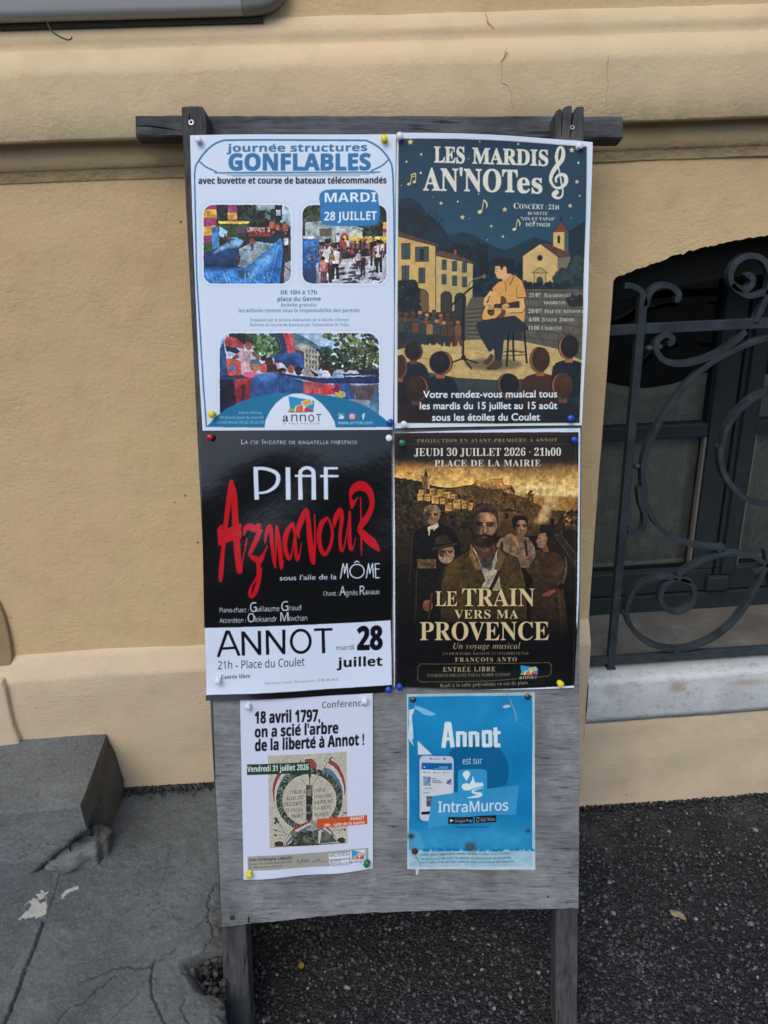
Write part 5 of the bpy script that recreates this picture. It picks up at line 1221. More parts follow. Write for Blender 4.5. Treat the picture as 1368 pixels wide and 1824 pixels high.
def bul1(u, v): return 0.004 * np.exp(-((u - 0.04) / 0.10) ** 2) * np.clip((v - 0.55) * 2, 0, 1) * np.clip((1 - v) * 6, 0.3, 1) + 0.0025 * np.sin(u * 3.1) * np.sin(v * 3.1) + 0.001 * np.sin(u * 7 + v * 4)
M_PAPER = m_print('printed_paper', 0.55, 0.25)
P1 = sheet('inflatables_poster', A, 0.0050, M_PAPER, 'white poster with blue lettering and three photos of inflatables, upper left of the board', bul1)

# ---- poster 2: guitarist on the night square
A = Art(((707, 236.5), (1054.5, 255), (1036, 757.5), (702.5, 763)), 420, 610, (-4, 2, -1, -1))
S2 = 3.748; A.sys(695, 230, S2); dy = (450 - 230) * S2            # second crop starts dy lower
A.img[:] = (205, 219, 243)
b_ = lambda x, y: (x, y + dy)
frame_ = [(58, 66), (500, 72), (900, 92), (1306, 126), (1304, 600), (1285, 1040), (1262, 1135 + dy), (700, 1140 + dy), (50, 1136 + dy), (54, 700)]
A.P([(50, 62), (500, 66), (900, 86), (1314, 120), (1312, 600), (1293, 1040), (1270, 1142 + dy), (700, 1147 + dy), (44, 1142 + dy), (48, 700)], (200, 204, 190)); A.clipto(frame_)
A.R(30, 40, 1340, 1300, [(30, 58, 78), (33, 63, 84), (37, 72, 94), (42, 84, 106), (40, 78, 100)], tex=(.06, 5)); A.R(30, 1285, 1340, 2010, (44, 54, 60), tex=(.2, 10))
A.P([(40, 470), (130, 458), (200, 490), (240, 560), (330, 630), (370, 690), (400, 720), (470, 780), (560, 850), (620, 900), (620, 1300), (40, 1300)], (24, 42, 54), tex=(.35, 16))
for i in range(40):
    x, y = A.rng.uniform(60, 380), A.rng.uniform(500, 780); A.L([(x, y), (x + A.rng.uniform(-25, 10), y + A.rng.uniform(20, 60))], 4, (16, 28, 38), 0.8)
A.P([(395, 712), (480, 690), (560, 712), (680, 780), (770, 815), (860, 770), (960, 722), (1080, 760), (1200, 680), (1320, 600), (1320, 1300), (395, 1300)], (26, 50, 64), tex=(.12, 12)); A.P([(1180, 690), (1320, 600), (1320, 900), (1180, 900)], (24, 44, 58))
A.leafy(380, 770, 640, 1010, 150, 26, [(18, 32, 42), (24, 40, 50), (14, 26, 36)]); A.leafy(560, 880, 900, 1200, 130, 30, [(20, 38, 50), (26, 46, 58), (16, 30, 40)])
A.P([(600, 920), (612, 880), (622, 920), (626, 1020), (598, 1020)], (16, 28, 38)); A.P([(628, 900), (640, 850), (650, 900), (652, 1020), (626, 1020)], (16, 28, 38))
st = (222, 200, 134)
def star(x, y, r, c=st):
    p = []
    for i in range(10):
        a_ = -math.pi / 2 + i * math.pi / 5; rr_ = r if i % 2 == 0 else r * .45; p.append((x + rr_ * math.cos(a_), y + rr_ * math.sin(a_)))
    A.P(p, c)
for x, y, r in ((136, 88, 22), (208, 170, 12), (340, 497, 14), (482, 591, 18), (763, 540, 18), (673, 651, 12), (751, 720, 11), (1208, 146, 20), (1242, 356, 16), (1199, 514, 16), (958, 626, 12)): star(x, y, r)
for x, y, r in ((110, 219, 6), (205, 294, 7), (451, 486, 6), (853, 104, 6), (1252, 231, 7), (1262, 449, 5), (597, 88, 4), (288, 455, 3), (530, 600, 3), (1208, 594, 3), (590, 436, 4), (645, 742, 3), (76, 378, 3), (523, 200, 3)): A.E(x, y, r, r, (214, 220, 206))
def note(x, y, k_=1.0, dbl=False):
    A.E(x, y, 15 * k_, 11 * k_, st, rot=-0.4); A.L([(x + 12 * k_, y - 4 * k_), (x + 26 * k_, y - 78 * k_)], 5 * k_, st)
    if dbl: A.E(x + 36, y - 14, 11, 9, st, rot=-.4); A.L([(x + 45, y - 18), (x + 46, y - 72)], 4, st); A.L([(x + 14, y - 60), (x + 47, y - 72)], 8, st); A.L([(x + 12, y - 44), (x + 46, y - 54)], 5, st)
    else: A.L([(x + 26 * k_, y - 78 * k_, 8 * k_), (x + 44 * k_, y - 52 * k_, 10 * k_), (x + 42 * k_, y - 24 * k_, 3)], 8, st, sm=4)
note(598, 556, 1.05); note(826, 672, .85); note(126, 368, .82, True)
# lettering
cr_ = (214, 214, 204)
A.T('LES', 296, 224, 496, 229, 106, cr_, 'serif', .028); A.T('MARDIS', 550, 231, 1052, 247, 104, cr_, 'serif', .028); A.T("AN'NOT", 222, 410, 848, 424, 150, cr_, 'serif', .02); A.T('es', 848, 427, 1012, 431, 146, cr_, 'serif', .02)
A.L([(1112, 420, 34), (1090, 440, 30), (1110, 462, 18), (1140, 455, 14), (1150, 420, 10), (1140, 360, 10), (1128, 290, 9), (1118, 250, 12), (1108, 190, 22), (1118, 140, 18), (1136, 124, 14), (1152, 150, 24), (1146, 205, 28), (1110, 250, 30), (1078, 300, 26), (1070, 350, 20), (1100, 392, 16), (1140, 392, 20), (1170, 360, 26), (1166, 318, 26), (1134, 306, 20), (1104, 330, 16), (1108, 360, 12)], 12, cr_, sm=5)
A.T('C', 822, 534, 858, 534, 39, cr_, 'serif'); A.T('ONCÉRT : 21', 860, 535, 1095, 538, 32, cr_, 'serif'); A.T('H', 1098, 538, 1126, 538, 27, cr_, 'serif'); A.T("BUVETTE'", 916, 575, 1052, 576, 20, cr_, 'serif'); A.T('"VIN ET TAPAS"', 868, 612, 1100, 612, 21, cr_, 'serif'); A.T('DÈS 19H30', 902, 651, 1064, 653, 23, cr_, 'serif')
# houses
wl = (196, 164, 100); out_ = (30, 26, 24); rf = (84, 58, 48); sh_ = (62, 78, 84)
A.P([(50, 712), (306, 782), (306, 1240 + 0 * dy), (50, 1300)], wl, tex=(.12, 14)); A.P([(50, 684), (328, 772), (326, 788), (50, 714)], rf, tex=(.2, 5)); A.L([(50, 714), (326, 788)], 5, out_)
A.P([(306, 838), (552, 890), (546, 1200), (306, 1230)], (186, 162, 108), tex=(.12, 14)); A.P([(306, 818), (350, 816), (440, 838), (566, 896), (552, 902), (306, 846)], (88, 62, 54), tex=(.2, 5)); A.L([(306, 846), (556, 902)], 4, out_); A.R(426, 810, 442, 840, (150, 84, 60)); A.L([(304, 780), (304, 1230)], 5, (60, 50, 38))
for x, y, w_, h_ in ((80, 766, 52, 100), (172, 790, 82, 94), (82, 914, 42, 104), (194, 930, 36, 96)): A.R(x - 4, y - 4, x + w_ + 4, y + h_ + 4, out_); A.R(x, y, x + w_, y + h_, sh_); A.L([(x + w_ / 2, y), (x + w_ / 2, y + h_)], 4, out_)
A.R(198, 800, 226, 880, (40, 36, 34))
for x in (347, 416, 482):
    for k_, y in enumerate((876, 972)): y += (x - 347) * .14; A.R(x - 3, y - 3, x + 30, y + 66, out_); A.R(x, y, x + 27, y + 62, sh_); A.L([(x + 13, y), (x + 13, y + 62)], 2.5, out_)
def archd(x, y, w_, h_, c): A.P([(x, y + h_)] + [(x + w_ / 2 - w_ / 2 * math.cos(t), y + w_ / 2 - w_ / 2 * math.sin(t)) for t in np.linspace(0, math.pi, 14)] + [(x + w_, y + h_)], c)
archd(162, 242 + dy, 96, 170, out_); archd(168, 248 + dy, 86, 170, (104, 84, 58)); archd(336, 258 + dy, 78, 150, out_); archd(341, 264 + dy, 68, 150, (52, 54, 52)); archd(428, 268 + dy, 78, 130, out_); archd(433, 274 + dy, 68, 130, (44, 50, 54))
# chapel
A.P([(1086, 692), (1160, 688), (1160, 850), (1086, 850)], (204, 172, 112)); A.P([(1160, 688), (1188, 692), (1188, 850), (1160, 850)], (70, 84, 90)); A.P([(1078, 694), (1138, 618), (1196, 690), (1160, 684)], (112, 66, 54)); A.L([(1078, 694), (1138, 618), (1196, 690)], 4, out_); A.L([(1140, 618), (1141, 586)], 5, out_); A.L([(1131, 600), (1152, 600)], 4, out_); archd(1114, 712, 18, 52, (34, 32, 34))
A.P([(1000, 768), (1120, 850), (1200, 848), (1196, 830), (1060, 770)], (92, 60, 52), tex=(.2, 5)); A.P([(884, 850), (1000, 770), (1114, 852), (1114, 1100), (884, 1110)], (200, 170, 112), tex=(.1, 14)); A.P([(1114, 860), (1200, 852), (1200, 1060), (1114, 1090)], (110, 104, 88)); A.L([(876, 852), (1000, 764), (1118, 852)], 6, out_); A.E(997, 862, 18, 20, (34, 32, 34))
A.P([(948, 962), (996, 926), (1044, 962)], (176, 150, 104)); A.L([(944, 962), (996, 924), (1048, 962), (944, 962)], 4, out_); A.R(960, 966, 1036, 1066, (186, 160, 108)); A.L([(958, 966), (958, 1070)], 4, out_); A.L([(1036, 966), (1036, 1070)], 4, out_); archd(974, 986, 42, 90, (52, 60, 64))
A.leafy(1090, 860, 1320, 1080, 190, 30, [(30, 48, 54), (38, 58, 62), (24, 38, 44), (46, 66, 68)], lambda x, y: y > 1000 - (x - 1090) * 0.9); A.leafy(880, 1030, 1180, 1090, 70, 22, [(20, 32, 38), (28, 42, 48)])
A.leafy(50, 1020, 190, 1220, 120, 26, [(22, 34, 40), (30, 44, 50), (18, 28, 34)], lambda x, y: (x - 50) < 150)
# terraces and stage
A.P([(540, 300 + dy), (640, 300 + dy), (640, 600 + dy), (500, 600 + dy), (500, 380 + dy)], (86, 82, 70)); 
for i in range(7): A.L([(505, 385 + 27 * i + dy), (640, 372 + 30 * i + dy)], 5, (40, 40, 40)); A.P([(505, 390 + 27 * i + dy), (640, 378 + 30 * i + dy), (640, 392 + 30 * i + dy), (505, 400 + 27 * i + dy)], (112, 104, 84), .5)
A.P([(880, 245 + dy), (1310, 250 + dy), (1310, 720 + dy), (1100, 660 + dy), (880, 600 + dy)], (88, 84, 74), tex=(.2, 12))
for i in range(8):
    y = 262 + i * 50; A.L([(880, y + dy), (1310, y + i * 9 + dy)], 4, (52, 50, 48))
    for j in range(7): x = 890 + j * 66 + (i % 2) * 30; A.L([(x, y + (x - 880) * i * .021 + dy), (x, y + 48 + (x - 880) * i * .021 + dy)], 3, (56, 54, 50))
A.leafy(1180, 290 + dy, 1310, 350 + dy, 40, 20, [(30, 40, 42), (24, 32, 36)])
A.P([(40, 650 + dy), (200, 612 + dy), (420, 588 + dy), (640, 580 + dy), (860, 588 + dy), (1100, 640 + dy), (1280, 720 + dy), (1280, 780 + dy), (980, 840 + dy), (700, 850 + dy), (450, 835 + dy), (240, 795 + dy), (100, 730 + dy), (40, 700 + dy)], (190, 164, 108), tex=(.12, 10))
for i in range(46):
    x, y = A.rng.uniform(80, 1180), A.rng.uniform(610, 820) + dy; A.L([(x, y), (x + A.rng.uniform(30, 80), y + A.rng.uniform(-8, 8)), (x + A.rng.uniform(60, 110), y + A.rng.uniform(6, 26))], 2.5, (120, 100, 68), .8)
A.E(690, 745 + dy, 190, 42, (104, 94, 72), .9, f=3); A.P([(240, 796 + dy), (450, 836 + dy), (700, 852 + dy), (980, 842 + dy), (1200, 790 + dy), (1200, 940 + dy), (240, 940 + dy)], (58, 66, 68), tex=(.15, 12)); A.L([(240, 797 + dy), (450, 837 + dy), (700, 853 + dy), (980, 842 + dy)], 4, (40, 36, 30))
for i in range(9): A.L([(300 + i * 90, 812 + (40 if 1 < i < 7 else 20) + dy), (300 + i * 90, 900 + dy)], 3, (40, 46, 50))
# seated crowd on the steps
A.P([(50, 400 + dy), (480, 400 + dy), (500, 590 + dy), (210, 610 + dy), (50, 640 + dy)], (46, 44, 42), tex=(.3, 14))
for row, (yy, n_) in enumerate(((398, 8), (446, 9))):
    for i in range(n_):
        x = 62 + i * (46 if row == 0 else 47) + (14 * row); y = yy + dy + A.rng.uniform(-8, 8) + i * 2
        cs_ = [(118, 76, 58), (52, 66, 72), (70, 58, 48), (150, 108, 70), (44, 56, 60), (98, 66, 52)][A.rng.integers(6)]
        A.P([(x - 24, y + 30), (x - 12, y + 18), (x + 12, y + 18), (x + 24, y + 30), (x + 22, y + 95), (x - 20, y + 95)], cs_)
        A.L([(x - 24, y + 95), (x - 24, y + 30), (x - 10, y + 18), (x + 12, y + 18), (x + 24, y + 30)], 2.5, (24, 22, 22))
        if row: A.P([(x - 18, y + 90), (x + 24, y + 90), (x + 30, y + 160), (x + 10, y + 160), (x + 4, y + 120), (x - 4, y + 160), (x - 20, y + 160)], [(38, 50, 58), (60, 46, 40), (92, 62, 50), (34, 42, 48)][A.rng.integers(4)])
        A.E(x, y, 14, 17, [(176, 128, 88), (150, 104, 72), (90, 64, 50)][A.rng.integers(3)]); A.P([(x - 15, y), (x - 12, y - 18), (x + 2, y - 22), (x + 14, y - 14), (x + 15, y), (x + 6, y - 8), (x - 8, y - 8)], (48, 34, 28))
# stool, musician, guitar
ink = (20, 24, 30)
for p in (((790, 520), (776, 760)), ((815, 520), (824, 724)), ((892, 515), (910, 740))): A.L([b_(*p[0]), b_(*p[1])], 13, ink)
A.L([b_(748, 664), b_(800, 658), b_(900, 664)], 7, ink); A.L([b_(750, 690), b_(905, 682)], 6, ink); A.E(*b_(850, 506), 72, 20, (34, 36, 40))
A.P([b_(*p) for p in ((872, 430), (905, 480), (880, 520), (780, 535), (760, 560), (742, 720), (700, 730), (690, 640), (660, 660), (600, 560), (574, 490), (600, 462), (680, 436), (760, 425))], (34, 44, 54), smooth=3); A.L([b_(*p) for p in ((690, 640), (690, 560), (640, 500))], 4, ink); A.L([b_(*p) for p in ((600, 560), (660, 660), (688, 640))], 5, ink)
A.P([b_(*p) for p in ((670, 672), (692, 690), (680, 720), (650, 748), (620, 745), (622, 726), (650, 705))], (74, 58, 48)); A.P([b_(*p) for p in ((700, 712), (745, 722), (748, 752), (700, 776), (650, 784), (640, 768), (670, 745))], (72, 56, 46)); A.L([b_(*p) for p in ((640, 772), (700, 780), (748, 756))], 4, ink)
sk2 = (216, 170, 120)
A.P([b_(*p) for p in ((680, 240), (720, 200), (770, 184), (830, 150), (880, 190), (900, 250), (912, 300), (890, 310), (898, 400), (890, 468), (830, 420), (760, 430), (690, 430), (690, 300))], (206, 152, 84)); A.L([b_(*p) for p in ((830, 150), (880, 190), (902, 260), (912, 300), (842, 306))], 5, ink); A.L([b_(*p) for p in ((840, 230), (846, 306))], 4, (120, 82, 44)); A.P([b_(*p) for p in ((760, 190), (800, 140), (826, 160), (810, 205), (790, 215))], (196, 142, 78)); A.L([b_(*p) for p in ((796, 222), (826, 158))], 4, ink); A.L([b_(*p) for p in ((757, 190), (770, 212), (770, 262))], 3, ink); A.L([b_(*p) for p in ((680, 240), (668, 262), (720, 286))], 4, ink)
A.P([b_(*p) for p in ((668, 255), (718, 282), (690, 300), (640, 330), (660, 360), (650, 380), (622, 350), (624, 310))], sk2); A.P([b_(*p) for p in ((850, 310), (892, 312), (902, 370), (880, 400), (800, 402), (750, 392), (745, 370), (770, 358), (840, 372))], sk2); A.L([b_(*p) for p in ((892, 312), (902, 370), (880, 402), (800, 404))], 4, ink)
A.P([b_(*p) for p in ((664, 290), (720, 282), (745, 300), (740, 350), (760, 400), (740, 440), (690, 440), (618, 450), (614, 400), (630, 360), (650, 345))], (212, 160, 86), smooth=3); A.P([b_(*p) for p in ((738, 290), (765, 300), (775, 335), (760, 360), (770, 405), (742, 442), (700, 440), (738, 400), (734, 340))], (96, 60, 40), smooth=3); A.L([b_(*p) for p in ((664, 290), (640, 345), (616, 395), (616, 450), (700, 442), (745, 440))], 5, ink, sm=3)
A.E(*b_(672, 396), 24, 26, (52, 34, 28)); A.P([b_(*p) for p in ((690, 372), (690, 346), (800, 335), (860, 322), (862, 370), (800, 372))], (58, 42, 34)); A.L([b_(660, 408), b_(800, 350)], 3, (160, 130, 90))
A.P([b_(*p) for p in ((636, 340), (668, 330), (690, 352), (680, 384), (655, 380), (634, 362))], sk2); A.P([b_(*p) for p in ((745, 352), (775, 340), (795, 356), (770, 384), (748, 380))], sk2)
for i in range(4): A.L([b_(648 + i * 9, 346), b_(664 + i * 6, 378)], 2.5, (110, 74, 50)); A.L([b_(752 + i * 10, 352), b_(758 + i * 8, 376)], 2.5, (110, 74, 50))
A.P([b_(*p) for p in ((742, 160), (780, 140), (800, 150), (760, 196), (748, 186))], sk2)
A.P([b_(*p) for p in ((696, 92), (704, 82), (760, 80), (784, 100), (776, 140), (752, 172), (730, 180), (712, 174), (706, 160), (700, 156), (702, 146), (692, 138), (698, 116))], sk2); A.P([b_(*p) for p in ((676, 80), (690, 56), (730, 36), (770, 42), (796, 70), (796, 110), (784, 140), (776, 134), (774, 102), (760, 92), (748, 116), (738, 118), (730, 92), (706, 94), (690, 96))], (30, 30, 34)); A.L([b_(*p) for p in ((696, 92), (698, 116), (692, 138), (702, 146), (700, 156), (706, 160), (712, 176), (735, 180))], 4, ink); A.E(*b_(758, 112), 9, 16, sk2); A.L([b_(*p) for p in ((704, 114), (718, 110))], 4, ink); A.L([b_(706, 128), b_(716, 130)], 3, ink)
# microphone stand
A.L([b_(490, 290), b_(488, 690)], 12, ink); A.L([b_(402, 360), b_(510, 262), b_(560, 224)], 12, ink); A.L([b_(*p) for p in ((520, 262), (528, 215), (555, 182), (610, 164))], 4, (30, 32, 36), sm=4); A.L([b_(552, 180), b_(616, 164)], 8, (120, 112, 96)); A.E(*b_(627, 161), 13, 15, (104, 98, 88)); A.L([b_(486, 300), b_(476, 520), b_(478, 680)], 4, ink)
A.E(*b_(489, 700), 16, 18, ink); A.L([b_(488, 705), b_(405, 736)], 11, ink); A.L([b_(490, 705), b_(584, 738)], 11, ink); A.L([b_(492, 710), b_(545, 778)], 12, ink)
# backs of the nearest listeners
def head(x, y, rx, ry, hair, skn, body, bw, bh, side=1):
    A.P([b_(x - bw, y + bh + 60), b_(x - bw * .92, y + ry + 55), b_(x - rx * .5, y + ry + 10), b_(x + rx * .5, y + ry + 10), b_(x + bw * .92, y + ry + 55), b_(x + bw, y + bh + 60)], body, smooth=3); A.R(x - rx * .42, y + ry * .5 + dy, x + rx * .42, y + ry + 26 + dy, skn)
    A.E(x + side * rx * .12, y + dy, rx * 1.04, ry * 1.05, ink); A.E(x + side * rx * .09, y + dy, rx * .98, ry, skn); A.E(x - side * rx * .06, y - ry * .03 + dy, rx * .97, ry * .99, hair, tex=(.2, 5)); A.E(x - side * rx * .3, y - ry * .35 + dy, rx * .4, ry * .4, tuple(min(255, c * 1.35) for c in hair), .4, f=4)
head(155, 660, 56, 58, (30, 32, 36), (92, 62, 48), (26, 36, 46), 100, 200); head(335, 736, 72, 76, (30, 30, 34), (150, 92, 62), (24, 34, 46), 112, 200); head(70, 760, 40, 76, (60, 40, 32), (140, 86, 60), (30, 28, 32), 60, 200)
head(175, 905, 74, 86, (50, 36, 29), (126, 82, 58), (52, 32, 32), 130, 200); head(790, 880, 68, 72, (28, 28, 32), (140, 84, 56), (26, 34, 44), 100, 200, -1); head(1000, 715, 62, 82, (56, 41, 31), (140, 90, 62), (66, 42, 34), 128, 260, -1); head(1190, 630, 62, 78, (30, 30, 34), (168, 102, 66), (24, 36, 46), 116, 260, -1); head(1150, 890, 66, 86, (70, 48, 35), (156, 98, 64), (30, 42, 50), 120, 200, -1)
A.P([(40, 960 + dy), (1280, 960 + dy), (1280, 1160 + dy), (40, 1160 + dy)], (16, 22, 30), 0.55, f=22)
A.grain(A.rr(40, 60, 1320, 1970, 0), .10, 2.2)
wh = (226, 234, 248)
for t, x0, x1, y, yb2 in (('Votre rendez-vous musical tous', 222, 1112, 968, 964), ('les mardis du 15 juillet au 15 août', 200, 1114, 1044, 1042), ('sous les étoiles du Coulet', 282, 998, 1121, 1118)): A.T(t, x0, y + dy, x1, yb2 + dy, 47, wh, bold=.03, glow=((14, 20, 28), 5, .5))
for parts_, y in (((('21/07', 926, 1002, 26), ('M', 1022, 1046, 26), ('ACHINES ET', 1048, 1200, 20)), 298), ((('TROMPETTE', 1022, 1166, 20),), 346), ((('28/07', 920, 1008, 26), ('P', 1028, 1044, 26), ('IAF ET', 1046, 1136, 20), ('A', 1148, 1170, 26), ('ZNAVOUR', 1172, 1290, 20)), 404), ((('4/08', 920, 992, 26), ('J', 1010, 1022, 26), ('USTINE', 1024, 1110, 20), ('J', 1126, 1138, 26), ('ÉRÉMIE', 1140, 1224, 20)), 460), ((('11/08', 918, 992, 26), ('C', 1008, 1028, 26), ('HARLÈNE', 1030, 1142, 20)), 516)):
    for t, x0, x1, h_ in parts_: A.T(t, x0, y + dy, x1, y + dy, h_, (206, 206, 198), 'serif', glow=((30, 34, 36), 4, .4))
A.clipto(None)
def bul2(u, v): return 0.004 * np.exp(-((u - 1.0) / 0.14) ** 2) * (0.5 + 0.5 * np.sin(v * 11 + 1)) + 0.003 * np.sin(u * 3.1) * np.sin(v * 3.1) + 0.0035 * np.clip(0.06 - v, 0, 1) / 0.06 * np.sin(u * 3.1)
P2 = sheet('concert_poster', A, 0.0072, M_PAPER, 'dark blue illustrated poster of a guitarist on a stool under stars, upper right', bul2)

# ---- poster 3: black theatre poster with a red scrawled word
A = Art(((358, 767), (697, 766), (697.5, 1232), (367.5, 1247)), 400, 570, (0, 0.5, 2, -1))
A.sys(350, 760, 3.8); A.img[:] = (15, 15, 18); dy = 912
wt = (206, 219, 242)
for t, x0, x1, h_ in (('L', 308, 324, 30), ('A CIE', 327, 426, 22), ('T', 442, 462, 30), ('HÉÂTRE DE', 465, 676, 22), ('BAGATELLE', 694, 896, 22), ('PRÉSENTE', 912, 1088, 22)): A.T(t, x0, 119, x1, 119, h_, (200, 208, 224), bold=.02, font='ns')
A.L([(404, 275), (410, 494)], 30, wt); A.L([(390, 283, 22), (470, 285, 22), (540, 312, 26), (556, 355, 28), (535, 405, 24), (480, 440, 18), (420, 450, 14)], 20, wt, sm=5)
A.L([(621, 275), (623, 494)], 32, wt); A.L([(706, 494, 30), (704, 330, 26), (712, 296, 24), (745, 278, 22), (782, 290, 26), (794, 325, 28), (795, 494, 30)], 28, wt, sm=4); A.L([(668, 333), (796, 333)], 15, wt)
A.L([(878, 492), (876, 275)], 28, wt); A.L([(864, 281), (958, 281)], 15, wt); A.L([(838, 334), (962, 334)], 15, wt)
rd = (186, 22, 34)
def strokes(*ss):
    for q in ss: A.L(q, 20, rd, sm=4)
A.P([(143, 700), (160, 668), (180, 662), (182, 680), (168, 692), (190, 694), (305, 652), (308, 756), (240, 772), (152, 808)], rd)
strokes([(238, 362, 16), (232, 420, 30), (214, 560, 34), (202, 650, 30), (190, 760, 26), (178, 880, 28), (170, 980, 34), (166, 1050, 18)], [(240, 360, 18), (256, 450, 40), (264, 600, 44), (272, 720, 46), (282, 860, 44), (296, 975, 36), (312, 930, 12), (326, 850, 6)],
        [(322, 736, 10), (335, 690, 34), (365, 676, 46), (400, 690, 46), (432, 660, 30)], [(438, 690, 30), (405, 770, 34), (372, 840, 26), (356, 862, 14)], [(345, 752, 14), (332, 830, 10), (326, 858, 5)],
        [(360, 866, 16), (400, 890, 40), (432, 900, 44), (462, 850, 16), (484, 800, 6)], [(424, 910, 36), (418, 1000, 16), (380, 1070, 14), (364, 1120, 22), (374, 1148, 20), (400, 1120, 28), (424, 1040, 30), (434, 950, 30)],
        [(466, 790, 8), (474, 730, 22), (492, 676, 26), (505, 690, 28), (514, 790, 24), (526, 900, 20), (540, 955, 12)], [(536, 950, 8), (540, 800, 14), (543, 672, 16), (556, 740, 26), (572, 880, 30), (578, 955, 20), (590, 900, 8)],
        [(652, 650, 20), (614, 712, 36), (600, 790, 32), (612, 860, 30), (632, 893, 20), (650, 840, 10), (660, 760, 8)], [(652, 648, 22), (668, 720, 20), (672, 820, 22), (684, 900, 22), (702, 850, 10), (712, 780, 5)],
        [(696, 756, 8), (690, 700, 30), (712, 630, 42), (744, 564, 28), (758, 630, 30), (770, 770, 38), (788, 905, 34), (798, 920, 14)], [(796, 915, 16), (804, 760, 14), (800, 590, 8)],
        [(892, 612, 18), (850, 650, 34), (830, 740, 30), (844, 830, 30), (872, 862, 26), (908, 800, 22), (920, 710, 18), (902, 640, 14), (890, 618, 10)], [(930, 684, 8), (942, 620, 36), (972, 562, 30), (984, 620, 28), (972, 730, 22), (976, 820, 22), (990, 838, 12), (1010, 760, 10), (1028, 640, 8), (1037, 572, 12), (1038, 660, 18), (1036, 770, 26), (1046, 832, 20), (1066, 800, 8), (1076, 748, 4)],
        [(1050, 550, 14), (1040, 480, 14), (1064, 420, 50), (1118, 400, 66), (1170, 440, 46), (1188, 520, 34), (1166, 590, 38), (1128, 648, 46), (1100, 690, 30)], [(1110, 476, 8), (1112, 600, 10), (1114, 740, 14), (1116, 874, 5)], [(1096, 690, 30), (1140, 740, 54), (1195, 792, 56), (1238, 842, 12)])
A.P([(1040, 470), (1060, 500), (1100, 470), (1080, 510), (1056, 555), (1042, 550)], rd)
y = dy
A.T("sous l'aile de la", 566, 126 + y, 948, 118 + y, 34, wt, bold=.02)
A.L([(974, 114 + y), (992, 14 + y), (1000, 40 + y), (1002, 80 + y), (1018, 14 + y), (1026, 110 + y)], 7, wt); A.L([(1086 + 48 * math.cos(t), 64 + y - 46 * math.sin(t)) for t in np.linspace(0, 6.3, 30)], 7, wt); A.L([(1066, 8 + y), (1084, -4 + y), (1102, 6 + y)], 6, wt); A.L([(1148, 112 + y), (1164, 14 + y), (1172, 80 + y), (1190, 14 + y), (1198, 108 + y)], 7, wt); A.L([(1238, 14 + y), (1208, 14 + y), (1212, 110 + y), (1238, 108 + y)], 7, wt); A.L([(1204, 50 + y), (1236, 50 + y)], 6, wt)
for t, x0, x1, yy_, h_ in (('Chant :', 858, 958, 230, 28), ('A', 968, 1010, 228, 60), ('gnès', 1010, 1090, 227, 33), ('R', 1104, 1138, 225, 60), ('avaux', 1140, 1238, 222, 33), ('Piano-chant :', 160, 356, 342, 30), ('G', 366, 410, 338, 62), ('uillaume', 412, 562, 335, 33), ('G', 576, 622, 332, 62), ('iraud', 624, 708, 329, 33), ('Accordéon :', 160, 338, 412, 30), ('O', 350, 396, 408, 58), ('leksandr', 398, 546, 405, 33), ('M', 570, 624, 402, 58), ('ovchan', 626, 750, 399, 33)): A.T(t, x0, yy_ + y, x1, yy_ - 2 + y, h_, (204, 212, 230), thin=True, font='ns')
A.P([(56, 448 + y), (1312, 398 + y), (1322, 832 + y), (68, 900 + y)], wt)
bk_ = (16, 17, 24)
A.L([(148, 646 + y), (208, 474 + y, 22), (222, 474 + y), (292, 636 + y)], 20, bk_); A.L([(174, 588 + y), (268, 582 + y)], 18, bk_)
for xa, xb, yt, yb2 in ((320, 430, 470, 634), (484, 594, 462, 628)): A.L([(xa, yb2 + y), (xa - 4, yt + y)], 22, bk_); A.L([(xa, yt + 8 + y), (xb, yb2 - 10 + y)], 22, bk_); A.L([(xb - 2, yt - 4 + y), (xb, yb2 - 4 + y)], 22, bk_)
A.L([(707 + 64 * math.cos(t), 537 + y - 76 * math.sin(t)) for t in np.linspace(0, 6.3, 36)], 20, bk_); A.L([(796, 459 + y), (920, 456 + y)], 18, bk_); A.L([(857, 460 + y), (861, 618 + y)], 22, bk_)
A.T('21h - Place du Coulet', 146, 730 + y, 732, 702 + y, 52, bk_, bold=.012, font='ns'); A.T('mardi', 946, 598 + y, 1066, 594 + y, 30, (40, 42, 50), font='ns'); A.T('28', 1090, 597 + y, 1254, 592 + y, 150, bk_, font='nb', bold=.04); A.T('juillet', 950, 716 + y, 1256, 704 + y, 60, bk_, font='nb', bold=.03)
A.T('Entrée libre', 166, 796 + y, 366, 784 + y, 27, (40, 42, 50), 'serif'); A.T('Organisé par la mairie. Renseignements : 07 85 395 68 35', 460, 828 + y, 958, 806 + y, 17, (110, 116, 130), 'ital')
A.L([(160, 915 + y), (150, 938 + y)], 4, (70, 72, 78))
def bul3(u, v): return 0.005 * np.sin(u * 3.14) * np.exp(-((v - 0.05) / 0.18) ** 2) + 0.004 * np.sin(u * 3.1 + .2) * np.sin(v * 3.1) + 0.006 * np.clip((v - 0.9) * 10, 0, 1) ** 2 * (1 - u) * .8 + 0.0015 * np.sin(u * 9 + v * 5) * np.sin(v * 8)
M_GLOSSY = m_print('glossy_print', 0.15, 0.55, 0.0014)
P3 = sheet('theatre_poster', A, 0.0034, M_GLOSSY, 'glossy black poster with a scrawled red word and a white foot panel', bul3)

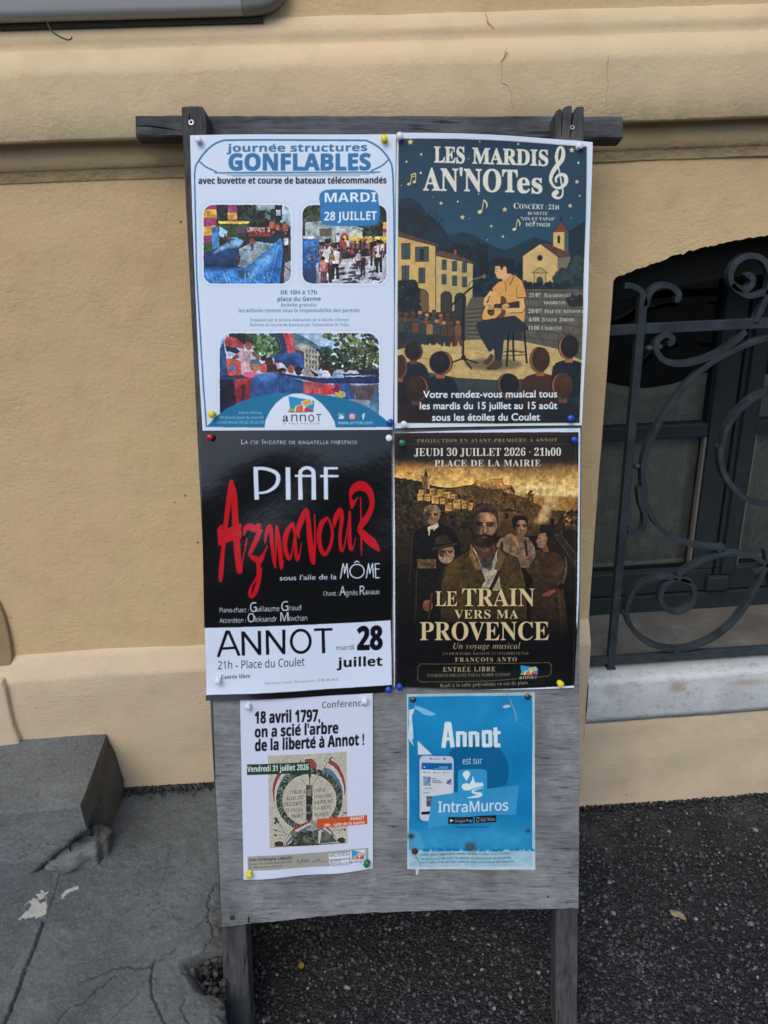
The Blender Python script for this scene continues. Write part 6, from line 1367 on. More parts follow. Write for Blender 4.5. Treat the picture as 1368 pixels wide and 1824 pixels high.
# ---- poster 4: sepia film poster
A = Art(((701.5, 771), (1033.5, 762.5), (1022.5, 1225), (702, 1222.5)), 400, 570, (-1, 3, 3, -1))
S4 = 3.9086; A.sys(695, 760, S4); dy = 240 * S4
b_ = lambda x, y: (x, y + dy)
A.clipto([(28, 46), (700, 42), (1310, 40), (1308, 480), (1296, 1000), (1290, 400 + dy), (1308, 600 + dy), (1284, 862 + dy), (700, 884 + dy), (34, 884 + dy), (36, 500 + dy), (34, 700)])
A.R(20, 30, 1330, 960 + dy, [(20, 18, 18), (26, 22, 18), (24, 18, 12), (16, 13, 11), (12, 12, 14)], tex=(.2, 9))
A.R(20, 230, 1330, 620, [(60, 46, 32), (168, 118, 62), (214, 170, 96), (206, 168, 102), (170, 128, 70), (120, 86, 44)], f=10, tex=(.22, 16)); A.R(20, 40, 1330, 240, (24, 22, 22), f=14, tex=(.3, 16)); A.P([(20, 150), (480, 200), (700, 285), (1000, 300), (1330, 250), (1330, 40), (20, 40)], (40, 32, 26), .8, f=14)
A.P([(820, 420), (1000, 400), (1300, 440), (1300, 500), (1000, 490), (880, 470)], (216, 196, 150), .7, f=14, tex=(.3, 12)); A.P([(820, 340), (1300, 290), (1300, 330), (900, 380)], (110, 78, 44), .6, f=12)
A.P([(870, 480), (950, 474), (1060, 494), (1160, 486), (1310, 484), (1310, 700), (870, 700)], (150, 106, 52), f=3, tex=(.2, 14))
A.P([(400, 430), (520, 410), (570, 404), (606, 370), (640, 386), (700, 366), (776, 362), (790, 405), (850, 412), (866, 470), (950, 500), (1060, 560), (1200, 600), (1200, 760), (300, 760)], (86, 62, 34), tex=(.4, 14)); A.P([(580, 404), (606, 372), (640, 388), (700, 368), (774, 364), (784, 408), (846, 416), (862, 468), (800, 460), (760, 430), (690, 440), (640, 420)], (176, 124, 70), .95, tex=(.35, 7))
for i in range(36): x = A.rng.uniform(600, 850); y_ = A.rng.uniform(385, 460); A.L([(x, y_), (x + A.rng.uniform(-10, 14), y_ + 28)], 4, (90, 60, 34), .6)
A.P([(30, 350), (110, 372), (200, 378), (300, 412), (420, 430), (520, 500), (640, 580), (640, 900), (30, 960)], (52, 42, 26), tex=(.4, 12)); A.leafy(30, 370, 200, 560, 200, 15, [(34, 30, 20), (50, 42, 26), (64, 54, 32), (26, 22, 16)]); A.leafy(60, 540, 620, 760, 320, 15, [(36, 31, 20), (54, 44, 26), (26, 22, 16), (70, 56, 32)]); A.leafy(380, 430, 1000, 600, 260, 11, [(62, 48, 28), (84, 64, 34), (46, 36, 22), (104, 78, 42)], lambda x, y: y > 400 + abs(x - 600) * .1)
A.P([(220, 352), (250, 346), (278, 358), (274, 434), (224, 430)], (108, 78, 48)); A.P([(236, 346), (248, 290), (264, 350)], (56, 42, 30)); A.R(220, 340, 226, 360, (70, 52, 34)); A.R(272, 342, 278, 362, (70, 52, 34)); A.P([(262, 358), (278, 360), (276, 434), (262, 434)], (170, 124, 70)); A.R(240, 380, 248, 404, (40, 30, 22))
for x, y_, w_, h_ in ((190, 470, 60, 46), (240, 468, 60, 50), (290, 480, 70, 56), (200, 440, 50, 34), (276, 432, 50, 46), (330, 436, 60, 50), (370, 456, 70, 44), (384, 530, 66, 56), (440, 508, 70, 62), (500, 516, 50, 56), (544, 530, 46, 50), (420, 470, 46, 34), (350, 500, 50, 40)):
    A.R(x, y_, x + w_, y_ + h_, (176, 130, 72), tex=(.25, 7)); A.P([(x - 4, y_), (x + w_ * .5, y_ - 9), (x + w_ + 4, y_)], (92, 60, 36)); A.R(x + w_ * .66, y_ + 2, x + w_, y_ + h_, (88, 64, 38), a=.8)
    for k_ in range(3): A.R(x + 8 + k_ * w_ * .24, y_ + 12, x + 13 + k_ * w_ * .24, y_ + 22, (56, 40, 26))
A.R(770, 586, 880, 640, (86, 64, 38), tex=(.3, 8)); A.P([(760, 590), (820, 566), (900, 590)], (44, 34, 24)); A.R(800, 604, 822, 640, (30, 24, 18))
for i in range(34): t = A.rng.random(); A.E(1110 - 50 * (1 - t) + A.rng.normal(0, 18) - 0, 660 - 150 * t + A.rng.normal(0, 8), 22, 20, [(214, 184, 134), (190, 156, 106), (150, 118, 78)][A.rng.integers(3)], .5, f=3)
A.R(1040, 680, 1180, 745, (34, 26, 20), 6, tex=(.3, 8)); A.R(1112, 640, 1140, 690, (26, 20, 16)); A.leafy(1150, 590, 1310, 720, 140, 14, [(48, 38, 22), (32, 26, 16), (66, 50, 28)])
A.P([(1160, 760), (1180, 740), (1310, 900), (1310, 1010), (1260, 960)], (60, 44, 28)); 
for i in range(9): A.L([(1150 + i * 18, 800 + i * 22), (1200 + i * 18, 770 + i * 22)], 5, (32, 24, 16))
A.L([(1150, 770), (1310, 990)], 5, (120, 92, 58)); A.L([(1190, 760), (1310, 910)], 5, (120, 92, 58))
A.R(20, 720, 1320, 960 + dy, [(30, 24, 16), (28, 21, 14), (22, 17, 12), (16, 13, 11), (12, 12, 14), (12, 12, 14)], a=.55, f=20, tex=(.4, 14))
sk, skd, skl = (126, 91, 66), (52, 36, 28), (178, 138, 104)
def face(x, y, w_, h_, hair, beard=None, turn=0.0, lit=1, hat=False, bald=0):
    """printed portrait head: centre, half width, half height"""
    q = lambda a, b: (x + a * w_, y + b * h_)
    shape = [q(-.92, -.5), q(-.96, -.1), q(-.88, .36), q(-.62, .76), q(-.26, 1.0), q(.26, 1.0), q(.62, .76), q(.88, .36), q(.96, -.1), q(.92, -.5), q(.6, -.92), q(0, -1.02), q(-.6, -.92)]
    A.P(shape, sk, smooth=4); A.P([q(-1.0, -.7), q(-.42, -.8), q(-.30, -.1), q(-.36, .5), q(-.2, 1.0), q(-.7, .8), q(-1.0, .3)], skd, .72, f=2.2)
    A.P([q(.0, -.78), q(.62, -.62), q(.60, -.32), q(.0, -.34)], skl, .6, f=2.5); A.P([q(.30, .02), q(.72, -.02), q(.66, .34), q(.34, .36)], skl, .55, f=2.2)
    nx = turn * .5; e = turn * .35
    for s_ in (-1, 1):
        ex = e + s_ * .42
        A.P([q(ex - .30, -.26), q(ex + .30, -.26), q(ex + .24, -.02), q(ex - .24, -.02)], (54, 32, 22), .62, f=1.3); A.L([q(ex - .30, -.235 + (.03 if s_ < 0 else 0)), q(ex, -.275), q(ex + .30, -.235 + (.03 if s_ > 0 else 0))], h_ * .062, (26, 17, 13)); A.L([q(ex - .18, -.115), q(ex, -.145), q(ex + .18, -.115)], h_ * .045, (14, 10, 9)); A.E(*q(ex, -.105), w_ * .07, h_ * .03, (10, 8, 8)); A.L([q(ex - .16, -.05), q(ex + .16, -.05)], h_ * .022, (150, 104, 74), .5)
    A.P([q(nx - .05, -.2), q(nx + .09, -.2), q(nx + .17, .20), q(nx + .02, .27)], skl, .85, f=.8); A.P([q(nx - .16, .22), q(nx - .05, -.1), q(nx - .02, .24)], skd, .6, f=.8); A.L([q(nx - .17, .27), q(nx - .02, .31), q(nx + .17, .27)], h_ * .04, (44, 25, 18))
    if beard:
        A.P([q(-.96, .0), q(-.80, .28), q(-.52, .42), q(-.26, .36), q(nx, .34), q(.26, .36), q(.52, .42), q(.80, .28), q(.96, .0), q(.90, .56), q(.52, .98), q(.1, 1.14), q(-.1, 1.14), q(-.52, .98), q(-.90, .56)], beard, .92, f=1, tex=(.45, 2.5)); A.L([q(nx - .20, .52), q(nx, .50), q(nx + .20, .52)], h_ * .05, (112, 64, 48)); A.L([q(nx - .14, .58), q(nx + .14, .58)], h_ * .03, skl, .35)
    else: A.L([q(nx - .22, .53), q(nx, .51), q(nx + .22, .53)], h_ * .045, (70, 36, 28)); A.L([q(nx - .14, .60), q(nx + .14, .60)], h_ * .03, skl, .4)
    if not hat: A.P([q(-1.02, .0), q(-1.08, -.6), q(-.84, -1.06), q(-.2, -1.26), (q(.5, -1.20)), q(.96, -.9), q(1.08, -.5), q(1.02, .0), q(.90, -.42), q(.62, -.72), q(.1, -.80), q(-.5, -.72), q(-.88, -.42)], hair, .97, f=.6, tex=(.5, 3))
# old man, left
A.P([(150, 980), (160, 760), (180, 720), (260, 690), (300, 720), (350, 670), (440, 710), (480, 800), (500, 900), (460, 200 + dy), (120, 200 + dy)], (20, 17, 16), tex=(.5, 10)); A.P([(262, 700), (330, 668), (340, 690), (290, 740), (268, 760)], (176, 156, 132)); A.P([(276, 716), (304, 712), (298, 780), (276, 770)], (24, 20, 18)); face(292, 622, 56, 62, (120, 100, 82), None, .15, 1); A.P([(258, 656), (292, 648), (330, 656), (318, 670), (270, 672)], (130, 108, 88), .9, f=1); A.L([(160, 740), (150, 900), (130, 160 + dy)], 8, (60, 44, 30), .6)
# woman right
A.P([(930, 980), (960, 890), (1040, 850), (1100, 860), (1180, 890), (1215, 960), (1222, 60 + dy), (1200, 130 + dy), (1140, 190 + dy), (1010, 150 + dy), (950, 60 + dy)], (58, 42, 24), tex=(.35, 10)); A.P([(990, 130 + dy), (1150, 130 + dy), (1200, 400 + dy), (1230, 560 + dy), (960, 560 + dy), (980, 300 + dy)], (50, 36, 24), tex=(.3, 12), f=4)
for i in range(7): A.L([(1160 + i * 6, 190 + dy), (1175 + i * 7, 350 + dy), (1190 + i * 8, 520 + dy)], 4, (150, 104, 58), .45, sm=3)
A.E(1092, 800, 66, 76, (30, 22, 18), tex=(.3, 5)); A.E(1132, 830, 30, 34, (30, 22, 18)); A.P([(1046, 742), (1080, 736), (1092, 780), (1080, 830), (1056, 846), (1030, 838), (1020, 826), (1022, 812), (1010, 798), (1026, 776), (1030, 756)], sk, f=1); A.P([(1040, 760), (1066, 760), (1060, 812), (1040, 820)], skl, .5, f=3); A.L([(1030, 778), (1050, 774)], 5, (40, 24, 18)); A.L([(1022, 818), (1038, 816)], 4, (90, 46, 34)); A.P([(1060, 840), (1090, 820), (1100, 870), (1060, 872)], (110, 70, 46)); A.L([(1215, 900), (1222, 60 + dy), (1196, 150 + dy)], 12, (150, 104, 60), .4, sm=3); A.P([(1050, 236 + dy), (1090, 206 + dy), (1140, 186 + dy), (1150, 205 + dy), (1100, 240 + dy)], (120, 70, 44), f=1)
# young man right of centre
A.P([(720, 860), (760, 780), (830, 740), (900, 760), (960, 770), (1005, 840), (1010, 900), (960, 980), (760, 980)], (112, 92, 70), tex=(.3, 9)); A.P([(830, 740), (880, 770), (900, 860), (860, 800)], (150, 104, 70)); A.L([(776, 800), (770, 900)], 20, (50, 36, 26)); A.L([(936, 790), (950, 900)], 18, (50, 36, 26)); face(902, 700, 50, 66, (28, 21, 18), None, .45, 1); A.P([(852, 700), (846, 640), (870, 618), (900, 640), (876, 668), (864, 720)], (22, 17, 15), tex=(.4, 5)); A.L([(900, 722), (930, 720)], 5, (40, 26, 20))
# old man in a hat
A.P([(180, 960), (240, 930), (320, 920), (380, 960), (420, 1000), (380, 400 + dy), (160, 400 + dy)], (24, 20, 17), tex=(.4, 10)); face(390, 880, 58, 66, (90, 76, 60), (150, 128, 100), .2, 1, True); A.P([(286, 862), (310, 830), (316, 780), (340, 756), (390, 756), (416, 784), (424, 812), (462, 806), (470, 822), (430, 836), (340, 850)], (50, 38, 28), tex=(.25, 8)); A.P([(312, 822), (424, 806), (426, 816), (314, 836)], (24, 18, 14)); A.R(188, 920, 320, 985, (88, 68, 44), tex=(.4, 7))
# leading man
A.P([(380, 985), (450, 920), (540, 870), (600, 820), (740, 830), (800, 870), (890, 910), (910, 985), (940, 160 + dy), (950, 420 + dy), (350, 420 + dy), (360, 160 + dy)], (64, 50, 28), tex=(.3, 12)); A.P([(380, 985), (450, 920), (520, 880), (480, 1000), (440, 1100), (360, 160 + dy)], (88, 68, 38), .6, f=8); A.P([(566, 826), (600, 900), (640, 1000), (660, 130 + dy), (620, 200 + dy), (770, 200 + dy), (740, 900), (746, 850), (700, 960), (640, 930)], (150, 138, 120), tex=(.2, 10)); A.P([(596, 880), (660, 940), (720, 890), (700, 60 + dy), (640, 40 + dy)], (58, 54, 50), f=2); A.L([(760, 60 + dy), (720, 150 + dy), (660, 260 + dy)], 26, (50, 34, 24)); A.P([(560, 810), (600, 930), (650, 990), (600, 1000), (550, 900)], (110, 88, 52), tex=(.2, 8)); A.P([(740, 830), (752, 900), (720, 990), (760, 1000), (800, 900)], (96, 76, 44), tex=(.2, 8))
A.P([(590, 800), (730, 800), (716, 900), (660, 930), (606, 890)], (74, 46, 32)); face(654, 700, 92, 134, (44, 30, 22), (26, 19, 15), 0, 1); A.P([(560, 620), (580, 570), (640, 540), (720, 552), (756, 600), (700, 570), (640, 565), (590, 590)], (104, 72, 46), .6, f=3); A.P([(566, 600), (600, 620), (612, 700), (600, 790), (566, 760), (556, 690)], (34, 22, 16), .55, f=5); A.E(690, 632, 46, 24, (196, 146, 104), .6, f=4); A.E(620, 790, 30, 20, (120, 100, 80), .3, f=3); A.E(654, 850, 40, 16, (130, 110, 92), .5, f=4)
A.E(262, 306 + dy, 34, 40, (130, 80, 52), tex=(.3, 5)); 
for i in range(4): A.L([(240 + i * 14, 286 + dy), (246 + i * 13, 330 + dy)], 4, (70, 40, 28))
A.L([(290, 220 + dy), (268, 400 + dy)], 14, (66, 48, 32)); A.L([(186, 60 + dy), (176, 430 + dy)], 10, (60, 44, 28), .7)
A.organic(A.rr(30, 230, 1310, 430 + dy, 0), 1.0, 4, .32, 7, 1, .8); A.R(30, 400 + dy, 1300, 880 + dy, (12, 12, 14), a=.86, f=26)
gd = (206, 184, 140)
A.L([(48, 62), (1290, 58), (1280, 500), (1270, 870 + dy), (48, 868 + dy), (42, 60)], 2.5, (120, 96, 60), .6); A.L([(60, 124), (1275, 122)], 2.5, (110, 96, 76), .7)
A.T('PROJECTION EN AVANT-PREMIÈRE À ANNOT', 188, 112, 1160, 106, 24, (150, 138, 116), 'serif', sp=1.25)
hw_ = (220, 216, 206); A.T('JEUDI 30 JUILLET 2026 · 21h00', 168, 205, 1188, 203, 54, hw_, 'serif', glow=((10, 9, 9), 6, .6)); A.T('PLACE DE LA MAIRIE', 310, 278, 1046, 276, 45, hw_, 'serif', sp=1.1, glow=((10, 9, 9), 6, .6))
gl_ = ((8, 8, 8), 8, .85)
A.T('LE', 316, 308 + dy, 466, 308 + dy, 104, gd, 'serif', glow=gl_); A.T('TRAIN', 500, 308 + dy, 1004, 308 + dy, 124, gd, 'serif', glow=gl_); A.T('VERS MA', 446, 394 + dy, 890, 394 + dy, 60, gd, 'serif', sp=1.1, glow=gl_); A.T('PROVENCE', 208, 546 + dy, 1102, 544 + dy, 128, gd, 'serif', glow=gl_)
g2 = (176, 160, 128); A.T('Un voyage musical', 440, 606 + dy, 904, 604 + dy, 40, (186, 166, 128), 'ital', .02, sp=1.1); A.T('UN FILM ÉCRIT, RACONTÉ ET INTERPRÉTÉ PAR', 368, 649 + dy, 962, 646 + dy, 18, (130, 118, 96), 'serif', sp=1.15); A.T('FRANÇOIS ANTO', 452, 696 + dy, 880, 694 + dy, 30, g2, 'serif', sp=1.3)
A.L([(206, 712 + dy), (700, 708 + dy), (1108, 702 + dy), (1112, 716 + dy), (1122, 718 + dy), (1116, 782 + dy), (1100, 796 + dy), (700, 826 + dy), (210, 836 + dy), (204, 824 + dy), (192, 820 + dy), (194, 730 + dy), (206, 724 + dy), (206, 712 + dy)], 4, (110, 96, 70)); A.T('ENTRÉE LIBRE', 368, 766 + dy, 730, 762 + dy, 32, g2, 'serif', sp=1.25); A.T("ÉVÉNEMENT ORGANISÉ PAR LA MAIRIE D'ANNOT", 256, 802 + dy, 834, 794 + dy, 20, (134, 122, 100), 'serif', sp=1.1); A.L([(866, 730 + dy), (866, 810 + dy)], 2, (60, 54, 44))
emblem(902, 722 + dy, 128, 66, (20, 20, 22)); annot(898, 1020, 814 + dy, 22, (190, 190, 194)); A.T('Repli à la salle polyvalente en cas de pluie', 346, 870 + dy, 956, 850 + dy, 24, (140, 128, 104), 'serif', sp=1.1)
A.clipto(None)
def bul4(u, v): return 0.0035 * np.exp(-((u - 1.0) / 0.12) ** 2) * np.exp(-((v - 0.62) / .2) ** 2) * 1.6 + 0.003 * np.sin(u * 3.1) * np.sin(v * 3.1) + 0.004 * np.clip((v - .93) * 14, 0, 1) * np.sin(u * 3.1)
M_SATIN = m_print('satin_print', 0.40, 0.22)
P4 = sheet('film_poster', A, 0.0042, M_SATIN, 'sepia film poster of a bearded man in front of four villagers', bul4)

# ---- poster 5: lecture notice
A = Art(((427.5, 1246), (664, 1233), (664.5, 1547), (434, 1566)), 330, 440, (1, 0, 1.5, 0))
A.sys(420, 1230, 5.2115); A.img[:] = (198, 206, 230)
A.T('Conférence', 800, 166, 1206, 144, 58, (104, 106, 112), font='nb')
A.T('18 avril 1797,', 180, 306, 782, 296 - 12, 104, (14, 15, 20), font='nb', bold=.035); A.T("on a scié l'arbre", 180, 436, 950, 394, 98, (14, 15, 20), font='nb', bold=.035); A.T('de la liberté à Annot !', 182, 562, 1188, 502, 100, (14, 15, 20), font='nb', bold=.035)
A.P([(300, 602), (1028, 566), (1036, 1412), (318, 1458)], (176, 172, 160), tex=(.06, 30))
rdp, wtp, blp = (142, 66, 66), (186, 182, 178), (84, 104, 136)
def flag(base, tip, w_, cols, sgn):
    (ax, ay), (bx, by) = base, tip
    pass
for k_, cc in enumerate((rdp, wtp, blp)): A.L([(866 - k_ * 22, 652 + k_ * 36, 36), (930 - k_ * 26, 700 + k_ * 28, 44), (980 - k_ * 22, 800 + k_ * 16, 44), (1004 - k_ * 14, 900 + k_ * 8, 30), (1006 - k_ * 8, 965, 8)], 40, cc, sm=5)
for k_, cc in enumerate((rdp, wtp, blp)): A.L([(410 + k_ * 36, 765 + k_ * 6, 34), (384 + k_ * 30, 830 + k_ * 6, 46), (362 + k_ * 22, 920, 38), (360 + k_ * 8, 1020 - k_ * 10, 10)], 40, cc, sm=5)
for i in range(9): A.L([(384 + i * 14, 800 - i * 5), (378 + i * 14, 840 - i * 3)], 3, (90, 88, 92), .6); A.L([(850 + i * 17, 700 + i * 24), (890 + i * 13, 690 + i * 26)], 3, (90, 88, 92), .6)
A.P([(640, 640), (700, 625), (740, 660), (752, 700), (735, 730), (690, 724), (694, 664), (650, 662)], rdp, smooth=3); A.L([(598, 690), (604, 640)], 8, (56, 58, 58)); A.L([(640, 640), (664, 632)], 6, (56, 58, 58))
for t in np.linspace(0, 2 * math.pi, 120, endpoint=False):                  # laurel wreath
    x, y_ = 684 + 278 * math.sin(t), 1010 - 268 * math.cos(t)
    if y_ > 1275: continue
    for s_ in (-1, 1): a_ = t + s_ * .8; A.E(x + s_ * 10 * math.sin(t), y_ - s_ * 10 * math.cos(t), 26, 10, [(52, 64, 54), (80, 92, 80), (108, 116, 104), (40, 48, 44)][A.rng.integers(4)], .95, n=10, rot=a_)
for px in ([(780, 1180), (830, 1160)],): pass
A.R(652, 870, 714, 1200, (120, 118, 112), tex=(.6, 10)); A.P([(656, 960), (710, 980), (710, 1050), (656, 1050)], (44, 46, 46)); A.P([(656, 1070), (700, 1060), (700, 1120), (656, 1124)], (54, 56, 56), tex=(.4, 6)); A.P([(660, 1140), (710, 1130), (704, 1200), (664, 1206)], (50, 52, 50), tex=(.4, 6)); A.R(652, 872, 690, 910, (70, 70, 68)); A.L([(686, 750), (688, 870)], 7, (50, 54, 52)); A.P([(672, 760), (690, 740), (702, 770), (690, 840)], (48, 54, 50)); A.L([(610, 820), (655, 868)], 4, (80, 80, 78)); A.L([(760, 800), (712, 866)], 4, (80, 80, 78)); A.L([(886, 612), (760, 800)], 5, (70, 72, 72)); A.L([(900, 615), (870, 640), (890, 650)], 8, (56, 58, 58)); A.E(845, 642, 22, 24, (176, 172, 160)); A.L([(845 + 20 * math.cos(t), 642 + 22 * math.sin(t)) for t in np.linspace(0, 6.3, 14)], 3, (110, 96, 96))
tk = (76, 78, 80)
for t, x0, x1, y_, sl in (('LIBERTÉ', 508, 650, 956, -12), ('ÉGALITÉ', 472, 630, 1012, -12), ('FRATERNI', 448, 622, 1068, -14), ('TÉ OU LA', 456, 626, 1124, -12), ('MORT', 512, 628, 1178, -10), ('UNITÉ', 720, 834, 942, -12), ('INDIVISI', 726, 884, 998, -14), ('BILITÉ DE', 728, 900, 1050, -16), ('LA RÉPU', 730, 890, 1104, -14), ('BLIQUE', 732, 864, 1164, -12)): A.T(t, x0, y_, x1, y_ + sl, 32, tk, 'serif')
A.P([(640, 1230), (700, 1190), (754, 1210), (800, 1270), (740, 1290), (640, 1300)], (150, 150, 152), tex=(.3, 10))
for k_, cc in enumerate((rdp, wtp, blp)): A.L([(700, 1200 + k_ * 26, 14), (620, 1240 + k_ * 26, 20), (540, 1290 + k_ * 26, 24), (480, 1380 + k_ * 14, 22), (450 + k_ * 10, 1440, 10)], 20, cc, sm=4); A.L([(770, 1210 + k_ * 24, 12), (850, 1270 + k_ * 22, 18), (900, 1330 + k_ * 16, 18), (940, 1400, 8)], 20, cc, sm=4)
A.P([(520, 1400), (560, 1320), (640, 1290), (700, 1300), (760, 1330), (770, 1420), (470, 1440)], (52, 56, 52), tex=(.7, 10)); A.leafy(530, 1300, 770, 1420, 120, 18, [(40, 46, 42), (84, 90, 82), (66, 72, 66), (110, 112, 104)]); A.P([(770, 1290), (800, 1300), (780, 1410), (764, 1416)], (180, 176, 164)); A.P([(800, 1300), (900, 1330), (930, 1400), (780, 1416)], (88, 92, 92), tex=(.7, 10)); A.E(404, 1420, 44, 26, (50, 54, 50), tex=(.5, 8)); A.E(980, 1384, 38, 24, (48, 52, 48), tex=(.5, 8)); A.L([(360, 1444), (620, 1432), (1020, 1408)], 8, (60, 62, 58))
for (xa, ya), (xb, yb2) in (((490, 1310), (365, 1185)), ((490, 1325), (365, 1290)), ((480, 1340), (360, 1336)), ((890, 1280), (1010, 1130)), ((900, 1300), (1000, 1285)), ((470, 1330), (386, 1214))): A.L([(xa, ya), (xb, yb2)], 4, (80, 80, 80)); A.P([(xb, yb2), (xb + 14, yb2 - 10), (xb + 24, yb2 + 4), (xb + 8, yb2 + 14)], (58, 60, 60)); A.L([(xb - 14, yb2 - 8), (xb + 10, yb2 + 10)], 5, (58, 60, 60))
A.P([(352, 1180), (384, 1170), (396, 1200), (372, 1240), (352, 1230), (372, 1205)], (64, 66, 66))
A.organic([(300, 602), (1028, 566), (1036, 1412), (318, 1458)], 0.8, 3, .14, 3, 0, .5)
A.P([(104, 686), (690, 658), (696, 756), (106, 784)], (24, 62, 34)); A.T('Vendredi 31 juillet 2026', 108, 756, 678, 730, 52, (220, 228, 238), font='nb'); A.P([(752, 1186), (1218, 1152), (1220, 1236), (756, 1272)], (190, 78, 42)); A.T('ANNOT', 1058, 1202, 1192, 1192, 30, (226, 226, 236), font='nb'); A.T('18h - salle de la mairie', 820, 1260, 1194, 1232, 28, (226, 226, 236), font='nb')
A.P([(110, 1540), (1228, 1458), (1230, 1590), (116, 1668)], (150, 148, 144)); A.T('Jean-Christophe LABADIE', 124, 1582, 524, 1562, 25, (30, 30, 34), font='nb'); A.T('Directeur des archives départementales', 124, 1618, 524, 1590, 17, (52, 52, 56), bold=.03, font='ns'); A.T('des Alpes de Haute-Provence', 124, 1648, 432, 1626, 17, (52, 52, 56), bold=.03, font='ns')
A.T('tr', 568, 1596, 592, 1594, 30, (50, 50, 54), font='ns'); A.L([(590, 1610), (620, 1566)], 4, (50, 50, 54)); A.T('ces', 632, 1590, 680, 1588, 30, (50, 50, 54), font='ns'); A.L([(606, 1590), (622, 1566), (630, 1588)], 4, (50, 50, 54)); A.L([(706, 1598, 3), (724, 1574, 4), (740, 1588, 3), (752, 1560, 4), (760, 1585, 3), (775, 1556, 4), (782, 1590, 3), (800, 1576, 4), (824, 1586, 3), (846, 1578, 3)], 4, (70, 70, 72), sm=4)
A.P([(862, 1510), (1054, 1496), (1054, 1546), (864, 1560)], (206, 212, 228)); A.T('ARCHIVES', 868, 1540, 1032, 1528, 28, (34, 46, 84), bold=.02, font='ns'); A.T('04', 1030, 1524, 1050, 1522, 16, (34, 46, 84), font='ns'); A.P([(866, 1574), (1050, 1560), (1050, 1616), (868, 1632)], (200, 206, 224)); A.T('ALPES', 874, 1594, 972, 1586, 24, (44, 56, 94), bold=.02, font='ns'); A.T('PROVENCE', 870, 1624, 1042, 1610, 24, (44, 56, 94), bold=.02, font='ns')
A.P([(1062, 1484), (1202, 1472), (1204, 1600), (1064, 1612)], (208, 212, 228)); emblem(1068, 1480, 130, 80); annot(1066, 1196, 1596, 26, (44, 44, 54))
def bul5(u, v): return 0.0025 * np.sin(u * 3.1) * np.sin(v * 3.1) + 0.006 * np.clip((v - .88) * 8, 0, 1) * np.sin(u * 5.5 + .6) ** 2 * .7 + 0.002 * np.exp(-((u - 1) / .1) ** 2) * (1 - v)
P5 = sheet('lecture_notice', A, 0.0022, M_PAPER, 'white lecture notice with bold black title and a wreath engraving, lower left', bul5)

# ---- poster 6: torn blue app poster
A = Art(((724.5, 1236.5), (952.5, 1233), (953.5, 1549.5), (725.5, 1548)), 330, 450, (0, 0, 0, 0))
A.sys(710, 1230, 5.2615); A.img[:] = (178, 196, 204)
A.R(60, 0, 1290, 1700, (184, 200, 208), tex=(.08, 20)); A.P([(92, 60), (700, 52), (1250, 48), (1254, 500), (1250, 900), (1252, 1520), (100, 1520), (100, 800)], (16, 120, 176), tex=(.07, 60))
A.R(110, 60, 1240, 420, (40, 150, 204), a=.45, f=30, tex=(.15, 40)); A.E(726, 750, 306, 300, (8, 92, 142)); A.P([(420, 960), (840, 920), (1040, 880), (1040, 1090), (420, 1090)], (16, 120, 176), 1.0)
A.P([(310, 990), (560, 950), (860, 915), (1124, 888), (1096, 1162), (700, 1170), (280, 1290)], (52, 142, 196), tex=(.05, 20)); A.R(102, 1290, 1250, 1500, (70, 156, 206), a=.75, f=26, tex=(.2, 30)); A.R(100, 1490, 1252, 1650, (150, 188, 208), tex=(.10, 14))
for i in range(60): x = A.rng.uniform(110, 1240); A.P([(x, 1500), (x + A.rng.uniform(10, 40), 1488 - A.rng.uniform(0, 24)), (x + A.rng.uniform(30, 60), 1500), (x + 20, 1506)], (16, 112, 168), .7)
A.P([(180, 640), (205, 610), (205, 1180), (260, 1225), (220, 1240), (180, 1210)], (8, 96, 148), .7, f=2)
A.R(198, 612, 516, 1222, (186, 192, 208), 44); A.R(216, 676, 500, 1162, (196, 204, 214)); A.P([(216, 676), (500, 676), (500, 740), (216, 740)], (10, 92, 160)); A.R(320, 632, 388, 644, (150, 154, 166), 5); A.E(430, 636, 9, 9, (30, 32, 40)); A.R(290, 632, 316, 642, (70, 72, 80), 4); A.P([(234, 722), (240, 706), (256, 722)], (190, 210, 226))
A.L([(380, 714), (464, 712)], 6, (150, 190, 220)); A.L([(330, 730), (464, 726)], 5, (130, 178, 212))
for x in (240, 334, 424): A.E(x, 766, 7, 7, (90, 96, 110)); A.L([(x + 12, 766), (x + 56, 766)], 6, (140, 146, 158))
A.R(230, 806, 302, 890, (120, 146, 186), tex=(.5, 5)); A.R(314, 820, 352, 828, (90, 92, 102)); A.R(314, 838, 390, 846, (110, 112, 122)); A.R(314, 854, 410, 862, (110, 112, 122)); A.P([(448, 840), (494, 822), (496, 880), (470, 884)], (150, 140, 190)); A.L([(452, 870), (492, 836)], 16, (60, 60, 130)); A.L([(240, 916), (318, 914)], 5, (90, 94, 104)); A.L([(230, 960), (286, 958)], 6, (90, 94, 104)); A.L([(222, 936), (354, 932)], 2, (150, 154, 166)); A.R(262, 990, 316, 1090, (90, 100, 122), tex=(.7, 6)); A.P([(216, 1136), (296, 1132), (292, 1160), (216, 1162)], (16, 18, 24))
A.P([(316, 990), (560, 950), (560, 1240), (272, 1290)], (52, 142, 196), tex=(.05, 20))
A.R(556, 736, 828, 1000, (46, 142, 196), 34); cw_ = (206, 220, 228)
A.P([(636, 846), (606, 800), (602, 776), (618, 756), (640, 750), (662, 760), (670, 782), (660, 806)], cw_, smooth=3); A.P([(588, 902), (600, 874), (640, 866), (664, 874), (686, 840), (696, 796), (708, 840), (720, 866), (744, 856), (760, 866), (780, 856), (796, 880), (790, 892), (700, 914), (660, 932), (610, 930)], cw_)
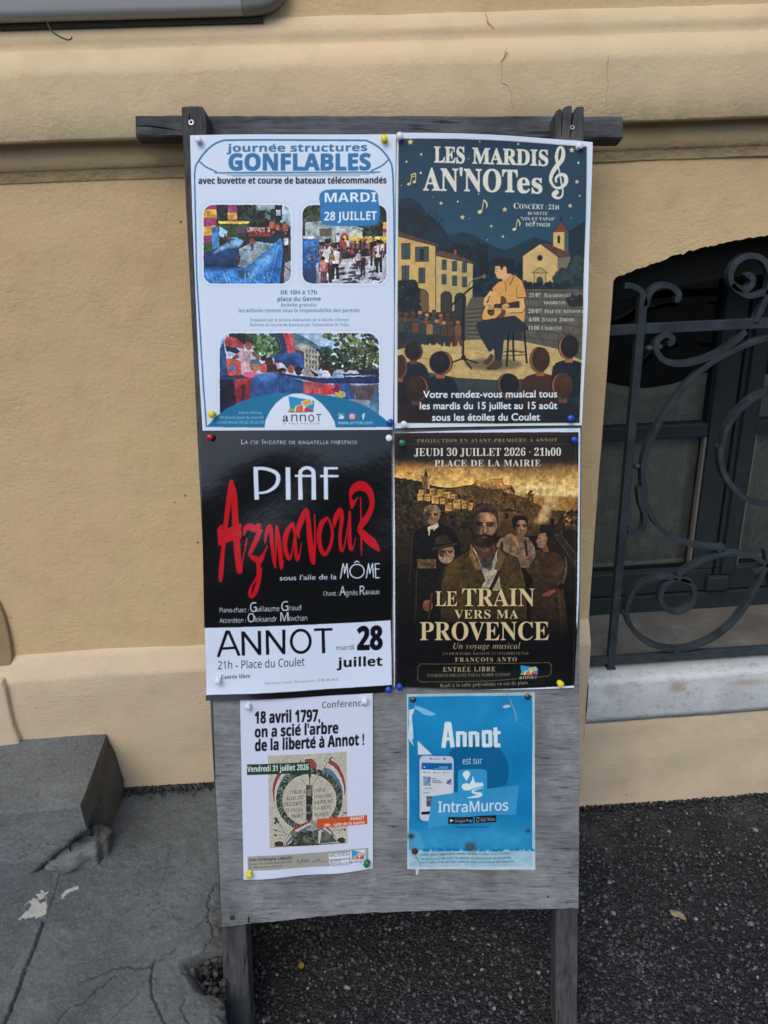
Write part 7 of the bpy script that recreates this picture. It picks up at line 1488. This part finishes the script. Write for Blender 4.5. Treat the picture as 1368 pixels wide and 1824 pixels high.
A.L([(800, 908, 3), (740, 918, 10), (690, 940, 16), (720, 958, 22), (770, 968, 30), (740, 986, 26), (640, 1000, 6)], 16, cw_, sm=5)
A.L([(420, 534), (452, 314), (476, 314), (506, 530)], 40, cw_); A.L([(440, 455), (494, 452)], 30, cw_)
for x in (540, 658): A.L([(x + 18, 528), (x + 16, 388)], 38, cw_); A.L([(x + 2, 398), (x + 78, 396)], 32, cw_); A.L([(x + 78, 390), (x + 80, 526)], 38, cw_)
A.L([(796, 390), (798, 515), (860, 512), (857, 386), (780, 388)], 36, cw_); A.L([(906, 345), (910, 514), (952, 510)], 36, cw_); A.L([(884, 398), (954, 394)], 30, cw_)
A.T('est sur', 600, 690, 782, 686, 60, (190, 212, 226), font='ns'); A.T('IntraMuros', 374, 1138, 1024, 1122, 94, (196, 216, 230), bold=.025, font='ns')
A.P([(466, 1182), (698, 1178), (698, 1242), (466, 1246)], (14, 18, 26)); A.P([(714, 1174), (914, 1168), (914, 1232), (714, 1240)], (14, 18, 26)); A.P([(484, 1200), (516, 1214), (484, 1232)], (190, 204, 214)); A.T('Google Play', 526, 1230, 690, 1226, 26, (200, 208, 218), font='ns'); A.T('App Store', 766, 1222, 902, 1218, 26, (200, 208, 218), font='ns'); A.L([(730, 1188), (752, 1187), (752, 1226), (730, 1227), (730, 1188)], 4, (190, 204, 214)); A.T('DISPONIBLE SUR', 526, 1196, 632, 1194, 8, (130, 140, 150), font='ns'); A.T('Disponible sur', 766, 1194, 882, 1191, 10, (130, 140, 150), font='ns')
A.T('Téléchargement gratuit', 536, 1288, 846, 1284, 24, (10, 52, 90), bold=.02, shear=.25, font='ns')
tx = (26, 58, 84); A.T("mairie utilise l'application mobile IntraMuros pour vous informer.", 206, 1544, 1046, 1534, 22, tx, bold=.03, font='ns'); A.T('hargez-la pour découvrir les alertes, les événements, les actualités,', 212, 1584, 1052, 1576, 22, tx, bold=.03, font='ns'); A.T('eux à visiter et les services mairie de votre commune et des alentours.', 206, 1616, 1084, 1612, 22, tx, bold=.03, font='ns'); A.T('Votre', 130, 1544, 190, 1543, 20, (120, 150, 170), font='ns'); A.T('Téléc', 130, 1580, 196, 1580, 20, (120, 150, 170), font='ns'); A.T('les li', 130, 1616, 190, 1616, 20, (120, 150, 170), font='ns')
# tears, creases and weather stains
wp = (200, 208, 222)
A.P([(150, 140), (210, 156), (280, 184), (356, 224), (300, 238), (230, 222), (190, 190), (152, 172)], (120, 180, 220), tex=(.1, 8)); A.P([(96, 180), (130, 176), (152, 168), (140, 210), (124, 240), (132, 300), (140, 440), (128, 470), (146, 522), (110, 480), (94, 440), (100, 330)], (196, 206, 222), tex=(.12, 8)); A.P([(180, 470), (240, 530), (314, 598), (184, 602)], wp)
A.L([(1000, 24), (1040, 70), (1062, 130), (1090, 200), (1106, 290)], 7, (150, 178, 192), sm=4); A.L([(1004, 30), (1046, 76), (1070, 134), (1098, 204), (1112, 296)], 3, (40, 60, 74), sm=4); A.P([(970, 150), (1010, 136), (1050, 140), (1040, 160), (990, 168)], (180, 196, 206)); A.L([(1106, 296), (1160, 324), (1225, 360)], 3, (90, 160, 200))
A.P([(104, 1290), (200, 1340), (250, 1480), (104, 1500)], (90, 160, 204), .6, f=3); A.L([(90, 1100), (130, 1140), (160, 1165)], 4, (60, 130, 180))
for x, y_, r in ((120, 1364, 26), (150, 1508, 24), (1212, 1314, 20), (672, 1462, 40)): A.E(x, y_, r * 1.3, r * 1.1, (50, 60, 60), .6, f=4, tex=(.6, 8)); A.E(x, y_, r * .7, r * .6, (58, 40, 26), .85, f=2, tex=(.5, 5))
A.R(650, 1446, 692, 1480, (110, 140, 150), 6, .5, f=2); A.L([(160, 1540), (190, 1590), (210, 1650)], 7, (90, 110, 116), .8); A.L([(148, 1520), (170, 1600)], 5, (120, 140, 150), .8)
for i in range(70): x, y_ = A.rng.choice([A.rng.uniform(72, 110), A.rng.uniform(1240, 1276), A.rng.uniform(80, 1270)]), A.rng.uniform(30, 1660); A.E(x, y_, A.rng.uniform(2, 5), A.rng.uniform(2, 4), (60, 66, 66), .7, n=7)
A.L([(76, 500), (80, 1000), (84, 1300)], 5, (140, 160, 170), .5); A.R(60, 0, 1290, 30, (150, 158, 160), a=.4, f=6, tex=(.5, 10))
def bul6(u, v): return 0.0012 * np.sin(u * 3.1) * np.sin(v * 3.1) + 0.0010 * np.sin(u * 13 + v * 3) * np.sin(v * 12)
P6 = sheet('app_poster', A, 0.0018, m_print('weathered_print', 0.38, 0.28, 0.0016), 'torn, weather-stained blue poster with a phone and a town icon, lower right', bul6)
P6b = MB(); q_ = [bl(x, y, 0.0016) for x, y in ((739, 1547), (746, 1547), (746, 1554), (743, 1559), (740.5, 1558), (741, 1552))]; P6b.prism(q_, (0, 0, 0.0006)); M_SCRAP = m_plain('paper_scrap', (0.55, 0.58, 0.60), 0.7)
o = P6b.build('paper_strip', M_SCRAP, None); o.data.transform(P6.matrix_world.inverted() @ MBRD); o.parent = P6
# ------------------------------------------------------------------ push pins and tacks: one thing each
PINM = {'white': m_plain('white_plastic', (0.74, 0.77, 0.80), 0.3, 0.5), 'yellow': m_plain('yellow_plastic', (0.80, 0.66, 0.02), 0.3, 0.5), 'blue': m_plain('blue_plastic', (0.012, 0.055, 0.36), 0.3, 0.5),
        'red': m_plain('red_plastic', (0.42, 0.012, 0.025), 0.25, 0.5), 'green': m_plain('green_plastic', (0.01, 0.16, 0.07), 0.3, 0.5), 'brass': m_plain('tarnished_brass', (0.16, 0.12, 0.075), 0.38, 0.5, 0.8, 0.4, 300), 'rust': m_plain('rusted_tack', (0.06, 0.035, 0.02), 0.8, 0.3, 0.2, 0.4, 400)}
PIN = [(0.0046, 0.0), (0.0048, 0.0008), (0.0042, 0.0016), (0.0026, 0.0026), (0.0023, 0.0048), (0.0026, 0.0066), (0.0048, 0.0080), (0.0052, 0.0088), (0.0051, 0.0098), (0.0044, 0.0106), (0.0002, 0.0109)]
TACK = [(0.0052, 0.0), (0.0052, 0.0006), (0.0044, 0.0019), (0.0026, 0.0029), (0.0002, 0.0032)]
proto = {}
def pin(kind, px, py, w, where, i_=[0]):
    tack = kind in ('brass', 'rust'); nm = 'thumbtack' if tack else 'push_pin'
    if kind not in proto:
        mb = MB(); mb.lathe(TACK if tack else PIN, 24); o = mb.build(nm, PINM[kind], None, smooth=True); o.data.set_sharp_from_angle(angle=1.0); proto[kind] = o
    else: o = proto[kind].copy(); COL.objects.link(o)
    i_[0] += 1; r = np.random.default_rng(i_[0] * 3); tilt = Matrix.Rotation(r.uniform(-.16, .16), 4, 'X') @ Matrix.Rotation(r.uniform(-.16, .16), 4, 'Y')
    p = onb(px, py, w); M_ = Matrix(((BX[0], -BD[0], BN[0], p[0]), (BX[1], -BD[1], BN[1], p[1]), (BX[2], -BD[2], BN[2], p[2]), (0, 0, 0, 1)))
    o.matrix_world = M_ @ tilt
    kc = {'brass': 'tarnished brass', 'rust': 'rusted'}.get(kind, kind)
    tag(o, kc + (' thumbtack ' if tack else ' push pin ') + where, 'thumbtack' if tack else 'push pin', 'tacks in the blue poster' if tack else 'push pins holding the posters')
for a_ in (('white', 356, 253, .0052, 'at the top left corner of the inflatables poster'), ('yellow', 685, 250, .0052, 'at the top right corner of the inflatables poster'), ('yellow', 379, 737, .0085, 'at the bottom left corner of the inflatables poster'), ('blue', 694, 753, .0056, 'at the bottom right corner of the inflatables poster'),
           ('white', 711, 245, .0074, 'at the top left corner of the guitarist poster'), ('white', 1030, 263, .0090, 'at the top right corner of the guitarist poster'), ('white', 719, 755, .0074, 'at the bottom left corner of the guitarist poster'), ('blue', 1015, 746, .0090, 'at the bottom right corner of the guitarist poster'),
           ('red', 376, 779, .0045, 'at the top left corner of the black poster'), ('white', 693, 781, .0045, 'at the top right corner of the black poster'), ('white', 389, 1211, .0060, 'beside the words Entrée libre on the black poster'), ('blue', 692, 1227, .0038, 'at the bottom right corner of the black poster'),
           ('green', 716, 789, .0046, 'at the top left corner of the film poster'), ('blue', 1021.5, 783, .0050, 'at the top right corner of the film poster'), ('blue', 711.5, 1221, .0050, 'at the bottom left corner of the film poster'), ('yellow', 996.5, 1216, .0060, 'at the bottom right corner of the film poster'),
           ('white', 443, 1255, .0026, 'at the top left corner of the lecture notice'), ('white', 649.5, 1247, .0036, 'at the top right corner of the lecture notice'), ('yellow', 445, 1554, .0050, 'at the bottom left corner of the lecture notice'), ('green', 654.5, 1535, .0036, 'at the bottom right corner of the lecture notice'),
           ('brass', 736, 1246, .0019, 'at the top left corner of the torn blue poster'), ('brass', 940, 1241, .0019, 'at the top right corner of the torn blue poster'), ('rust', 739, 1516, .0019, 'near the bottom left corner of the torn blue poster')): pin(*a_)
# ------------------------------------------------------------------ litter on the asphalt
c_ = atZ(536.5, 1721, 0.004); mb = MB(); mb.lathe([(0.0030, 0.0), (0.0052, 0.0), (0.0055, 0.002), (0.0053, 0.0042), (0.0044, 0.0042), (0.0040, 0.0012), (0.0002, 0.0010)], 22)
o = mb.build('bottle_cap', m_plain('dull_yellow_cap', (0.33, 0.22, 0.035), 0.5, 0.4, 0.2), None, smooth=True); o.location = c_; o.rotation_euler = (0.25, 0.1, 0); o.data.set_sharp_from_angle(angle=0.8); tag(o, 'tiny yellow bottle cap on the dark asphalt under the board', 'bottle cap')
mb = MB(); vs = []; c_ = atZ(1207, 1630, 0.003); lf = [(-.012, .010), (-.006, .012), (.0, .007), (.004, .004), (.009, -.001), (.013, -.008), (.010, -.013), (.003, -.010), (-.001, -.004), (-.008, -.002), (-.013, .004)]
n_ = len(lf); top_ = [(c_[0] + x, c_[1] + y * 1.2, c_[2] + 0.003 * math.sin(x * 260) + 0.002) for x, y in lf]; mb.add(top_ + [(c_[0], c_[1] + .001, c_[2] + .0045)] + [(x, y, z - .0006) for x, y, z in top_] + [(c_[0], c_[1] + .001, c_[2] + .0038)], [(i, (i + 1) % n_, n_) for i in range(n_)] + [((i + 1) % n_ + n_ + 1, i + n_ + 1, 2 * n_ + 1) for i in range(n_)] + [(i, i + n_ + 1, (i + 1) % n_ + n_ + 1, (i + 1) % n_) for i in range(n_)])
o = mb.build('dry_leaf', m_plain('dry_leaf', (0.30, 0.235, 0.15), 0.8, 0.2, 0, 0.4, 200), None, origin=tuple(c_)); tag(o, 'small torn beige dry leaf on the asphalt right of the board', 'leaf')
